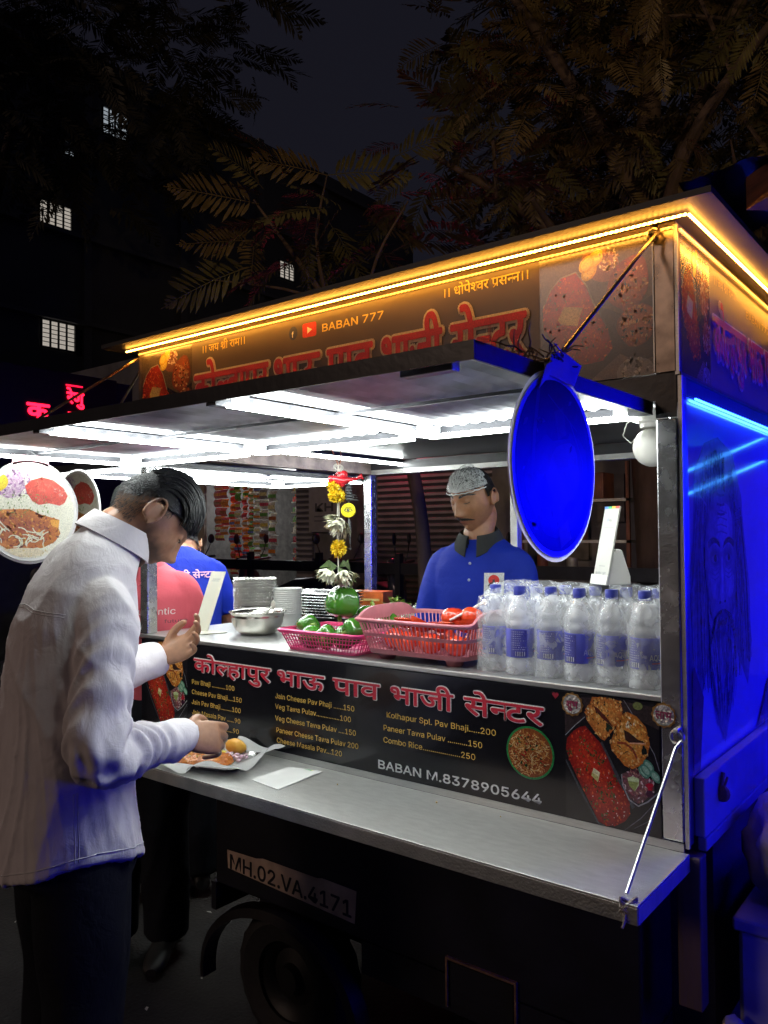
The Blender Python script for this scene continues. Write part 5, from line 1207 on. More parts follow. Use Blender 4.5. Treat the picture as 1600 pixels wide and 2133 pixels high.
def daisy(c, ax, r, n, spread):
    m = MB(); ax = Vector(ax).normalized(); e1 = ax.orthogonal().normalized(); e2 = ax.cross(e1)
    for k in range(n):
        a = rnd.random()*2*PI; t_ = spread*math.sqrt(rnd.random()); d = (ax*math.cos(t_)+(e1*math.cos(a)+e2*math.sin(a))*math.sin(t_)).normalized(); l = r*rnd.uniform(.75, 1.1)
        sd = d.cross(ax).normalized()*r*.10 if d.cross(ax).length > .01 else e1*r*.1; cu = ax*r*.12
        p = [c+d*l*q for q in (0.1, .45, .8, 1.0)]
        m.add([p[0]-sd*.4, p[0]+sd*.4, p[1]+sd-cu*.2, p[1]-sd-cu*.2, p[2]+sd*.9, p[2]-sd*.9, p[3]+cu*.5], [(0, 1, 2, 3), (3, 2, 4, 5), (5, 4, 6)])
    return m.build('chrysanthemum', chrm, ga, fix=False)
daisy(GP(712, 1082), GU*-.5+Vector((.2, -.3, -.7)), .058, 150, 1.25); daisy(GP(688, 1183), Vector((-.2, -.4, -.9)), .052, 110, 1.05); daisy(GP(714, 1186), GU*.4+Vector((0, -.4, -.8)), .054, 110, 1.05)
leafm = pm('dull_leaf', (.07, .11, .035), rough=.5, var=.4, scale=30)
m = MB()
for (a, b_, c_) in (((704, 1180), (685, 1172), (664, 1182)), ((706, 1180), (722, 1172), (730, 1190)), ((708, 1182), (728, 1195), (733, 1220)), ((700, 1182), (690, 1180), (676, 1190)), ((704, 1178), (712, 1196), (704, 1206)), ((706, 1190), (726, 1205), (731, 1228)), ((705, 1180), (715, 1172), (728, 1178))):
    A_, B2, C2 = GP(*a, -.01), GP(*b_, -.02), GP(*c_, -.012); d = (C2-A_).normalized(); sd = d.cross(Vector((-.617, .787, 0))).normalized()*.011
    m.add([A_, B2+sd, B2-sd, C2], [(0, 1, 2), (1, 3, 2)])
m.build('leaves', leafm, ga, fix=False)['kind'] = 'stuff'
ch = pm('dark_charm', (.06, .065, .065), rough=.5, var=.3)
m = MB()
for k in range(6): m.lathe([(.001, 0), (.009+.001*k, .001), (.009+.001*k, .006), (.001, .008)], c=GP(726, 1012+6*k), n=14)
m.tube([GP(726, 1005), GP(726, 1048)], .002, 6)
for k in range(3): m.tube([GP(728, 1030+5*k), GP(742+3*k, 1032+5*k)], [.003, .0006], 6)
m.build('charm_stack', ch, ga, smooth=True)
yd = pm('yellow_disc', (.72, .62, .02), rough=.3, var=.06); cdir = Vector((.617, -.787, 0))
m = MB(); cc = GP(725, 1063); n = 32
m.loft([[cc+cdir*w+GU*r_*math.cos(2*PI*k/n)+Vector((0, 0, r_*math.sin(2*PI*k/n))) for k in range(n)] for r_, w in ((.021, -.005), (.0228, -.003), (.0228, .003), (.021, .005))])
ed = m.build('eye_charm', yd, ga, smooth=True)
P = Print(); eye_ = [(-.62, -.02), (-.35, .22), (0, .34), (.35, .20), (.68, .0), (.35, -.18), (0, -.28), (-.35, -.22)]
P.poly(eye_, (.03, .03, .025)); P.poly([(x*.80, y*.74) for x, y in eye_], (.66, .58, .05)); P.ell(-.02, .03, .20, .20, (.03, .03, .03)); P.ell(.03, .08, .05, .05, (.6, .6, .5)); P.line([(-.62, .0), (-.3, .38), (.05, .50), (.45, .30)], .06, (.04, .04, .03))
P.build('eye_print', ed, lambda u, v, w: cc+cdir*(.0053+w)+GU*u*.021+Vector((0, 0, v*.021)), PRINTM)
m = MB(); m.tube([GP(726, 1078), GP(728, 1100), GP(728, 1130), GP(729, 1140)], [.002, .0045, .0025, .0015], 6); m.ball(GP(728, 1143), .004, 8, 6)
for k in range(8): m.ball(GP(727+math.sin(k)*2, 1082+6*k), .003, 6, 5)
m.build('charm_chain', ch, ga, smooth='all')

# ------------------------------------------------------------------ right of the cart: sack, box, odds and ends
sackm = pm('pale_sack_cloth', (.50, .50, .52), rough=.8, var=.1, scale=10, bump=.6, bscale=14)
m = MB(); m.ball((0.185, 0.335, 0.865), 0.15, 36, 24, sz=.88)
m.v = [tuple(Vector(v)+(Vector(v)-Vector((0.185, .335, .865)))*(.30*noise.noise(Vector(v)*9)+.12*noise.noise(Vector(v)*26))) for v in m.v]
m.v = [(x, y, max(z, .735)) for x, y, z in m.v]
tag(m.build('cloth_bundle', sackm, None, smooth='all'), 'pale cloth bundle glowing blue on the box right of the cart', 'bundle')
bxm = pm('blue_grey_crate', (.30, .31, .34), rough=.5, var=.2, scale=8)
cb = thing('storage_box', (.40, .51, 0), 'plain low box under the cloth bundle right of the cart', 'box')
MB().box(.06, .75, .17, .85, .02, .70, b=.01).build('box_body', bxm, cb); MB().box(.05, .76, .16, .86, .702, .732, b=.006).build('lid', bxm, cb)
m = MB(); m.ball((0.10, 0.08, 0.46), 0.07, 20, 14, sz=.8); m.v = [tuple(Vector(v)+(Vector(v)-Vector((.10, .08, .46)))*(.8*noise.noise(Vector(v)*22))) for v in m.v]
tag(m.build('plastic_bundle', pm('shiny_plastic', (.35, .35, .38), rough=.15, var=.1, bump=.5, bscale=40), None), 'crumpled shiny plastic beside the corner post', 'plastic')
tag(MB().box(.035, .175, .0, .145, .0, .40, b=.01).build('plastic_stool', bxm, None), 'small dark stool block under the crumpled plastic', 'stool')
tp_ = MB(); vs = []; fs = []
for j in range(9):
    for i in range(21):
        u = i/20; v = j/8; vs.append((.02+u*.42, -.03+v*.35+.03*math.sin(u*9), 2.345+.018*math.sin(u*6.5)+.02*noise.noise(Vector((u*6, v*5, 2)))-.02*v))
for j in range(8):
    for i in range(20): a = j*21+i; fs.append((a, a+1, a+22, a+21))
tag(tp_.add(vs, fs).build('tarpaulin', pm('grey_tarp', (.10, .11, .12), rough=.5, var=.3, scale=8), None, smooth='all', fix=False), 'grey tarpaulin draped over the right end of the cart roof', 'tarpaulin')
tag(MB().obox((.40, .25, 2.33), (.22, .25, .02), (.04, -.035, 0), (0, 0, .035)).build('wooden_beam', pm('red_brown_wood', (.13, .045, .025), rough=.7, var=.4, scale=12, stretch=(1, 1, 6)), None), 'red brown timber under the tarpaulin at the top right', 'beam')
# ------------------------------------------------------------------ people
from mathutils.bvhtree import BVHTree
def catmull(pts, rad, sub=6):
    P_ = [Vector(p) for p in pts]; out = []; ro = []
    for i in range(len(P_)-1):
        p0 = P_[max(0, i-1)]; p1 = P_[i]; p2 = P_[i+1]; p3 = P_[min(len(P_)-1, i+2)]
        for k in range(sub):
            t = k/sub; out.append(0.5*((2*p1)+(p2-p0)*t+(2*p0-5*p1+4*p2-p3)*t*t+(3*p1-p0-3*p2+p3)*t**3)); ro.append(rad[i]+(rad[i+1]-rad[i])*(t*t*(3-2*t)))
    out.append(P_[-1]); ro.append(rad[-1]); return out, ro
def limb(mb, pts, rad, n=16, sub=6, cap_round=True):
    p, r = catmull(pts, rad, sub)
    if cap_round:
        d0 = (p[0]-p[1]).normalized(); d1 = (p[-1]-p[-2]).normalized()
        p = [p[0]+d0*r[0]*.75, p[0]+d0*r[0]*.5]+p+[p[-1]+d1*r[-1]*.5, p[-1]+d1*r[-1]*.75]; r = [r[0]*.45, r[0]*.82]+r+[r[-1]*.82, r[-1]*.45]
    mb.tube(p, r, n)
def remesh(mb, voxel, smooth=3, factor=.5):
    me = bpy.data.meshes.new('form'); me.from_pydata([tuple(v) for v in mb.v], [], mb.f)
    bm = bmesh.new(); bm.from_mesh(me); bmesh.ops.recalc_face_normals(bm, faces=bm.faces[:]); bm.to_mesh(me); bm.free()
    o = bpy.data.objects.new('form', me); COL.objects.link(o)
    m = o.modifiers.new('r', 'REMESH'); m.mode = 'VOXEL'; m.voxel_size = voxel; m.use_smooth_shade = True
    if smooth: s = o.modifiers.new('s', 'SMOOTH'); s.factor = factor; s.iterations = smooth
    dg = bpy.context.evaluated_depsgraph_get(); dg.update()
    out = bpy.data.meshes.new_from_object(o.evaluated_get(dg)); COL.objects.unlink(o); bpy.data.objects.remove(o); bpy.data.meshes.remove(me)
    out.polygons.foreach_set('use_smooth', [True]*len(out.polygons)); return out
def coords(me):
    a = np.empty(len(me.vertices)*3); me.vertices.foreach_get('co', a); n = np.empty(len(me.vertices)*3); me.vertices.foreach_get('normal', n); return a.reshape(-1, 3), n.reshape(-1, 3)
def setco(me, a): me.vertices.foreach_set('co', a.ravel()); me.update()
def link(me, name, mat, parent=None):
    o = bpy.data.objects.new(name, me); COL.objects.link(o); me.materials.clear(); me.materials.append(mat)
    if parent is not None: o.parent = parent
    return o
def skin_material(name, rough=.45):
    m = printm(name, rough=rough, coat=0.0, grain=.10, scale=70); b = m.node_tree.nodes['Principled BSDF']
    b.inputs['Subsurface Weight'].default_value = .12; b.inputs['Subsurface Radius'].default_value = (.010, .004, .002); b.inputs['Subsurface Scale'].default_value = .6
    return m
SKIN = skin_material('skin')
def gauss(x, c, s): return np.exp(-((x-c)/s)**2)
def head_points(nu=72, nv=56):
    """head in its own frame: face towards +y, crown +z, centre between the ears"""
    th = np.linspace(0.02, PI-.02, nv); ph = np.linspace(0, 2*PI, nu, endpoint=False); T, Pp = np.meshgrid(th, ph, indexing='ij')
    x = .0745*np.sin(T)*np.cos(Pp); y = .097*np.sin(T)*np.sin(Pp); z = .118*np.cos(T)
    low = np.clip((-z-.012)/.106, 0, 1); x = x*(1-.40*low**1.5); fr = np.clip(y/.06, 0, 1); bk = np.clip(-y/.05, 0, 1)
    y = y*(1-.52*low*bk)+.012*low*fr*(1-low*.2); z = z-0.004*low
    y = y-(.010*gauss(z, .085, .035)*fr)
    y = y+fr*(.007*gauss(z, .030, .011)*gauss(x, 0, .045)-.011*(gauss(x, .031, .015)+gauss(x, -.031, .015))*gauss(z, .012, .012)
              +.024*gauss(x, 0, .0095+.006*np.clip((.01-z)/.05, 0, 1))*gauss(z, -.030, .016)+.014*gauss(x, 0, .009)*gauss(z, -.006, .024)+.010*(gauss(x, .014, .008)+gauss(x, -.014, .008))*gauss(z, -.036, .009)
              +.006*gauss(x, 0, .022)*gauss(z, -.058, .006)+.006*gauss(x, 0, .020)*gauss(z, -.070, .006)-.004*gauss(x, 0, .024)*gauss(z, -.064, .0028)-.004*gauss(x, 0, .02)*gauss(z, -.080, .006)
              +.010*gauss(x, 0, .020)*gauss(z, -.098, .012)+.004*(gauss(x, .046, .014)+gauss(x, -.046, .014))*gauss(z, -.012, .018))
    pts = np.stack([x, y, z], -1); return pts
def add_head(mb, M):
    P_ = head_points(); nv, nu = P_.shape[:2]; vs = [tuple(M @ Vector(p)) for p in P_.reshape(-1, 3)]; fs = []
    for i in range(nv-1):
        for j in range(nu): fs.append((i*nu+j, i*nu+(j+1) % nu, (i+1)*nu+(j+1) % nu, (i+1)*nu+j))
    fs.append(tuple(range(nu-1, -1, -1))); fs.append(tuple((nv-1)*nu+j for j in range(nu))); mb.add(vs, fs)
    for s in (-1, 1):      # eyelids over the eyeball, and ears with a rolled rim
        e = MB(); e.ball((s*.031, .0735, .012), .0145, 14, 10, sx=1.15, sz=.85); mb.add([tuple(M @ Vector(v)) for v in e.v], e.f)
        e = MB(); c = Vector((s*.0765, -.012, -.004)); 
        rim = [c+Vector((s*(.010+.004*math.sin(a)), -.004+.019*math.cos(a)-.003*math.sin(a), .002+.033*math.sin(a))) for a in [R(-75+300*k/16) for k in range(17)]]
        e.tube(rim, [.0040]*12+[.0044, .005, .006, .0068, .006], 8)
        e.add(*ell_disc(c+Vector((s*.003, -.004, 0)), .016, .027, s)); mb.add([tuple(M @ Vector(v)) for v in e.v], e.f)
def ell_disc(c, ry, rz, s):
    m = MB(); m.ball((c.x, c.y, c.z), 1.0, 12, 8, sx=.006, sy=ry, sz=rz); return m.v, m.f
def add_hand(mb, wrist, fwd, palm, side, curl, spread=.12, scale=1.0, thumb=.5):
    """palm, four jointed fingers and a thumb; fwd = towards the fingertips, palm = direction the palm faces, side = towards the thumb"""
    f = Vector(fwd).normalized(); p = Vector(palm); p = (p-f*p.dot(f)).normalized(); s = f.cross(p); s = s if s.dot(Vector(side)) > 0 else -s
    w = Vector(wrist); k = scale
    rings = []
    for d, hw, ht in ((-.015, .026, .020), (.01, .029, .019), (.035, .037, .0165), (.065, .041, .0145), (.088, .040, .0125), (.096, .034, .008)):
        c = w+f*d*k; rings.append([c+s*hw*k*math.cos(a)+p*ht*k*math.sin(a) for a in [2*PI*j/16 for j in range(16)]])
    mb.loft(rings)
    tips = []
    for i, (off, l0, l1, l2, r) in enumerate(((.029, .044, .026, .021, .0088), (.010, .048, .030, .022, .0090), (-.010, .044, .028, .021, .0086), (-.028, .034, .021, .019, .0078))):
        c = curl[i]; b_ = w+f*.086*k+s*off*k; d = (f+s*(off/.03)*spread).normalized(); ax = s; pts = [b_-d*.02*k, b_]; q = b_; ang = 0
        for l, cc in ((l0, c[0]), (l1, c[1]), (l2, c[2])):
            ang += cc; dd = (d*math.cos(ang)+p*math.sin(ang)).normalized(); q = q+dd*l*k; pts.append(q)
        limb(mb, pts, [r*k*1.05, r*k*1.1, r*k, r*k*.92, r*k*.76], n=10, sub=3); tips.append(q)
    b_ = w+f*.022*k+s*.022*k; d1 = (f*.62+s*.62+p*.35*thumb).normalized(); d2 = (f*.85+s*.20+p*.55*thumb).normalized(); d3 = (f*.9-s*.10+p*.7*thumb).normalized()
    pts = [b_, b_+d1*.040*k, b_+d1*.040*k+d2*.032*k, b_+d1*.040*k+d2*.032*k+d3*.026*k]; limb(mb, pts, [.014*k, .012*k, .0105*k, .008*k], n=10, sub=3)
    return tips
def ringz(cx, cy, z, hw, hd, tilt=0.0, n=40, e=2.4, hem=None):
    out = []
    for k in range(n):
        a = 2*PI*k/n; c, s = math.cos(a), math.sin(a); x = hw*math.copysign(abs(c)**(2/e), c); y = hd*math.copysign(abs(s)**(2/e), s)
        out.append((cx+x, cy+y, z-tilt*y+(hem(a) if hem else 0)))
    return out
SK1 = (.30, .145, .075)
o_face = {}
def make_person(spec):
    base = spec['base']; o_skin = spec.get('skin', SK1)
    HM = Matrix.Translation(spec['head']) @ Euler((spec['pitch'], spec.get('hroll', 0), spec.get('hyaw', 0)), 'XYZ').to_matrix().to_4x4() @ Matrix.Scale(spec.get('hscale', 1.0), 4)
    b = MB(); add_head(b, HM)
    nb_ = Vector(spec['neck']); hd_low = HM @ Vector((0, -.030, -.075))
    limb(b, [nb_-Vector((0, .02, .06)), nb_, (nb_+hd_low)/2+Vector((0, -.004, .004)), hd_low, HM @ Vector((0, -.02, -.03))], [.075, .060, .054, .054, .05], n=18)
    tr = spec['torso']
    b.loft([ringz(cx, cy, z, hw*.86, hd*.84, t) for (z, cx, cy, hw, hd, t) in tr[:-1]])
    for side in ('r', 'l'):
        sh, el, wr = [Vector(v) for v in spec['arm_'+side]]
        limb(b, [sh+Vector((-.12*sh.x, 0, -.055)), sh+(el-sh)*.5, el, el+(wr-el)*.35, wr], [.046, .045, .041, .040, .026], n=16)
        h = spec['hand_'+side]; add_hand(b, wr, *h)
    for hip, kn, an in spec['legs']:
        limb(b, [hip, kn, an], [.078, .056, .040], n=16); fo = Vector(an)
        b.ball((fo.x, fo.y+.05, .045), .034, 12, 8, sy=2.2, sz=.8)
    me = remesh(b, .0040, 2, .5)
    co, nn = coords(me); inv = np.array(HM.inverted()); hl = co @ inv[:3, :3].T+inv[:3, 3]
    col = np.ones((len(co), 4)); col[:, :3] = o_skin
    x, y, z = hl.T; inh = (np.abs(x) < .10) & (np.abs(y) < .14) & (np.abs(z) < .16)
    hair = spec.get('hair', (.012, .011, .012))
    def blend(w, c): col[:, :3] = col[:, :3]*(1-w[:, None])+np.array(c)*w[:, None]
    nz = np.array([noise.noise(Vector(p)*90) for p in np.where(inh[:, None], hl, 0)]) if inh.any() else 0
    hw_ = np.clip((z-(.055-.85*np.clip(-y+.02, 0, .2))+nz*.008)/.018, 0, 1)*np.clip((.075-y+.4*np.clip(z-.05, 0, 1))/.02, 0, 1)
    fade = np.clip((z+.064)/.036, 0.0, 1)
    blend(np.where(inh, hw_*fade*.92, 0), hair)
    if spec.get('beard'):
        bw = np.clip((-.036-z+.30*np.clip(np.abs(x)-.03, 0, 1)+nz*.006)/.022, 0, 1)*np.clip((y+.02)/.03, 0, 1)
        bw = np.maximum(bw, gauss(np.abs(x), .064, .012)*gauss(y, .012, .016)*np.clip((.03-z)/.03, 0, 1)*np.clip((z+.09)/.03, 0, 1))
        blend(np.where(inh, bw*spec['beard'], 0), (.03, .018, .014))
    lip = gauss(x, 0, .021)**2*gauss(z, -.064, .010)*(y > .07); blend(np.where(inh, np.clip(lip*1.3, 0, .8), 0), tuple(v*w for v, w in zip(o_skin, (.78, .55, .60))))
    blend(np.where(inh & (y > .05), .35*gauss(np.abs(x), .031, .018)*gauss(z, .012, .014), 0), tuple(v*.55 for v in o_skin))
    at = me.color_attributes.new('Col', 'FLOAT_COLOR', 'POINT'); at.data.foreach_set('color', col.ravel())
    o = link(me, 'person', SKIN); o.location = base; o.rotation_euler = (0, 0, spec['rz']); tag(o, spec['label'], 'person', spec.get('group'))
    # brows, lash lines
    hb = BVHTree.FromPolygons([v.co for v in me.vertices], [tuple(q.vertices) for q in me.polygons]); fwd = (HM.to_3x3() @ Vector((0, 1, 0))).normalized()
    def onface(x, z, lift):
        h = hb.ray_cast(HM @ Vector((x, .20, z)), -fwd); return (h[0]+h[1]*lift) if h[0] is not None else HM @ Vector((x, .09, z))
    br = MB(); r3 = random.Random(5)
    for s in (-1, 1):
        for k in range(80):
            t = r3.random(); x = s*(.012+.040*t); z = .031+.008*math.sin(t*PI*.8)-.004*t+r3.uniform(-.0035, .0035)*(1-.6*t); L_ = .009
            br.tube([onface(x, z, .0002), onface(x+s*L_*.5, z+.002-.002*t, .0012), onface(x+s*L_, z+.001-.003*t, .0004)], [.0007, .0009, .0003], 4, cap=False)
    br.build('eyebrows', pm('dark_hair', (.010, .009, .009), rough=.42, var=.3, scale=60), o, local=True)
    ls = MB()
    for s in (-1, 1):
        pts = [HM @ Vector((s*(.031+.014*t), .0735+.0150*math.sqrt(max(.05, 1-t*t))+.0004, .0085-.002*(1-t*t))) for t in [k/4-1 for k in range(9)]]; ls.tube(pts, .0013, 5)
    ls.build('eyelashes', MATS['dark_hair'], o, local=True)['kind'] = 'stuff'
    o_face[o.name] = onface
    return o, HM
def cloth_wrinkles(me, amp=1.0, seed=0.0, arms=(), scale=1.0, folds=0.0):
    co, nn = coords(me); d = np.zeros(len(co)); S = Vector((seed, seed*.7, seed*1.3))
    for i, p in enumerate(co):
        v = Vector(p)
        w = noise.noise(Vector((v.x*2.1, v.y*2.1, v.z*1.6))+S)
        a = 1-abs(noise.noise(Vector((v.x*5.2+w*1.2, v.y*5.2, v.z*2.6+w))*scale+S))*2.0
        b_ = noise.noise(Vector((v.x*13+w*2, v.y*13, v.z*8))*scale+S)
        c = noise.noise(Vector((v.x*34, v.y*34, v.z*24))+S)
        d[i] = .0060*a*abs(a)+.0022*b_+.0004*c
    if folds:
        for i, p in enumerate(co):
            if p[2] < 1.45:
                th = math.atan2(p[1], p[0]); u = noise.noise(Vector((th*2.3+.6*math.sin(p[2]*5+th), p[2]*1.9, seed))); r_ = max(0, 1-abs(u)*5.0); u2 = noise.noise(Vector((th*5.5+p[2]*2, p[2]*3.2+th, seed+7))); r2_ = max(0, 1-abs(u2)*5.0)
                k = min(1, max(0, (1.45-p[2])/.08)); d[i] += k*folds*(.0052*r_*r_+.0024*r2_*r2_)
    for el, wr, f0 in arms:
        el = np.array(el); wr = np.array(wr); ax = wr-el; L2 = ax @ ax; s = ((co-el) @ ax)/L2; r = np.linalg.norm(co-el-np.outer(s, ax), axis=1)
        m = np.clip(1-(r/.11)**2, 0, 1)*np.clip(1-np.abs(s-.25)/.75, 0, 1)
        d += m*.006*np.sin(s*2*PI*f0+6*co[:, 2]*3+4*np.sin(co[:, 0]*40))
    setco(me, co+nn*(d*amp)[:, None])
def surf_line(bv, starts, dirs, lift=.0012):
    out = []
    for s, d in zip(starts, dirs):
        h = bv.ray_cast(Vector(s), Vector(d).normalized())
        if h[0] is not None: out.append(h[0]+h[1]*lift)
    return out

# ---- the customer in the white shirt
TOR = [(.835, .006, 0, .208, .160, 0), (.90, .006, 0, .203, .154, 0), (.98, .006, -.002, .196, .148, 0), (1.12, .006, -.004, .184, .138, .02), (1.26, .006, -.002, .182, .134, .06), (1.37, .006, .010, .182, .126, .12), (1.45, .006, .030, .172, .110, .20), (1.51, .008, .055, .140, .092, .30), (1.555, .01, .080, .108, .083, .40), (1.59, .015, .105, .074, .070, .45)]
cust = dict(base=(-1.285, -.670, 0), rz=R(-14), hscale=1.10, head=(.025, .200, 1.648), pitch=R(-50), hyaw=R(-6), neck=(.02, .105, 1.585), torso=TOR,
            arm_r=((.165, .035, 1.435), (.262, -.005, 1.115), (.125, .245, 1.085)), arm_l=((-.155, .035, 1.42), (-.215, .14, 1.19), (-.215, .325, 1.240)),
            hand_r=((-.05, .96, -.16), (-.85, .05, -.50), (0, .25, .95), ((.42, .70, .45), (.55, .80, .5), (.75, .9, .5), (.95, .95, .5)), .10, 1.12, 1.0),
            hand_l=((.70, .62, .38), (.35, -.75, .45), (-.3, .1, .9), ((.35, .5, .35), (.40, .55, .35), (.45, .55, .4), (.5, .55, .4)), .22, 1.08, .6),
            legs=(((.095, 0, .92), (.10, .01, .48), (.105, -.01, .09)), ((-.095, 0, .92), (-.10, .02, .48), (-.105, 0, .09))), skin=(.38, .195, .110), beard=.85,
            label='man in a loose white shirt bending over his plate at the steel shelf')
cu, HM = make_person(cust)
b = MB(); hem = lambda a: .026*math.cos(2*a)-.012*(1-abs(math.cos(a)))
b.loft([ringz(cx, cy, z, hw, hd, t, hem=hem if i == 0 else None) for i, (z, cx, cy, hw, hd, t) in enumerate(TOR)])
for s, k in (('r', 1), ('l', -1)):
    sh, el, wr = [Vector(v) for v in cust['arm_'+s]]
    limb(b, [sh+Vector((-k*.05, 0, .015)), sh+Vector((k*.012, 0, -.03)), sh+(el-sh)*.55+Vector((k*.004, 0, 0)), el+Vector((0, -.008, -.006)), el+(wr-el)*.45, el+(wr-el)*.80, wr+(wr-el)*.02], [.056, .066, .065, .060, .054, .047, .041], n=20, cap_round=False)
sm_ = remesh(b, .0062, 4, .5)
cloth_wrinkles(sm_, 1.7, 2.3, [(cust['arm_r'][1], cust['arm_r'][2], 5.0), (cust['arm_r'][1], cust['arm_r'][0], 3.0)], folds=.55)
def cloth_mat(name, col, rough=.85, weave=900, var=.06):
    m = pm(name, col, rough=rough, var=var, scale=7, sheen=.0, spec=.2); t = m.node_tree; n = t.nodes
    tc = n.new('ShaderNodeTexCoord'); w1 = n.new('ShaderNodeTexNoise'); w1.inputs['Scale'].default_value = 150; mp = n.new('ShaderNodeMapping'); mp.inputs['Scale'].default_value = (1, 1, .25)
    w2 = n.new('ShaderNodeTexNoise'); w2.inputs['Scale'].default_value = 17; w2.inputs['Detail'].default_value = 7; w2.inputs['Distortion'].default_value = 1.2; t.links.new(tc.outputs['Object'], mp.inputs[0]); t.links.new(mp.outputs[0], w1.inputs[0]); t.links.new(tc.outputs['Object'], w2.inputs[0])
    ad = n.new('ShaderNodeMath'); ad.operation = 'MULTIPLY_ADD'; ad.inputs[1].default_value = .16; t.links.new(w1.outputs[0], ad.inputs[0]); t.links.new(w2.outputs[0], ad.inputs[2])
    bp = n.new('ShaderNodeBump'); bp.inputs['Strength'].default_value = .40; bp.inputs['Distance'].default_value = .009; t.links.new(ad.outputs[0], bp.inputs['Height']); t.links.new(bp.outputs[0], n['Principled BSDF'].inputs['Normal'])
    return m
WSH = cloth_mat('white_linen', (.76, .72, .73)); 
shirt = link(sm_, 'shirt', WSH, cu)
bv = BVHTree.FromPolygons([v.co for v in sm_.vertices], [tuple(p.vertices) for p in sm_.polygons])
seam = pm('seam_thread', (.62, .61, .61), rough=.8)
def seam_line(L_, r): MB().tube(L_, r, 5).build('seam', seam, shirt, local=True, smooth='all')
for dy in (-.045, -.037): seam_line(surf_line(bv, [(.5, dy, z) for z in np.linspace(.87, 1.02, 30)], [(-1, 0, 0)]*30, .0), .0012)
seam_line(surf_line(bv, [(x, -.6, 1.435-.02*abs(x)/.2) for x in np.linspace(-.19, .165, 36)], [(0, 1, 0)]*36, .0003), .0013)
seam_line(surf_line(bv, [(x, -.6, 1.429-.02*abs(x)/.2) for x in np.linspace(-.19, .165, 36)], [(0, 1, 0)]*36, .0003), .0010)
seam_line(surf_line(bv, [(1.0*math.cos(a), .9*math.sin(a), .850+hem(a)+.004) for a in np.linspace(0, 2*PI, 90)], [(-math.cos(a), -.9*math.sin(a), 0) for a in np.linspace(0, 2*PI, 90)], .0003), .0016)
# collar: stand and fall
cc = Vector((.020, .112, 1.592)); A = Vector((.10, .46, .88)).normalized(); e1 = Vector((1, 0, 0)); e1 = (e1-A*e1.dot(A)).normalized(); e2 = A.cross(e1)
m = MB(); rings = []
for rr_, h in ((.069, -.012), (.067, .030), (.070, .040), (.075, .041), (.083, .024), (.093, .000), (.097, -.012), (.093, -.013), (.083, .010), (.074, .030)):
    rings.append([cc+(e1*math.cos(a)+e2*math.sin(a)*1.06)*(rr_+.003*math.sin(3*a))+A*(h+(-.012*(1-abs(math.sin((a-PI/2)/2))) if h < .03 else 0)) for a in [R(100+340*k/40) for k in range(41)]])
k_ = len(rings); n = 41; vs = [p for r_ in rings for p in r_]; fs = [(i*n+j, i*n+j+1, ((i+1) % k_)*n+j+1, ((i+1) % k_)*n+j) for i in range(k_) for j in range(n-1)]
m.add(vs, fs).build('collar', WSH, shirt, local=True, smooth=60)
# cuffs
for s in ('r', 'l'):
    el, wr = Vector(cust['arm_'+s][1]), Vector(cust['arm_'+s][2]); d = (wr-el).normalized(); q = wr-d*.030
    m = MB(); m.tube([q-d*.036, q-d*.032, q+d*.032, q+d*.036, q+d*.034, q+d*.010], [.041, .046, .043, .0415, .036, .034], 22, cap=False); m.build('cuff', WSH, shirt, local=True, smooth='all')
# trousers, shoes
NAVY = cloth_mat('dark_trousers', (.008, .009, .014)); 
def trousers(o, legs, hw=.195, hd=.15, mat=NAVY, seed=1.0):
    b = MB(); b.loft([ringz(0, 0, .80, hw*.98, hd), ringz(0, 0, .90, hw, hd), ringz(0, 0, 1.0, hw*.92, hd*.92)])
    for hip, kn, an in legs:
        an2 = Vector(an)+Vector((0, .0, -.03)); limb(b, [Vector(hip)+Vector((0, 0, -.01)), (Vector(hip)+Vector(kn))/2, kn, an2], [.115, .108, .092, .082], n=20, cap_round=False)
    me = remesh(b, .011, 3); cloth_wrinkles(me, 1.2, seed); t_ = link(me, 'trousers', mat, o)
    for hip, kn, an in legs:
        m = MB(); a = Vector(an); rings = []
        for y, hw_, z1 in ((-.09, .030, .06), (-.075, .036, .09), (0, .040, .10), (.07, .044, .075), (.13, .046, .055), (.175, .036, .04), (.19, .02, .03)): rings.append([(a.x+hw_*math.cos(q), a.y+.01+y, max(.004, z1/2+z1/2*math.sin(q))) for q in [2*PI*j/14 for j in range(14)]])
        m.loft(rings).build('shoe', pm('dark_shoe', (.02, .018, .017), rough=.5), o, local=True, smooth=True)
trousers(cu, cust['legs'])
# hair: slicked strands combed forward over a short dark cap
hm_ = pm('black_hair', (.010, .010, .011), rough=.38, var=.4, scale=40, spec=.45); hb_ = pm('short_black_hair', (.012, .011, .011), rough=.7, var=.5, scale=120, spec=.15, bump=.6, bscale=400)
def hair_cap(o, HM, rx=.079, ry=.102, rz=.124, zmin=lambda y: .03, name='hair', mat=hb_, dz=.0, nz=.003):
    m = MB(); nu, nv = 48, 22; vs = []; fs = []; keep = {}
    for i in range(nv+1):
        th = PI*.62*i/nv
        for j in range(nu):
            a = 2*PI*j/nu; p = Vector((rx*math.sin(th)*math.cos(a), ry*math.sin(th)*math.sin(a), rz*math.cos(th)+dz)); p += p.normalized()*nz*noise.noise(p*40); vs.append(HM @ p); keep[i*nu+j] = p.z > zmin(p.y)
    for i in range(nv):
        for j in range(nu):
            f = (i*nu+j, i*nu+(j+1) % nu, (i+1)*nu+(j+1) % nu, (i+1)*nu+j)
            if all(keep[q] for q in f): fs.append(f)
    return m.add(vs, fs).build(name, mat, o, local=True, smooth='all')
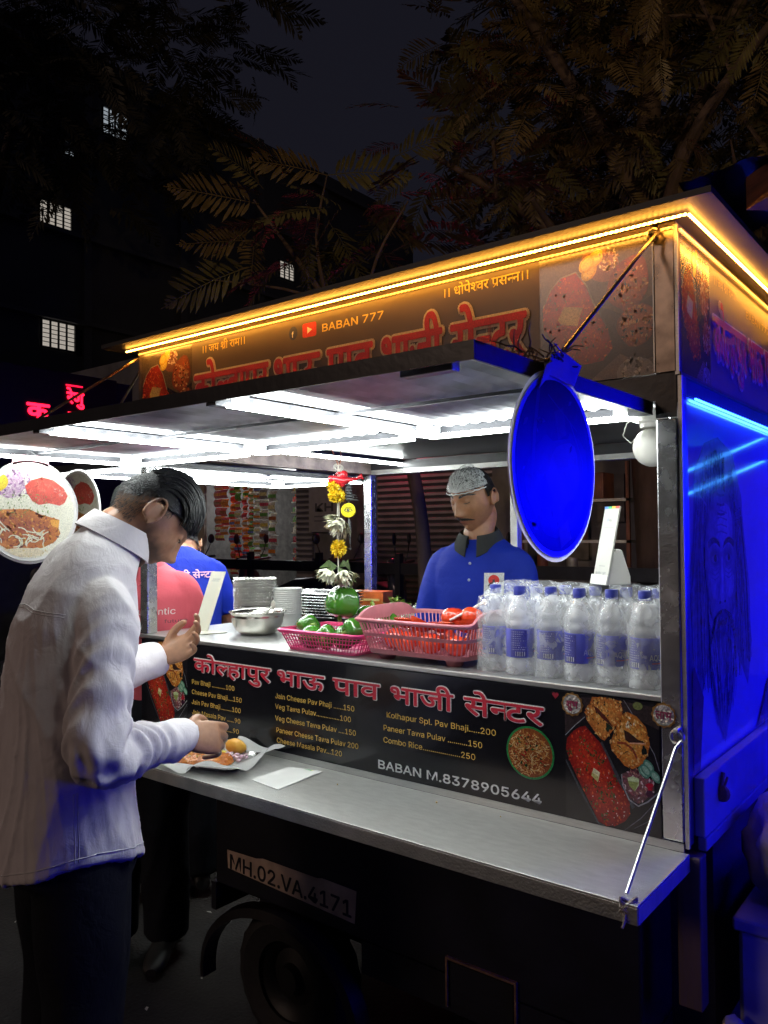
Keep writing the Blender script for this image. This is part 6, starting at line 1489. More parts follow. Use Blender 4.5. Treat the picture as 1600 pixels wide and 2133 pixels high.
hair_cap(cu, HM, rx=.0775, ry=.100, rz=.1225, zmin=lambda y: .050 if y > .03 else (.022+.3*max(0, y+.03) if y > -.05 else -.012))
m = MB(); r2 = random.Random(3)
for k in range(620):
    x0 = r2.uniform(-.070, .070); c_ = r2.random(); t0 = r2.uniform(-.95, .2); t1 = r2.uniform(.98, 1.24); lift = .003+.010*r2.random()*(1-(x0/.075)**2); pts = []
    ph = r2.random()*6; sw = r2.uniform(-.010, .016)+.006*math.sin(x0*120)
    for q in range(9):
        t = t0+(t1-t0)*q/8; kx = math.sqrt(max(.05, 1-(x0/.080)**2)); u = q/8
        rise = lift*(math.sin(u*PI)**.6)+.012*u*u*(1-(x0/.09)**2)
        p = Vector((x0+sw*u+.0015*math.sin(q+ph), (.101+rise)*math.sin(t)*kx, (.123+rise)*math.cos(t)*kx)); pts.append(HM @ p)
    m.tube(pts, [.0010]+[.0019]*6+[.0014, .0005], 4, cap=False)
for k in range(420):     # side of the head, swept back over the ear
    s = 1 if r2.random() < .75 else -1; a0 = r2.uniform(.0, .075); z0 = r2.uniform(.045, .085); pts = []
    for q in range(5):
        u = q/4; y = .075-a0-u*.050; z = z0-.018*u+.01*(.07-a0); kk = max(.1, 1-(y/.102)**2-(z/.124)**2); pts.append(HM @ Vector((s*(.0795*math.sqrt(kk)+.002), y, z)))
    m.tube(pts, [.0008, .0016, .0016, .0012, .0005], 4, cap=False)
for k in range(3600):    # short clipped hair at the back and sides
    a = r2.uniform(PI*.92, PI*2.08); z = r2.uniform(-.055, .05); kk = math.sqrt(max(.02, 1-(z/.1225)**2)); x, y = .0765*kk*math.cos(a), .0985*kk*math.sin(a)
    if y > .02 or (y > -.035 and z < .012): continue
    if z < -.01: x *= (1-.40*max(0, (-z-.012)/.106)**1.5); y *= 1-.52*(max(0, -z-.012)/.106)
    p = Vector((x, y, z)); nrm = Vector((x/.0058, y/.0096, z/.015)).normalized(); d = (Vector((0, .0, -1))+nrm*.32+Vector((r2.uniform(-.3, .3), r2.uniform(-.3, .3), 0))).normalized()
    m.tube([HM @ p, HM @ (p+d*.0045), HM @ (p+d*.0085)], [.00045, .0004, .0002], 3, cap=False)
m.build('hair_strands', hm_, cu, local=True, smooth='all')

# ---- the cook in blue with a hair net
def polo(o, spec, mat, sleeve, collar_m, seed, voxel=.008):
    b = MB(); T = spec['torso']; b.loft([ringz(cx, cy, z, hw, hd, t) for (z, cx, cy, hw, hd, t) in T])
    for s, k in (('r', 1), ('l', -1)):
        sh, el, wr = [Vector(v) for v in spec['arm_'+s]]; end = sh+(el-sh)*min(1, sleeve) if sleeve <= 1 else el+(wr-el)*(sleeve-1)
        pts = [sh+Vector((-k*.06, 0, -.005)), sh+Vector((-k*.004, 0, -.035)), sh+(el-sh)*.5]+([end] if sleeve <= 1 else [el, end]); rad = [.056, .062, .064, .062, .055][:len(pts)]
        limb(b, pts, rad, n=18, cap_round=False)
    me = remesh(b, voxel, 4); cloth_wrinkles(me, .95, seed); sh_ = link(me, 'shirt', mat, o)
    nz = Vector(spec['neck']); m = MB(); rings = []
    for rr_, h in ((.066, -.020), (.066, .028), (.071, .033), (.085, .013), (.098, -.020), (.093, -.024), (.078, .010)):
        rings.append([nz+Vector((rr_*math.cos(a), rr_*1.05*math.sin(a), h-.30*rr_*math.sin(a)-(.020*max(0, math.sin(a))**6 if h < .0 else 0)-.010)) for a in [R(104+332*k/36) for k in range(37)]])
    n = 37; kk = len(rings); vs = [p for r_ in rings for p in r_]; fs = [(i*n+j, i*n+j+1, ((i+1) % kk)*n+j+1, ((i+1) % kk)*n+j) for i in range(kk) for j in range(n-1)]
    m.add(vs, fs).build('collar', collar_m, sh_, local=True, smooth=60)
    return sh_, BVHTree.FromPolygons([v.co for v in me.vertices], [tuple(p.vertices) for p in me.polygons])
TOR2 = [(.86, 0, 0, .190, .135, 0), (1.0, 0, 0, .188, .135, 0), (1.15, 0, 0, .192, .132, 0), (1.28, 0, .004, .200, .130, .02), (1.37, 0, .004, .200, .118, .05), (1.425, 0, 0, .180, .098, .10), (1.46, 0, 0, .125, .078, .14), (1.485, 0, .004, .075, .066, .20)]
LEGS = (((.09, 0, .92), (.095, .01, .48), (.10, -.01, .09)), ((-.09, 0, .92), (-.095, .02, .48), (-.10, 0, .09)))
BLUE = cloth_mat('royal_blue_cloth', (.006, .022, .30), rough=.7); CHAR = cloth_mat('charcoal_collar', (.028, .030, .030))
GH = ((0, .5, -.8), (0, .8, .5), (0, .3, .3), ((.4, .5, .3),)*4, .1, 1.0, .6)
ck = dict(base=(-1.035, .875, .100), rz=R(-168), head=(.005, .045, 1.628), pitch=R(-19), hyaw=R(-20), neck=(0, .005, 1.485), torso=[(z, cx, cy, hw*.86, hd*.92, t) for (z, cx, cy, hw, hd, t) in TOR2],
          arm_r=((.150, 0, 1.405), (.195, .05, 1.12), (.10, .27, 1.08)), arm_l=((-.150, 0, 1.405), (-.195, .05, 1.12), (-.10, .27, 1.08)), hand_r=GH, hand_l=GH, legs=LEGS, skin=(.33, .155, .075),
          label='cook in a royal blue polo shirt and hair net looking down behind the counter')
co_, HM2 = make_person(ck)
sh_, bv2 = polo(co_, ck, BLUE, 1.35, CHAR, 5.1); trousers(co_, LEGS, seed=3.0)
hair_cap(co_, HM2, rx=.079, ry=.101, rz=.123, zmin=lambda y: .05 if y > .02 else .0)
net = bpy.data.materials.new('hair_net'); net.use_nodes = True; t = net.node_tree; n = t.nodes; b_ = n['Principled BSDF']; b_.inputs['Base Color'].default_value = (.72, .76, .74, 1); b_.inputs['Roughness'].default_value = .6
tc = n.new('ShaderNodeTexCoord'); nz_ = n.new('ShaderNodeTexNoise'); nz_.inputs['Scale'].default_value = 75; nz_.inputs['Detail'].default_value = 5; nz_.inputs['Distortion'].default_value = 2.0; t.links.new(tc.outputs['Object'], nz_.inputs[0])
mr = n.new('ShaderNodeMapRange'); mr.inputs[1].default_value = .38; mr.inputs[2].default_value = .68; mr.inputs[3].default_value = .26; mr.inputs[4].default_value = .72; t.links.new(nz_.outputs[0], mr.inputs[0]); t.links.new(mr.outputs[0], b_.inputs['Alpha'])
nt_ = hair_cap(co_, HM2, rx=.0885, ry=.112, rz=.134, zmin=lambda y: .046 if y > -.012 else .30, name='hair_net', mat=net, nz=.006)
m = MB(); g0 = Vector((-.012, .103, .052))
for k in range(34):
    a = -1.35+2.7*k/33+rnd.uniform(-.04, .04); l = rnd.uniform(.05, .15); pts = []
    for q in range(8):
        u = q/7*l; d = Vector((math.sin(a)*u*1.2, -u*.35*(u/.1), math.cos(a)*u)); p = g0+d; e = Vector((p.x/.090, p.y/.114, p.z/.136)).length; p = p/e*1.012; pts.append(HM2 @ p)
    m.tube(pts, [.0010]+[.0006]*6+[.0003], 4)
rim_ = []
for k in range(60):
    a = R(8+164*k/59); p = Vector((.0845*math.cos(a), .1060*math.sin(a), .047+.0012*math.sin(23*a))); rim_.append(HM2 @ p)
m.tube(rim_, .0018, 6); m.build('net_creases', pm('net_white', (.72, .75, .73), rough=.6), nt_, local=True)
mu = MB(); 
for s in (-1, 1):
    for k in range(170):
        t = rnd.random()**.8; x = s*(.001+.030*t); z = -.0475-.009*t*t+rnd.uniform(-.003, .003)*(1-.5*t); q = o_face[co_.name]
        mu.tube([q(x, z, .0002), q(x+s*.003*(.4+t), z-.0035, .0022), q(x+s*.006*(.3+t), z-.0075+.001*t, .0016)], [.0008, .0010, .0004], 4, cap=False)
mu.build('moustache', MATS['dark_hair'], co_, local=True, smooth='all')
m = MB()
for z in (1.385, 1.325):
    h = bv2.ray_cast(Vector((.0, .6, z)), Vector((0, -1, 0)))
    if h[0] is not None: m.ball(h[0]+h[1]*.002, .0055, 10, 6, sy=.5)
m.build('button', pm('shirt_button', (.35, .38, .50), rough=.3), sh_, local=True)
def on_cloth(bv_, ox, oz, U=(1, 0, 0), frm=(0, .6), dirn=(0, -1, 0)):
    def fn(u, v, w):
        h = bv_.ray_cast(Vector((ox+u*U[0], frm[1], oz+v)), Vector(dirn)); p = h[0] if h[0] is not None else Vector((ox, .1, oz)); return p-Vector(dirn)*(.003+w*3)
    return fn
P = Print(); nG = 6
for i in range(nG):
    for j in range(nG): P.poly([(-.034+.068*i/nG, -.042+.084*j/nG), (-.034+.068*(i+1)/nG, -.042+.084*j/nG), (-.034+.068*(i+1)/nG, -.042+.084*(j+1)/nG), (-.034+.068*i/nG, -.042+.084*(j+1)/nG)], (.60, .62, .62))
P.P = [(sum([p[0] for p in P.P], []), [tuple(4*i+k for k in range(4)) for i in range(nG*nG)], [(.60, .62, .62)]*(nG*nG))]
P.ell(0, .016, .019, .019, (.62, .025, .02), n=20); P.poly([(-.016, -.020), (-.006, -.004), (-.004, .018), (.004, .020), (.006, -.002), (.014, -.020)], (.03, .025, .03)); P.line([(-.018, -.006), (-.008, .006), (.010, .004)], .005, (.03, .025, .03))
P.build('badge', sh_, on_cloth(bv2, -.095, 1.315, U=(-1, 0, 0)), PRINTM, step=.0002) if False else None
mbb = MB(); fn = on_cloth(bv2, -.092, 1.310, U=(-1, 0, 0)); w = .0
for v, f, c in P.P:
    k = len(mbb.v); mbb.v += [tuple(fn(x, y, w)) for x, y in v]; mbb.f += [tuple(i+k for i in fi) for fi in f]; mbb.c += list(c); w += .0003
mbb.build('chest_badge', PRINTM, sh_, local=True)

# ---- the man in blue seen from behind and the one in pink, beyond the counter's left end
bl = dict(base=(-2.42, .53, .02), rz=R(60), head=(.06, .27, 1.52), pitch=R(-40), neck=(0.02, .11, 1.475), torso=[(z+.02*(z > 1.2), cx, cy+max(0, (z-1.05))*.16, hw*1.04, hd*1.04, t+.1) for (z, cx, cy, hw, hd, t) in TOR2],
          arm_r=((.175, .06, 1.43), (.26, .10, 1.14), (.16, .33, 1.10)), arm_l=((-.175, .06, 1.43), (-.23, .12, 1.14), (-.14, .33, 1.10)), hand_r=GH, hand_l=GH, legs=LEGS, label='man in a blue shirt seen from behind beyond the left end of the counter')
bo, HM3 = make_person(bl); sh3, bv3 = polo(bo, bl, BLUE, .75, BLUE, 8.2); trousers(bo, LEGS, seed=4.0); hair_cap(bo, HM3, zmin=lambda y: .05 if y > .02 else -.03)
def cloth_print(P, o, fn, name):
    mb_ = MB(); w_ = 0.0
    for v, f, c in P.P:
        k = len(mb_.v); mb_.v += [tuple(fn(x, y, w_)) for x, y in v]; mb_.f += [tuple(i+k for i in fi) for fi in f]; mb_.c += list(c); w_ += .00002
    return mb_.build(name, PRINTM, o, local=True)
P = Print(); P.deva('पाव भाजी सेन~टर', 0, 0, .026, (.60, .35, .45), w=.30, off=.02)
cloth_print(P, sh3, (lambda f: (lambda u, v, w: f(u, v, w)))(on_cloth(bv3, -.14, 1.385, frm=(0, -.6), dirn=(0, 1, 0))), 'back_lettering')
PINK = cloth_mat('coral_pink_cloth', (.62, .10, .13), rough=.75)
pk = dict(base=(-2.12, .13, 0), rz=R(-143), head=(.0, .06, 1.61), pitch=R(-20), neck=(0, .01, 1.485), torso=TOR2, arm_r=((.172, 0, 1.415), (.225, -.02, 1.13), (.24, .02, .88)), arm_l=((-.172, 0, 1.415), (-.215, -.03, 1.14), (-.22, .0, .88)),
          hand_r=GH, hand_l=GH, legs=LEGS, label='man in a coral pink printed shirt standing at the left end of the cart')
po, HM4 = make_person(pk); sh4, bv4 = polo(po, pk, PINK, .62, PINK, 6.6); trousers(po, LEGS, seed=5.0); hair_cap(po, HM4, zmin=lambda y: .05 if y > .02 else -.03)
P = Print(); P.text('Authentic', 0, .0, .034, (.70, .64, .64), w=.155); P.text('future', .12, -.032, .018, (.05, .02, .03), w=.07)
for k in range(5): P.line([(.0+.012*k, -.06-.014*k), (.06+.02*k, -.06-.014*k)], .003, (.20, .05, .06)); P.line([(.08+.01*k, -.062-.014*k), (.22, -.062-.014*k)], .0035, (.20, .05, .06))
cloth_print(P, sh4, on_cloth(bv4, -.005, 1.30, U=(-1, 0, 0)), 'shirt_lettering')
# ------------------------------------------------------------------ street behind the cart
wallm = pm('dark_plaster', (0.13, 0.125, 0.135), rough=0.85, var=0.3, scale=2.5, bump=0.3, bscale=25)
shutm = pm('painted_shutter', (0.13, 0.125, 0.14), rough=0.42, metal=0.3, var=0.2, scale=5)
pavm = pm('pavement_stone', (0.05, 0.047, 0.045), rough=0.85, var=0.3, scale=4, bump=0.3)
pv_ = MB().box(-30, 3, 4.25, 12, -0.05, 0.24, b=.01).build('pavement', pavm, None); pv_['kind'] = 'structure'
YS = 6.3
sb_ = thing('shop_building', (-4, YS+1.6, .24), 'dark shop building with shutters along the pavement behind the cart', 'building')
w = MB(); w.box(-16, -9.55, YS, YS+3, .24, 4.6); w.box(-9.55, -7.30, YS, YS+3, 2.62, 4.6); w.box(-7.30, -5.85, YS, YS+3, .24, 4.6); w.box(-5.85, -4.10, YS+.10, YS+3, .24, 4.6); w.box(-3.66, 2.0, YS+.06, YS+3, .24, 4.6)
w.build('wall', wallm, sb_)
MB().box(-16.2, 2.2, YS-.35, YS+.0, 2.95, 3.15).build('ledge', wallm, sb_)
MB().box(-4.10, -3.66, YS-.10, YS+.3, .24, 3.0).build('pillar', pm('pale_pillar', (.16, .155, .16), rough=.8, var=.25, scale=6), sb_)
si = MB(); si.box(-9.55, -7.30, YS+2.4, YS+2.42, .24, 2.62); si.box(-9.55, -7.30, YS+.01, YS+2.4, .245, .26); si.box(-9.55, -9.53, YS+.01, YS+2.4, .26, 2.60); si.box(-7.32, -7.30, YS+.01, YS+2.4, .26, 2.60); si.box(-9.53, -7.32, YS+.01, YS+2.4, 2.60, 2.618)
si.build('shop_room', pm('shop_inside', (.10, .095, .09), rough=.8, var=.3), sb_)
MB().box(-9.1, -7.7, YS+.9, YS+.94, 2.53, 2.56).build('assumed_shop_tube', em('assumed_shop_light', (.95, .97, 1.0), 75.0), sb_)  # ceiling tube assumed as the source of the shop's light
MB().box(-9.62, -9.22, YS-.06, YS-.01, .9, 3.0).build('door_frame', pm('cream_frame', (.32, .28, .22), rough=.6, var=.15), sb_)
for (a, b_) in ((-5.83, -4.14), (-7.28, -6.98)):
    sh_m = MB(); n = 34
    for k in range(n):
        z = .30+k*.075
        sh_m.add([(a, YS-.012, z), (b_, YS-.012, z), (b_, YS-.035, z+.030), (a, YS-.035, z+.030), (a, YS-.030, z+.060), (b_, YS-.030, z+.060), (b_, YS-.012, z+.075), (a, YS-.012, z+.075)], [(0, 1, 2, 3), (3, 2, 5, 4), (4, 5, 6, 7)])
    q = sh_m.build('shutter', shutm, sb_)
MB().box(-5.60, -5.25, YS-.20, YS-.17, 2.66, 2.69).build('assumed_red_tube', em('assumed_red_light', (1.0, .05, .12), 60.0), sb_)  # hidden tube assumed from the red glow on the shutter
kh = MB().box(-7.02, -6.38, YS-.05, YS-.02, 1.62, 2.30).build('wall_sign', pm('grey_sign_board', (.20, .20, .21), rough=.5, var=.1), sb_)
P = Print(); P.text('KH', -6.92, 1.90, .15, (.03, .03, .035), w=.34, off=.03); P.line([(-6.92, 1.83), (-6.55, 1.83)], .02, (.09, .09, .1)); P.line([(-6.92, 1.77), (-6.6, 1.77)], .02, (.09, .09, .1))
P.build('sign_lettering', kh, plane((0, YS-.0505, 0), (1, 0, 0), (0, 0, 1), (0, -1, 0)), PRINTM)
for k, (a, b_, z0, z1) in enumerate(((-6.2, -5.95, 1.5, 2.2), (-3.4, -3.0, 1.3, 1.8), (-2.9, -2.6, 1.7, 2.2))):
    MB().box(a, b_, YS-.01+.03*(k > 0), YS+.04+.015*(k > 0), z0, z1).build('notice', pm('faded_notice', (.11, .10, .10), rough=.7, var=.4, scale=9), sb_)
# goods in the shop
COLS = [(.55, .04, .03), (.60, .20, .03), (.10, .28, .06), (.12, .18, .45), (.60, .50, .12), (.55, .53, .50), (.45, .06, .10), (.30, .10, .04), (.62, .58, .30)]
def packet_strip(x, y, z1, n, w, h, cols, label):
    m = MB()
    for k in range(n):
        z = z1-k*h; tw = rnd.uniform(-.02, .02); d = rnd.uniform(-.02, .02); c = rnd.choice(cols); c2 = rnd.choice(COLS)
        a = [(x-w/2+tw*.2, y+d, z), (x+w/2+tw*.2, y+d+tw, z), (x+w/2, y+d+tw, z-h*.92), (x-w/2, y+d, z-h*.92)]
        mid = [(x-w/2, y+d-.03, z-h*.30), (x+w/2, y+d-.03+tw, z-h*.30), (x+w/2, y+d-.03+tw, z-h*.62), (x-w/2, y+d-.03, z-h*.62)]
        m.add([a[0], a[1], mid[1], mid[0]], [(0, 1, 2, 3)], c); m.add(mid, [(0, 1, 2, 3)], c2); m.add([mid[3], mid[2], a[2], a[3]], [(0, 1, 2, 3)], c)
    o = m.build('packet_strip', printm('packet_print', rough=.25, grain=.5, scale=45, coat=.5), None); tag(o, label, 'packets', 'strips of packets hanging in the lit shop'); o['kind'] = 'thing'
RED_ = [COLS[0], COLS[1], COLS[6]]; MIX = COLS; SIL = [(.45, .45, .44), (.55, .54, .50), (.25, .25, .26)]; GRN_ = [(.08, .22, .05), (.60, .58, .40), (.10, .28, .06)]
strips = [(-9.10, 2.40, 7, .20, .13, RED_, 'red packet strip beside the cream door frame of the lit shop'), (-8.93, 2.42, 6, .16, .14, RED_, 'short orange and red packet strip, second from the cream frame'), (-8.76, 2.30, 11, .15, .12, RED_, 'long red packet strip, third from the cream frame'),
          (-8.62, 2.35, 10, .14, .13, MIX, 'mixed packet strip with a blue packet in the middle of the lit shop'), (-8.47, 2.36, 11, .13, .11, RED_, 'narrow red packet strip left of the green one'), (-8.34, 2.30, 13, .11, .09, GRN_, 'green and white sachet strip in the lit shop'),
          (-8.20, 2.40, 13, .14, .10, SIL, 'silver grey sachet strip right of the green one'), (-8.04, 2.40, 9, .17, .15, SIL, 'wide silver bag strip near the goods shelf'), (-7.88, 2.38, 7, .15, .16, SIL, 'crumpled grey bag strip next to the goods shelf')]
for x, z, n, w_, h, c, lb in strips: packet_strip(x, YS+.10+.05*rnd.random(), z, n, w_, h, c, lb)
gs = thing('goods_shelf', (-7.58, YS+.5, .26), 'white shelf rack full of small red and white goods in the lit shop', 'shelf')
for k in range(9): MB().box(-7.78, -7.36, YS+.38, YS+.62, 1.15+.15*k, 1.17+.15*k).build('shelf_board', pm('white_shelf', (.50, .50, .48), rough=.5), gs)
gm_ = MB()
for k in range(9):
    x = -7.77
    while x < -7.39:
        wd_ = rnd.uniform(.018, .05); h = rnd.uniform(.06, .115); c = rnd.choice(COLS+[COLS[0], COLS[5], COLS[5]]); q = len(gm_.v)
        gm_.box(x, x+wd_*.9, YS+.40, YS+.46, 1.171+.15*k, 1.171+.15*k+h); gm_.c += [c]*6; x += wd_
go_ = gm_.build('goods', printm('packet_print'), gs); go_['kind'] = 'stuff'
# railing
rl = thing('railing', (-4.5, 4.45, .24), 'dark iron railing running along the pavement edge behind the cart', 'railing')
irn = pm('dark_iron', (.022, .024, .028), rough=.45, metal=.4, var=.3)
MB().box(-14, -1.2, 4.43, 4.47, 1.20, 1.31).build('top_rail', irn, rl); MB().box(-14, -1.2, 4.43, 4.47, .62, .86).build('bottom_rail', irn, rl)
for k in range(12): MB().box(-13.6+1.05*k, -13.54+1.05*k, 4.42, 4.48, .24, 1.40).build('rail_post', irn, rl)
# scooters
sc_body = pm('scooter_paint', (.12, .11, .115), rough=.25, metal=.3, var=.2, coat=.5); sc_dark = pm('scooter_dark_plastic', (.018, .018, .02), rough=.45); chrome = pm('chrome', (.6, .6, .6), rough=.15, metal=1)
def scooter(loc, rot, label):
    s = thing('parked_scooter', loc, label, 'scooter', 'scooters parked behind the railing', rot)
    for y in (-.62, .62):
        m = MB(); vs = []; fs = []; prof = [(.12, -.045), (.20, -.05), (.235, -.02), (.235, .02), (.20, .05), (.12, .045)]
        for r_, t in prof:
            for j in range(24): a = 2*PI*j/24; vs.append((t, y+r_*math.cos(a), .235+r_*math.sin(a)))
        for i in range(6):
            for j in range(24): i2 = (i+1) % 6; fs.append((i*24+j, i*24+(j+1) % 24, i2*24+(j+1) % 24, i2*24+j))
        wl = m.add(vs, fs).build('wheel', rubber, s, smooth=True, local=True)
        MB().tube([(-.03, y, .235), (.03, y, .235)], .118, 20).build('rim', chrome, wl, local=True)
    def ring(y, z0, z1, hw): return [(hw*math.copysign(abs(math.cos(a))**.7, math.cos(a)), y, (z0+z1)/2+(z1-z0)/2*math.copysign(abs(math.sin(a))**.7, math.sin(a))) for a in [2*PI*k/20 for k in range(20)]]
    m = MB(); m.loft([ring(-.90, .55, .70, .08), ring(-.75, .42, .76, .15), ring(-.45, .32, .74, .19), ring(-.15, .26, .60, .17), ring(-.02, .22, .34, .15), ring(.28, .22, .32, .16), ring(.42, .24, .55, .17)]); m.build('body', sc_body, s, smooth=50, local=True)
    m = MB(); m.loft([[(x*q, y_, z) for x, q in ((-.20, 1), (-.12, 1), (0, 1), (.12, 1), (.20, 1), (.12, .9), (0, .9), (-.12, .9))] for y_, z in ((0, 0), (0, 0))][:0] or [ring(.40, .30, .92, .19), ring(.47, .30, .98, .18), ring(.53, .50, 1.0, .10)]); m.build('front_shield', sc_body, s, smooth=50, local=True)
    m = MB(); m.loft([ring(-.82, .72, .80, .10), ring(-.6, .74, .85, .15), ring(-.3, .72, .82, .15), ring(-.08, .62, .74, .11)]); m.build('seat', sc_dark, s, smooth=50, local=True)
    m = MB(); m.loft([ring(.38, .42, .44, .05), ring(.62, .46, .50, .09), ring(.84, .36, .40, .07)]); m.build('mudguard', sc_body, s, smooth=50, local=True)
    m = MB(); m.tube([(-.34, .36, 1.06), (-.15, .42, 1.04), (0, .44, 1.03), (.15, .42, 1.04), (.34, .36, 1.06)], .016, 8); m.tube([(0, .44, 1.03), (0, .56, .5), (0, .62, .25)], .03, 8); m.build('handlebar', sc_dark, s, smooth=True, local=True)
    m = MB(); m.ball((0, .50, 1.02), .10, 14, 10, sy=.7, sz=.8); hd_ = m.build('headlamp', sc_body, s, smooth='all', local=True)
    for k in (-1, 1):
        m = MB(); m.tube([(k*.20, .42, 1.05), (k*.26, .40, 1.16), (k*.29, .40, 1.24)], .007, 6); m.ball((k*.30, .40, 1.30), .065, 12, 8, sy=.3, sx=.8); m.build('mirror', sc_dark, s, smooth='all', local=True)
    return s
s0 = scooter((-4.05, 5.05, .24), R(112), 'scooter with pale rounded front behind the railing, left of the cook')
for loc, rot, lb in (((-5.25, 5.15, .24), R(70), 'scooter parked behind the railing just left of the garland'), ((-6.55, 5.20, .24), R(100), 'scooter parked before the goods shelf of the lit shop'), ((-7.9, 5.2, .24), R(80), 'scooter parked before the hanging packets of the lit shop'), ((-3.0, 5.1, .24), R(95), 'scooter hidden behind the cook'),
                     ((-4.6, 1.2, 0), R(40), 'dark scooter at the left edge behind the man in white'), ((-6.2, 2.9, 0), R(30), 'far scooter at the left edge under the round signs')):
    dup(s0, Vector(loc), Euler((0, 0, rot)), lb)
# metal rack with pots at the right
rk = thing('steel_rack', (-2.35, 5.0, .24), 'brown rack of pots and boxes seen under the blue oval sign', 'rack')
brn = pm('brown_box', (.16, .055, .035), rough=.5, var=.4, scale=8)
for z in (.95, 1.22, 1.50, 1.86): MB().box(-3.05, -2.0, 4.9, 5.2, z, z+.025).build('rack_shelf', steel_worn, rk)
for x in (-3.05, -2.03): MB().box(x, x+.03, 4.9, 4.93, .24, 2.2).build('rack_post', brn, rk)
for k in range(10):
    x = -2.98+.098*k; z = (.975, 1.245, 1.525)[k % 3]
    tag(MB().lathe([(.001, 0), (.035, .0), (.05, .03), (.052, .11+.05*rnd.random()), (.045, .12)], c=(x, 5.03, z), n=14).build('pot', [steel_worn, brn][k % 2], None, smooth=True), ['first', 'second', 'third', 'fourth'][k//3]+' pot from the left on the '+['low', 'middle', 'upper'][k % 3]+' shelf of the brown rack, '+['steel', 'brown'][k % 2], 'pot', 'pots on the brown rack')
tag(MB().box(-2.75, -2.25, 4.95, 5.2, 1.887, 2.12, b=.01).build('carton', brn, None), 'red brown carton on top of the rack', 'carton')
# ------------------------------------------------------------------ left side: red lit sign and far block of flats
lbld = thing('side_shop', (-7.2, 2.5, 0), 'dark shop front with red glowing letters at the left', 'building')
MB().box(-8.5, -6.0, 1.0, 2.75, 0, 3.02).build('wall', pm('near_black_wall', (.02, .018, .018), rough=.8, var=.3), lbld)
sgn = MB().box(-6.0, -5.955, 1.2, 2.55, 2.45, 3.03).build('sign_board', pm('dark_red_board', (.035, .012, .014), rough=.4), lbld)
neon = em('red_neon', (1.0, .006, .025), 1.3)
def neon_text(txt, y, z, h, w_):
    pcs, wd = deva(txt); m = MB(); k = h/.622; fx = w_/wd
    for i, (vs, fs) in enumerate(pcs):
        for dx, dy in ringoff(.035): m.add([(-5.948-.0002*i, y+(vx+dx)*fx, z+(vy+dy)*k) for vx, vy in vs], fs)
    return m.build('neon_letters', neon, sgn, fix=False)
neon_text('क', 1.69, 2.60, .12, .19)
m = MB(); m.box(-5.952, -5.945, 2.04, 2.20, 2.915, 2.928); m.box(-5.952, -5.945, 2.06, 2.22, 2.675, 2.688); m.box(-5.952, -5.945, 2.045, 2.06, 2.66, 2.925) if False else None
m.build('neon_bar', neon, sgn); neon_text('रेणु', 2.05, 2.765, .095, .16)
fb = thing('apartment_block', (-30, 18, 0), 'tall dark block of flats far behind with a few lit windows', 'building')
MB().box(-35, -25.3, 4, 34, 0, 19).build('wall', pm('dark_facade', (.13, .13, .145), rough=.9, var=.15, scale=.6), fb)
fl_ = MB()
for k in range(6): fl_.box(-25.3, -25.0, 4, 34, 2.9+3.05*k, 3.05+3.05*k)
for k in range(7): fl_.box(-25.3, -25.12, 5.5+4.2*k, 5.8+4.2*k, 0, 19)
fl_.build('facade_ledges', pm('facade_ledge', (.16, .16, .175), rough=.9), fb)
litm = em('lit_window', (1.0, .90, .78), .24); lit2 = em('lit_window_cool', (.80, .90, 1.0), .22)
def window(y0, y1, z0, z1, lit, bars=4):
    fr = MB(); x = -25.28; t = .05
    fr.box(x, x+.08, y0-t, y0, z0-t, z1+t); fr.box(x, x+.08, y1, y1+t, z0-t, z1+t); fr.box(x, x+.08, y0, y1, z0-t, z0); fr.box(x, x+.08, y0, y1, z1, z1+t)
    for k in range(1, bars): y = y0+(y1-y0)*k/bars; fr.box(x+.02, x+.06, y-.03, y+.03, z0, z1)
    for k in range(1, 6): z = z0+(z1-z0)*k/6; fr.box(x+.07, x+.09, y0, y1, z-.012, z+.012)
    w_ = fr.build('window', irn, fb); MB().box(x-.02, x+.01, y0+.002, y1-.002, z0+.002, z1-.002).build('pane', lit, w_)
window(12.40, 13.60, 8.05, 8.95, litm); window(12.30, 13.45, 12.25, 13.05, litm); window(14.70, 15.70, 16.3, 17.25, lit2); window(13.20, 13.55, 14.95, 15.38, lit2, 2); window(23.65, 24.55, 13.2, 13.95, litm, 3); window(26.9, 27.05, 19.9, 20.1, lit2, 1) if False else None
window(13.75, 13.95, 8.0, 8.8, pm('unlit_pane', (.02, .02, .025), rough=.2), 1)
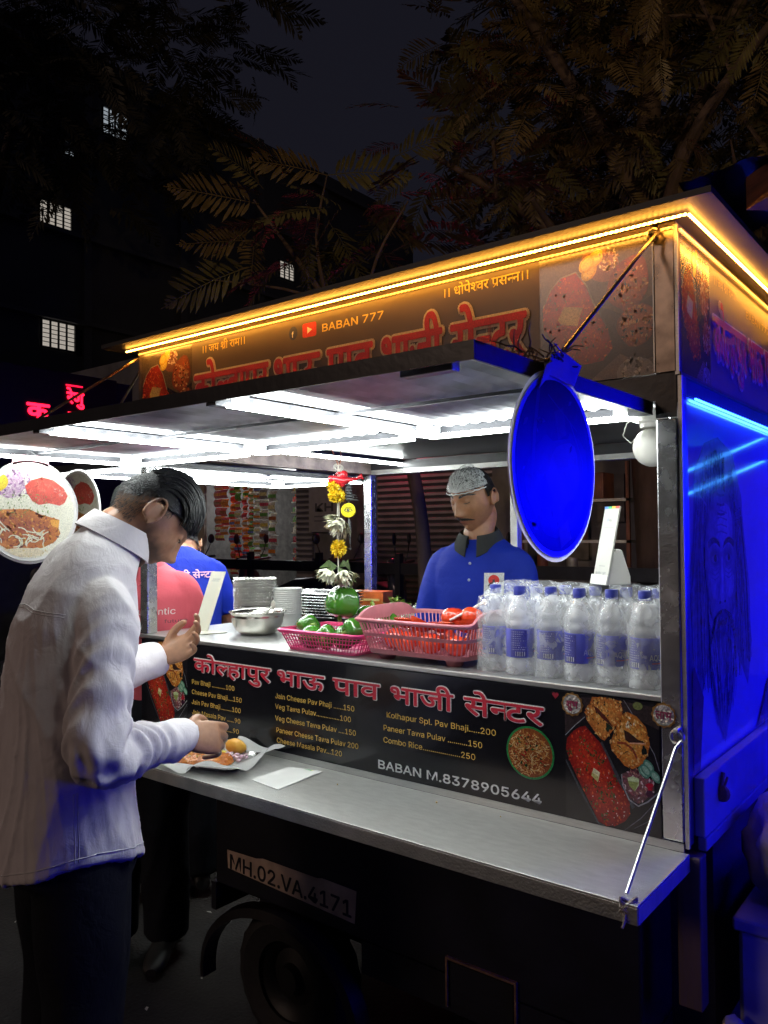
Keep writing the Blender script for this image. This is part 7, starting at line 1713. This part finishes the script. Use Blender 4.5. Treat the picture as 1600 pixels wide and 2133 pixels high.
# ------------------------------------------------------------------ trees
leafm1 = pm('feathery_leaf', (.085, .075, .026), rough=.55, var=.35, scale=3); leafm2 = pm('feathery_leaf_brown', (.10, .070, .030), rough=.55, var=.35, scale=3)
leafd = pm('dark_leaf', (.055, .050, .030), rough=.6, var=.4, scale=2)
bark = pm('tree_bark', (.07, .045, .035), rough=.85, var=.4, scale=9, bump=.5, stretch=(1, 1, .3))
def frond_mesh(seed, n=18):
    """a feathery leaf: midrib along +x with two rows of narrow drooping leaflets"""
    r_ = random.Random(seed); m = MB(); bend = r_.uniform(-.10, .10); drop = r_.uniform(.12, .32)
    def mid(t): return Vector((t, bend*t*t, -drop*t*t))
    for k in range(n):
        t = .10+.88*k/(n-1); p = mid(t); l = .30*(math.sin(PI*min(1, (t+.12)*.93))**.7)*r_.uniform(.8, 1.1)
        for s in (-1, 1):
            if r_.random() < .06: continue
            a = R(62-22*t)+r_.uniform(-.12, .12); d = Vector((math.cos(a), s*math.sin(a), r_.uniform(-.25, .05))); sd = Vector((math.sin(a), -s*math.cos(a), 0)); wv = .019*r_.uniform(.8, 1.15)
            e1 = p+d*l*.35; e2 = p+d*l*.75-Vector((0, 0, .03*l)); e3 = p+d*l-Vector((0, 0, .09*l)); up = Vector((0, 0, .006))
            m.add([p, e1+sd*wv, e1-sd*wv, e2+sd*wv*.9, e2-sd*wv*.9, e3], [(0, 2, 1), (1, 2, 4, 3), (3, 4, 5)])
    for k in range(6):
        a, b_ = mid(k/6), mid((k+1)/6); m.add([a+Vector((0, .006, 0)), a-Vector((0, .006, 0)), b_-Vector((0, .005, 0)), b_+Vector((0, .005, 0))], [(0, 1, 2, 3)])
    return m
FM = [frond_mesh(k) for k in range(5)]
def frond_xf(p, d, tw, L_):
    d = d.normalized(); z = Vector((0, 0, 1)); y = z.cross(d)
    y = y.normalized() if y.length > .05 else Vector((0, 1, 0)); z = d.cross(y)
    M = Matrix(((d.x, y.x, z.x, p.x), (d.y, y.y, z.y, p.y), (d.z, y.z, z.z, p.z), (0, 0, 0, 1))) @ Matrix.Rotation(tw, 4, 'X') @ Matrix.Scale(L_, 4); return M
FME = {}
def add_fronds(root, spots, mats):
    base = offs(root)
    for k, (p, d, tw, L_) in enumerate(spots):
        mt = mats[k % len(mats)]; key = (k % 5, mt.name)
        if key not in FME:
            me = bpy.data.meshes.new('frond'); me.from_pydata([tuple(v) for v in FM[k % 5].v], [], FM[k % 5].f); me.materials.append(mt); FME[key] = me
        o = bpy.data.objects.new('frond', FME[key]); COL.objects.link(o); o.parent = root; o.matrix_local = Matrix.Translation(-base) @ frond_xf(p, d, tw, L_)
def crown_stuff(root, spots, mat, name='crown'):
    m = MB()
    for k, (p, d, tw, L_) in enumerate(spots):
        M = frond_xf(p, d, tw, L_); f = FM[k % 5]; m.add([tuple(M @ Vector(v)) for v in f.v], f.f)
    o = m.build(name, mat, root, fix=False); o['kind'] = 'stuff'; return o
tr_ = random.Random(21)
def cluster(c, rx, ry, rz, n, L_, bias=Vector((0, 0, 0)), flat=.35):
    out = []
    for k in range(n):
        while True:
            q = Vector((tr_.uniform(-1, 1), tr_.uniform(-1, 1), tr_.uniform(-1, 1)))
            if q.length < 1: break
        p = c+Vector((q.x*rx, q.y*ry, q.z*rz)); d = Vector((tr_.gauss(0, 1), tr_.gauss(0, 1), tr_.gauss(-.15, flat)))+bias+q*.6; out.append((p, d, tr_.uniform(-.7, .7), L_*tr_.uniform(.6, 1.2)))
    return out
tA = thing('feathery_tree', (-1.72, 4.75, .24), 'large feathery leaved tree filling the upper right above the cart roof', 'tree')
m = MB(); p, r_ = catmull([(-1.72, 4.75, .0), (-1.70, 4.72, 1.4), (-1.78, 4.7, 3.0), (-1.70, 4.6, 4.4), (-1.5, 4.4, 6.6)], [.19, .165, .14, .10, .05], 8); m.tube(p, r_, 14); m.build('trunk', bark, tA, smooth=True)
limbs = [((-1.76, 4.7, 3.0), (-2.3, 4.2, 4.0), (-3.0, 3.4, 4.6)), ((-1.74, 4.7, 3.4), (-1.2, 4.0, 4.3), (-.3, 3.6, 5.0)), ((-1.7, 4.6, 4.2), (-2.2, 4.2, 5.3), (-2.7, 3.6, 6.3)), ((-1.72, 4.65, 3.8), (-1.0, 4.3, 5.2), (-.2, 4.0, 6.2)), ((-1.76, 4.7, 2.6), (-1.9, 4.0, 3.4), (-2.0, 3.2, 3.9)), ((-1.76, 4.7, 2.9), (-1.1, 4.2, 3.6), (-.4, 3.9, 4.0))]
for l in limbs:
    m = MB(); p, r_ = catmull(l, [.075, .05, .018], 6); m.tube(p, r_, 9); m.build('branch', bark, tA, smooth=True)
for k in range(16):
    l0 = tr_.choice(limbs); a = Vector(l0[1]); b_ = Vector(l0[2]); s_ = a+(b_-a)*tr_.random(); d = Vector((tr_.gauss(0, .5), tr_.gauss(-.1, .4), tr_.gauss(.3, .4)))
    m = MB(); p, r_ = catmull([s_, s_+d*.6+Vector((0, 0, .05)), s_+d*1.2], [.022, .014, .005], 5); m.tube(p, r_, 6); m.build('branch', bark, tA, smooth=True)
spots = cluster(Vector((-1.55, 3.9, 5.1)), 1.55, 1.0, 1.5, 205, .44)+cluster(Vector((-.6, 3.9, 5.2)), 1.3, 1.0, 1.6, 90, .44)
add_fronds(tA, spots, [leafm1, leafm2])
crown_stuff(tA, cluster(Vector((-1.3, 5.6, 5.5)), 2.7, 1.1, 2.6, 620, .70)+cluster(Vector((-3.0, 4.4, 5.0)), 1.0, 1.0, 1.3, 60, .6), leafd)
crown_stuff(tA, cluster(Vector((-1.3, 4.5, 5.1)), 2.0, 1.0, 1.7, 420, .50), leafm2, 'inner_crown')
tB = thing('young_feathery_tree', (-2.75, 2.9, .0), 'young tree with fern like leaves reaching out behind the cart roof at the centre left', 'tree')
m = MB(); p, r_ = catmull([(-2.75, 2.9, 0), (-2.7, 2.85, 1.6), (-2.85, 2.6, 2.7), (-3.1, 2.3, 3.2), (-3.5, 2.0, 3.9)], [.06, .05, .036, .022, .008], 8); m.tube(p, r_, 10); m.build('trunk', bark, tB, smooth=True)
for l in (((-3.0, 2.4, 3.0), (-3.25, 2.2, 3.25), (-3.75, 1.8, 3.35)), ((-3.1, 2.3, 3.2), (-3.1, 2.2, 3.6), (-3.0, 2.2, 4.0)), ((-2.9, 2.55, 2.8), (-2.7, 2.3, 3.3), (-2.4, 2.3, 3.7))):
    m = MB(); p, r_ = catmull(l, [.016, .011, .005], 5); m.tube(p, r_, 7); m.build('branch', bark, tB, smooth=True)
LB = Vector((-.85, -.5, .02))
sB = [(Vector((-3.45, 2.0, 3.86)), LB+Vector((0, 0, .25)), .9, .62), (Vector((-3.45, 1.95, 3.42)), LB+Vector((0, 0, -.25)), .9, .66), (Vector((-3.5, 2.0, 3.62)), LB+Vector((0, 0, .02)), .8, .5), (Vector((-3.4, 2.0, 3.95)), Vector((-.5, -.3, .7)), .6, .5), (Vector((-3.0, 2.2, 4.0)), Vector((-.6, -.4, .25)), .8, .55), (Vector((-3.0, 2.2, 4.0)), Vector((.8, .4, .05)), -.8, .6)]
sB += cluster(Vector((-3.15, 2.15, 3.65)), .45, .3, .38, 22, .50, LB*.5, .25)+cluster(Vector((-2.5, 2.35, 3.75)), .5, .3, .35, 16, .52, Vector((.5, .3, 0)), .25)
add_fronds(tB, sB, [leafm2, leafm1])
tC = thing('dark_tree', (-22, 8, 0), 'dark tree mass in front of the flats at the upper left', 'tree')
m = MB(); p, r_ = catmull([(-22, 8, 0), (-21.5, 8, 6), (-19.5, 8.4, 12)], [.3, .25, .12], 6); m.tube(p, r_, 10); m.build('trunk', bark, tC, smooth=True)
crown_stuff(tC, cluster(Vector((-16.2, 8.6, 13.0)), 4.5, 3.6, 3.6, 520, 1.3), leafd)
# warm spot lamp added out of view, aimed only at the trees
lampd = bpy.data.lights.new('added_tree_light', 'SPOT'); lampd.energy = 300; lampd.color = (1.0, .68, .36); lampd.spot_size = R(59); lampd.spot_blend = .3; lampd.shadow_soft_size = .15
sl = thing('added_tree_lamp', (2.6, -3.4, 0), 'added unseen lamp behind the viewer, its warm light on the leaves', 'spot lamp')  # unseen pole and head, added to carry the light on the trees
MB().tube([(2.6, -3.4, 0), (2.6, -3.4, 3.6)], .05, 10).build('pole', irn, sl); MB().lathe([(.04, 0), (.12, .08), (.10, .14), (.02, .16)], c=(2.6, -3.4, 3.6), n=16).build('lamp_head', irn, sl)
lo_ = bpy.data.objects.new('added_tree_light', lampd); COL.objects.link(lo_); lo_.location = (2.45, -3.2, 3.75); lo_.rotation_euler = (Vector((-1.7, 3.9, 5.3))-Vector((2.45, -3.2, 3.75))).to_track_quat('-Z', 'Y').to_euler()
lm = MB()
for k in range(60):
    x, y = rnd.uniform(-4, 0), rnd.uniform(-2.0, .8); a = rnd.random()*PI; s_ = rnd.uniform(.006, .022); d = Vector((math.cos(a), math.sin(a), 0))*s_; e = Vector((-d.y, d.x, 0))*.5; p = Vector((x, y, .012)); lm.add([p-d, p+e, p+d, p-e+Vector((0, 0, .004))], [(0, 1, 2, 3)])
tag(lm.build('litter', pm('paper_scraps', (.35, .33, .30), rough=.8, var=.3), None, fix=False), 'paper scraps and crumbs littering the dark ground', 'litter', kind='stuff')
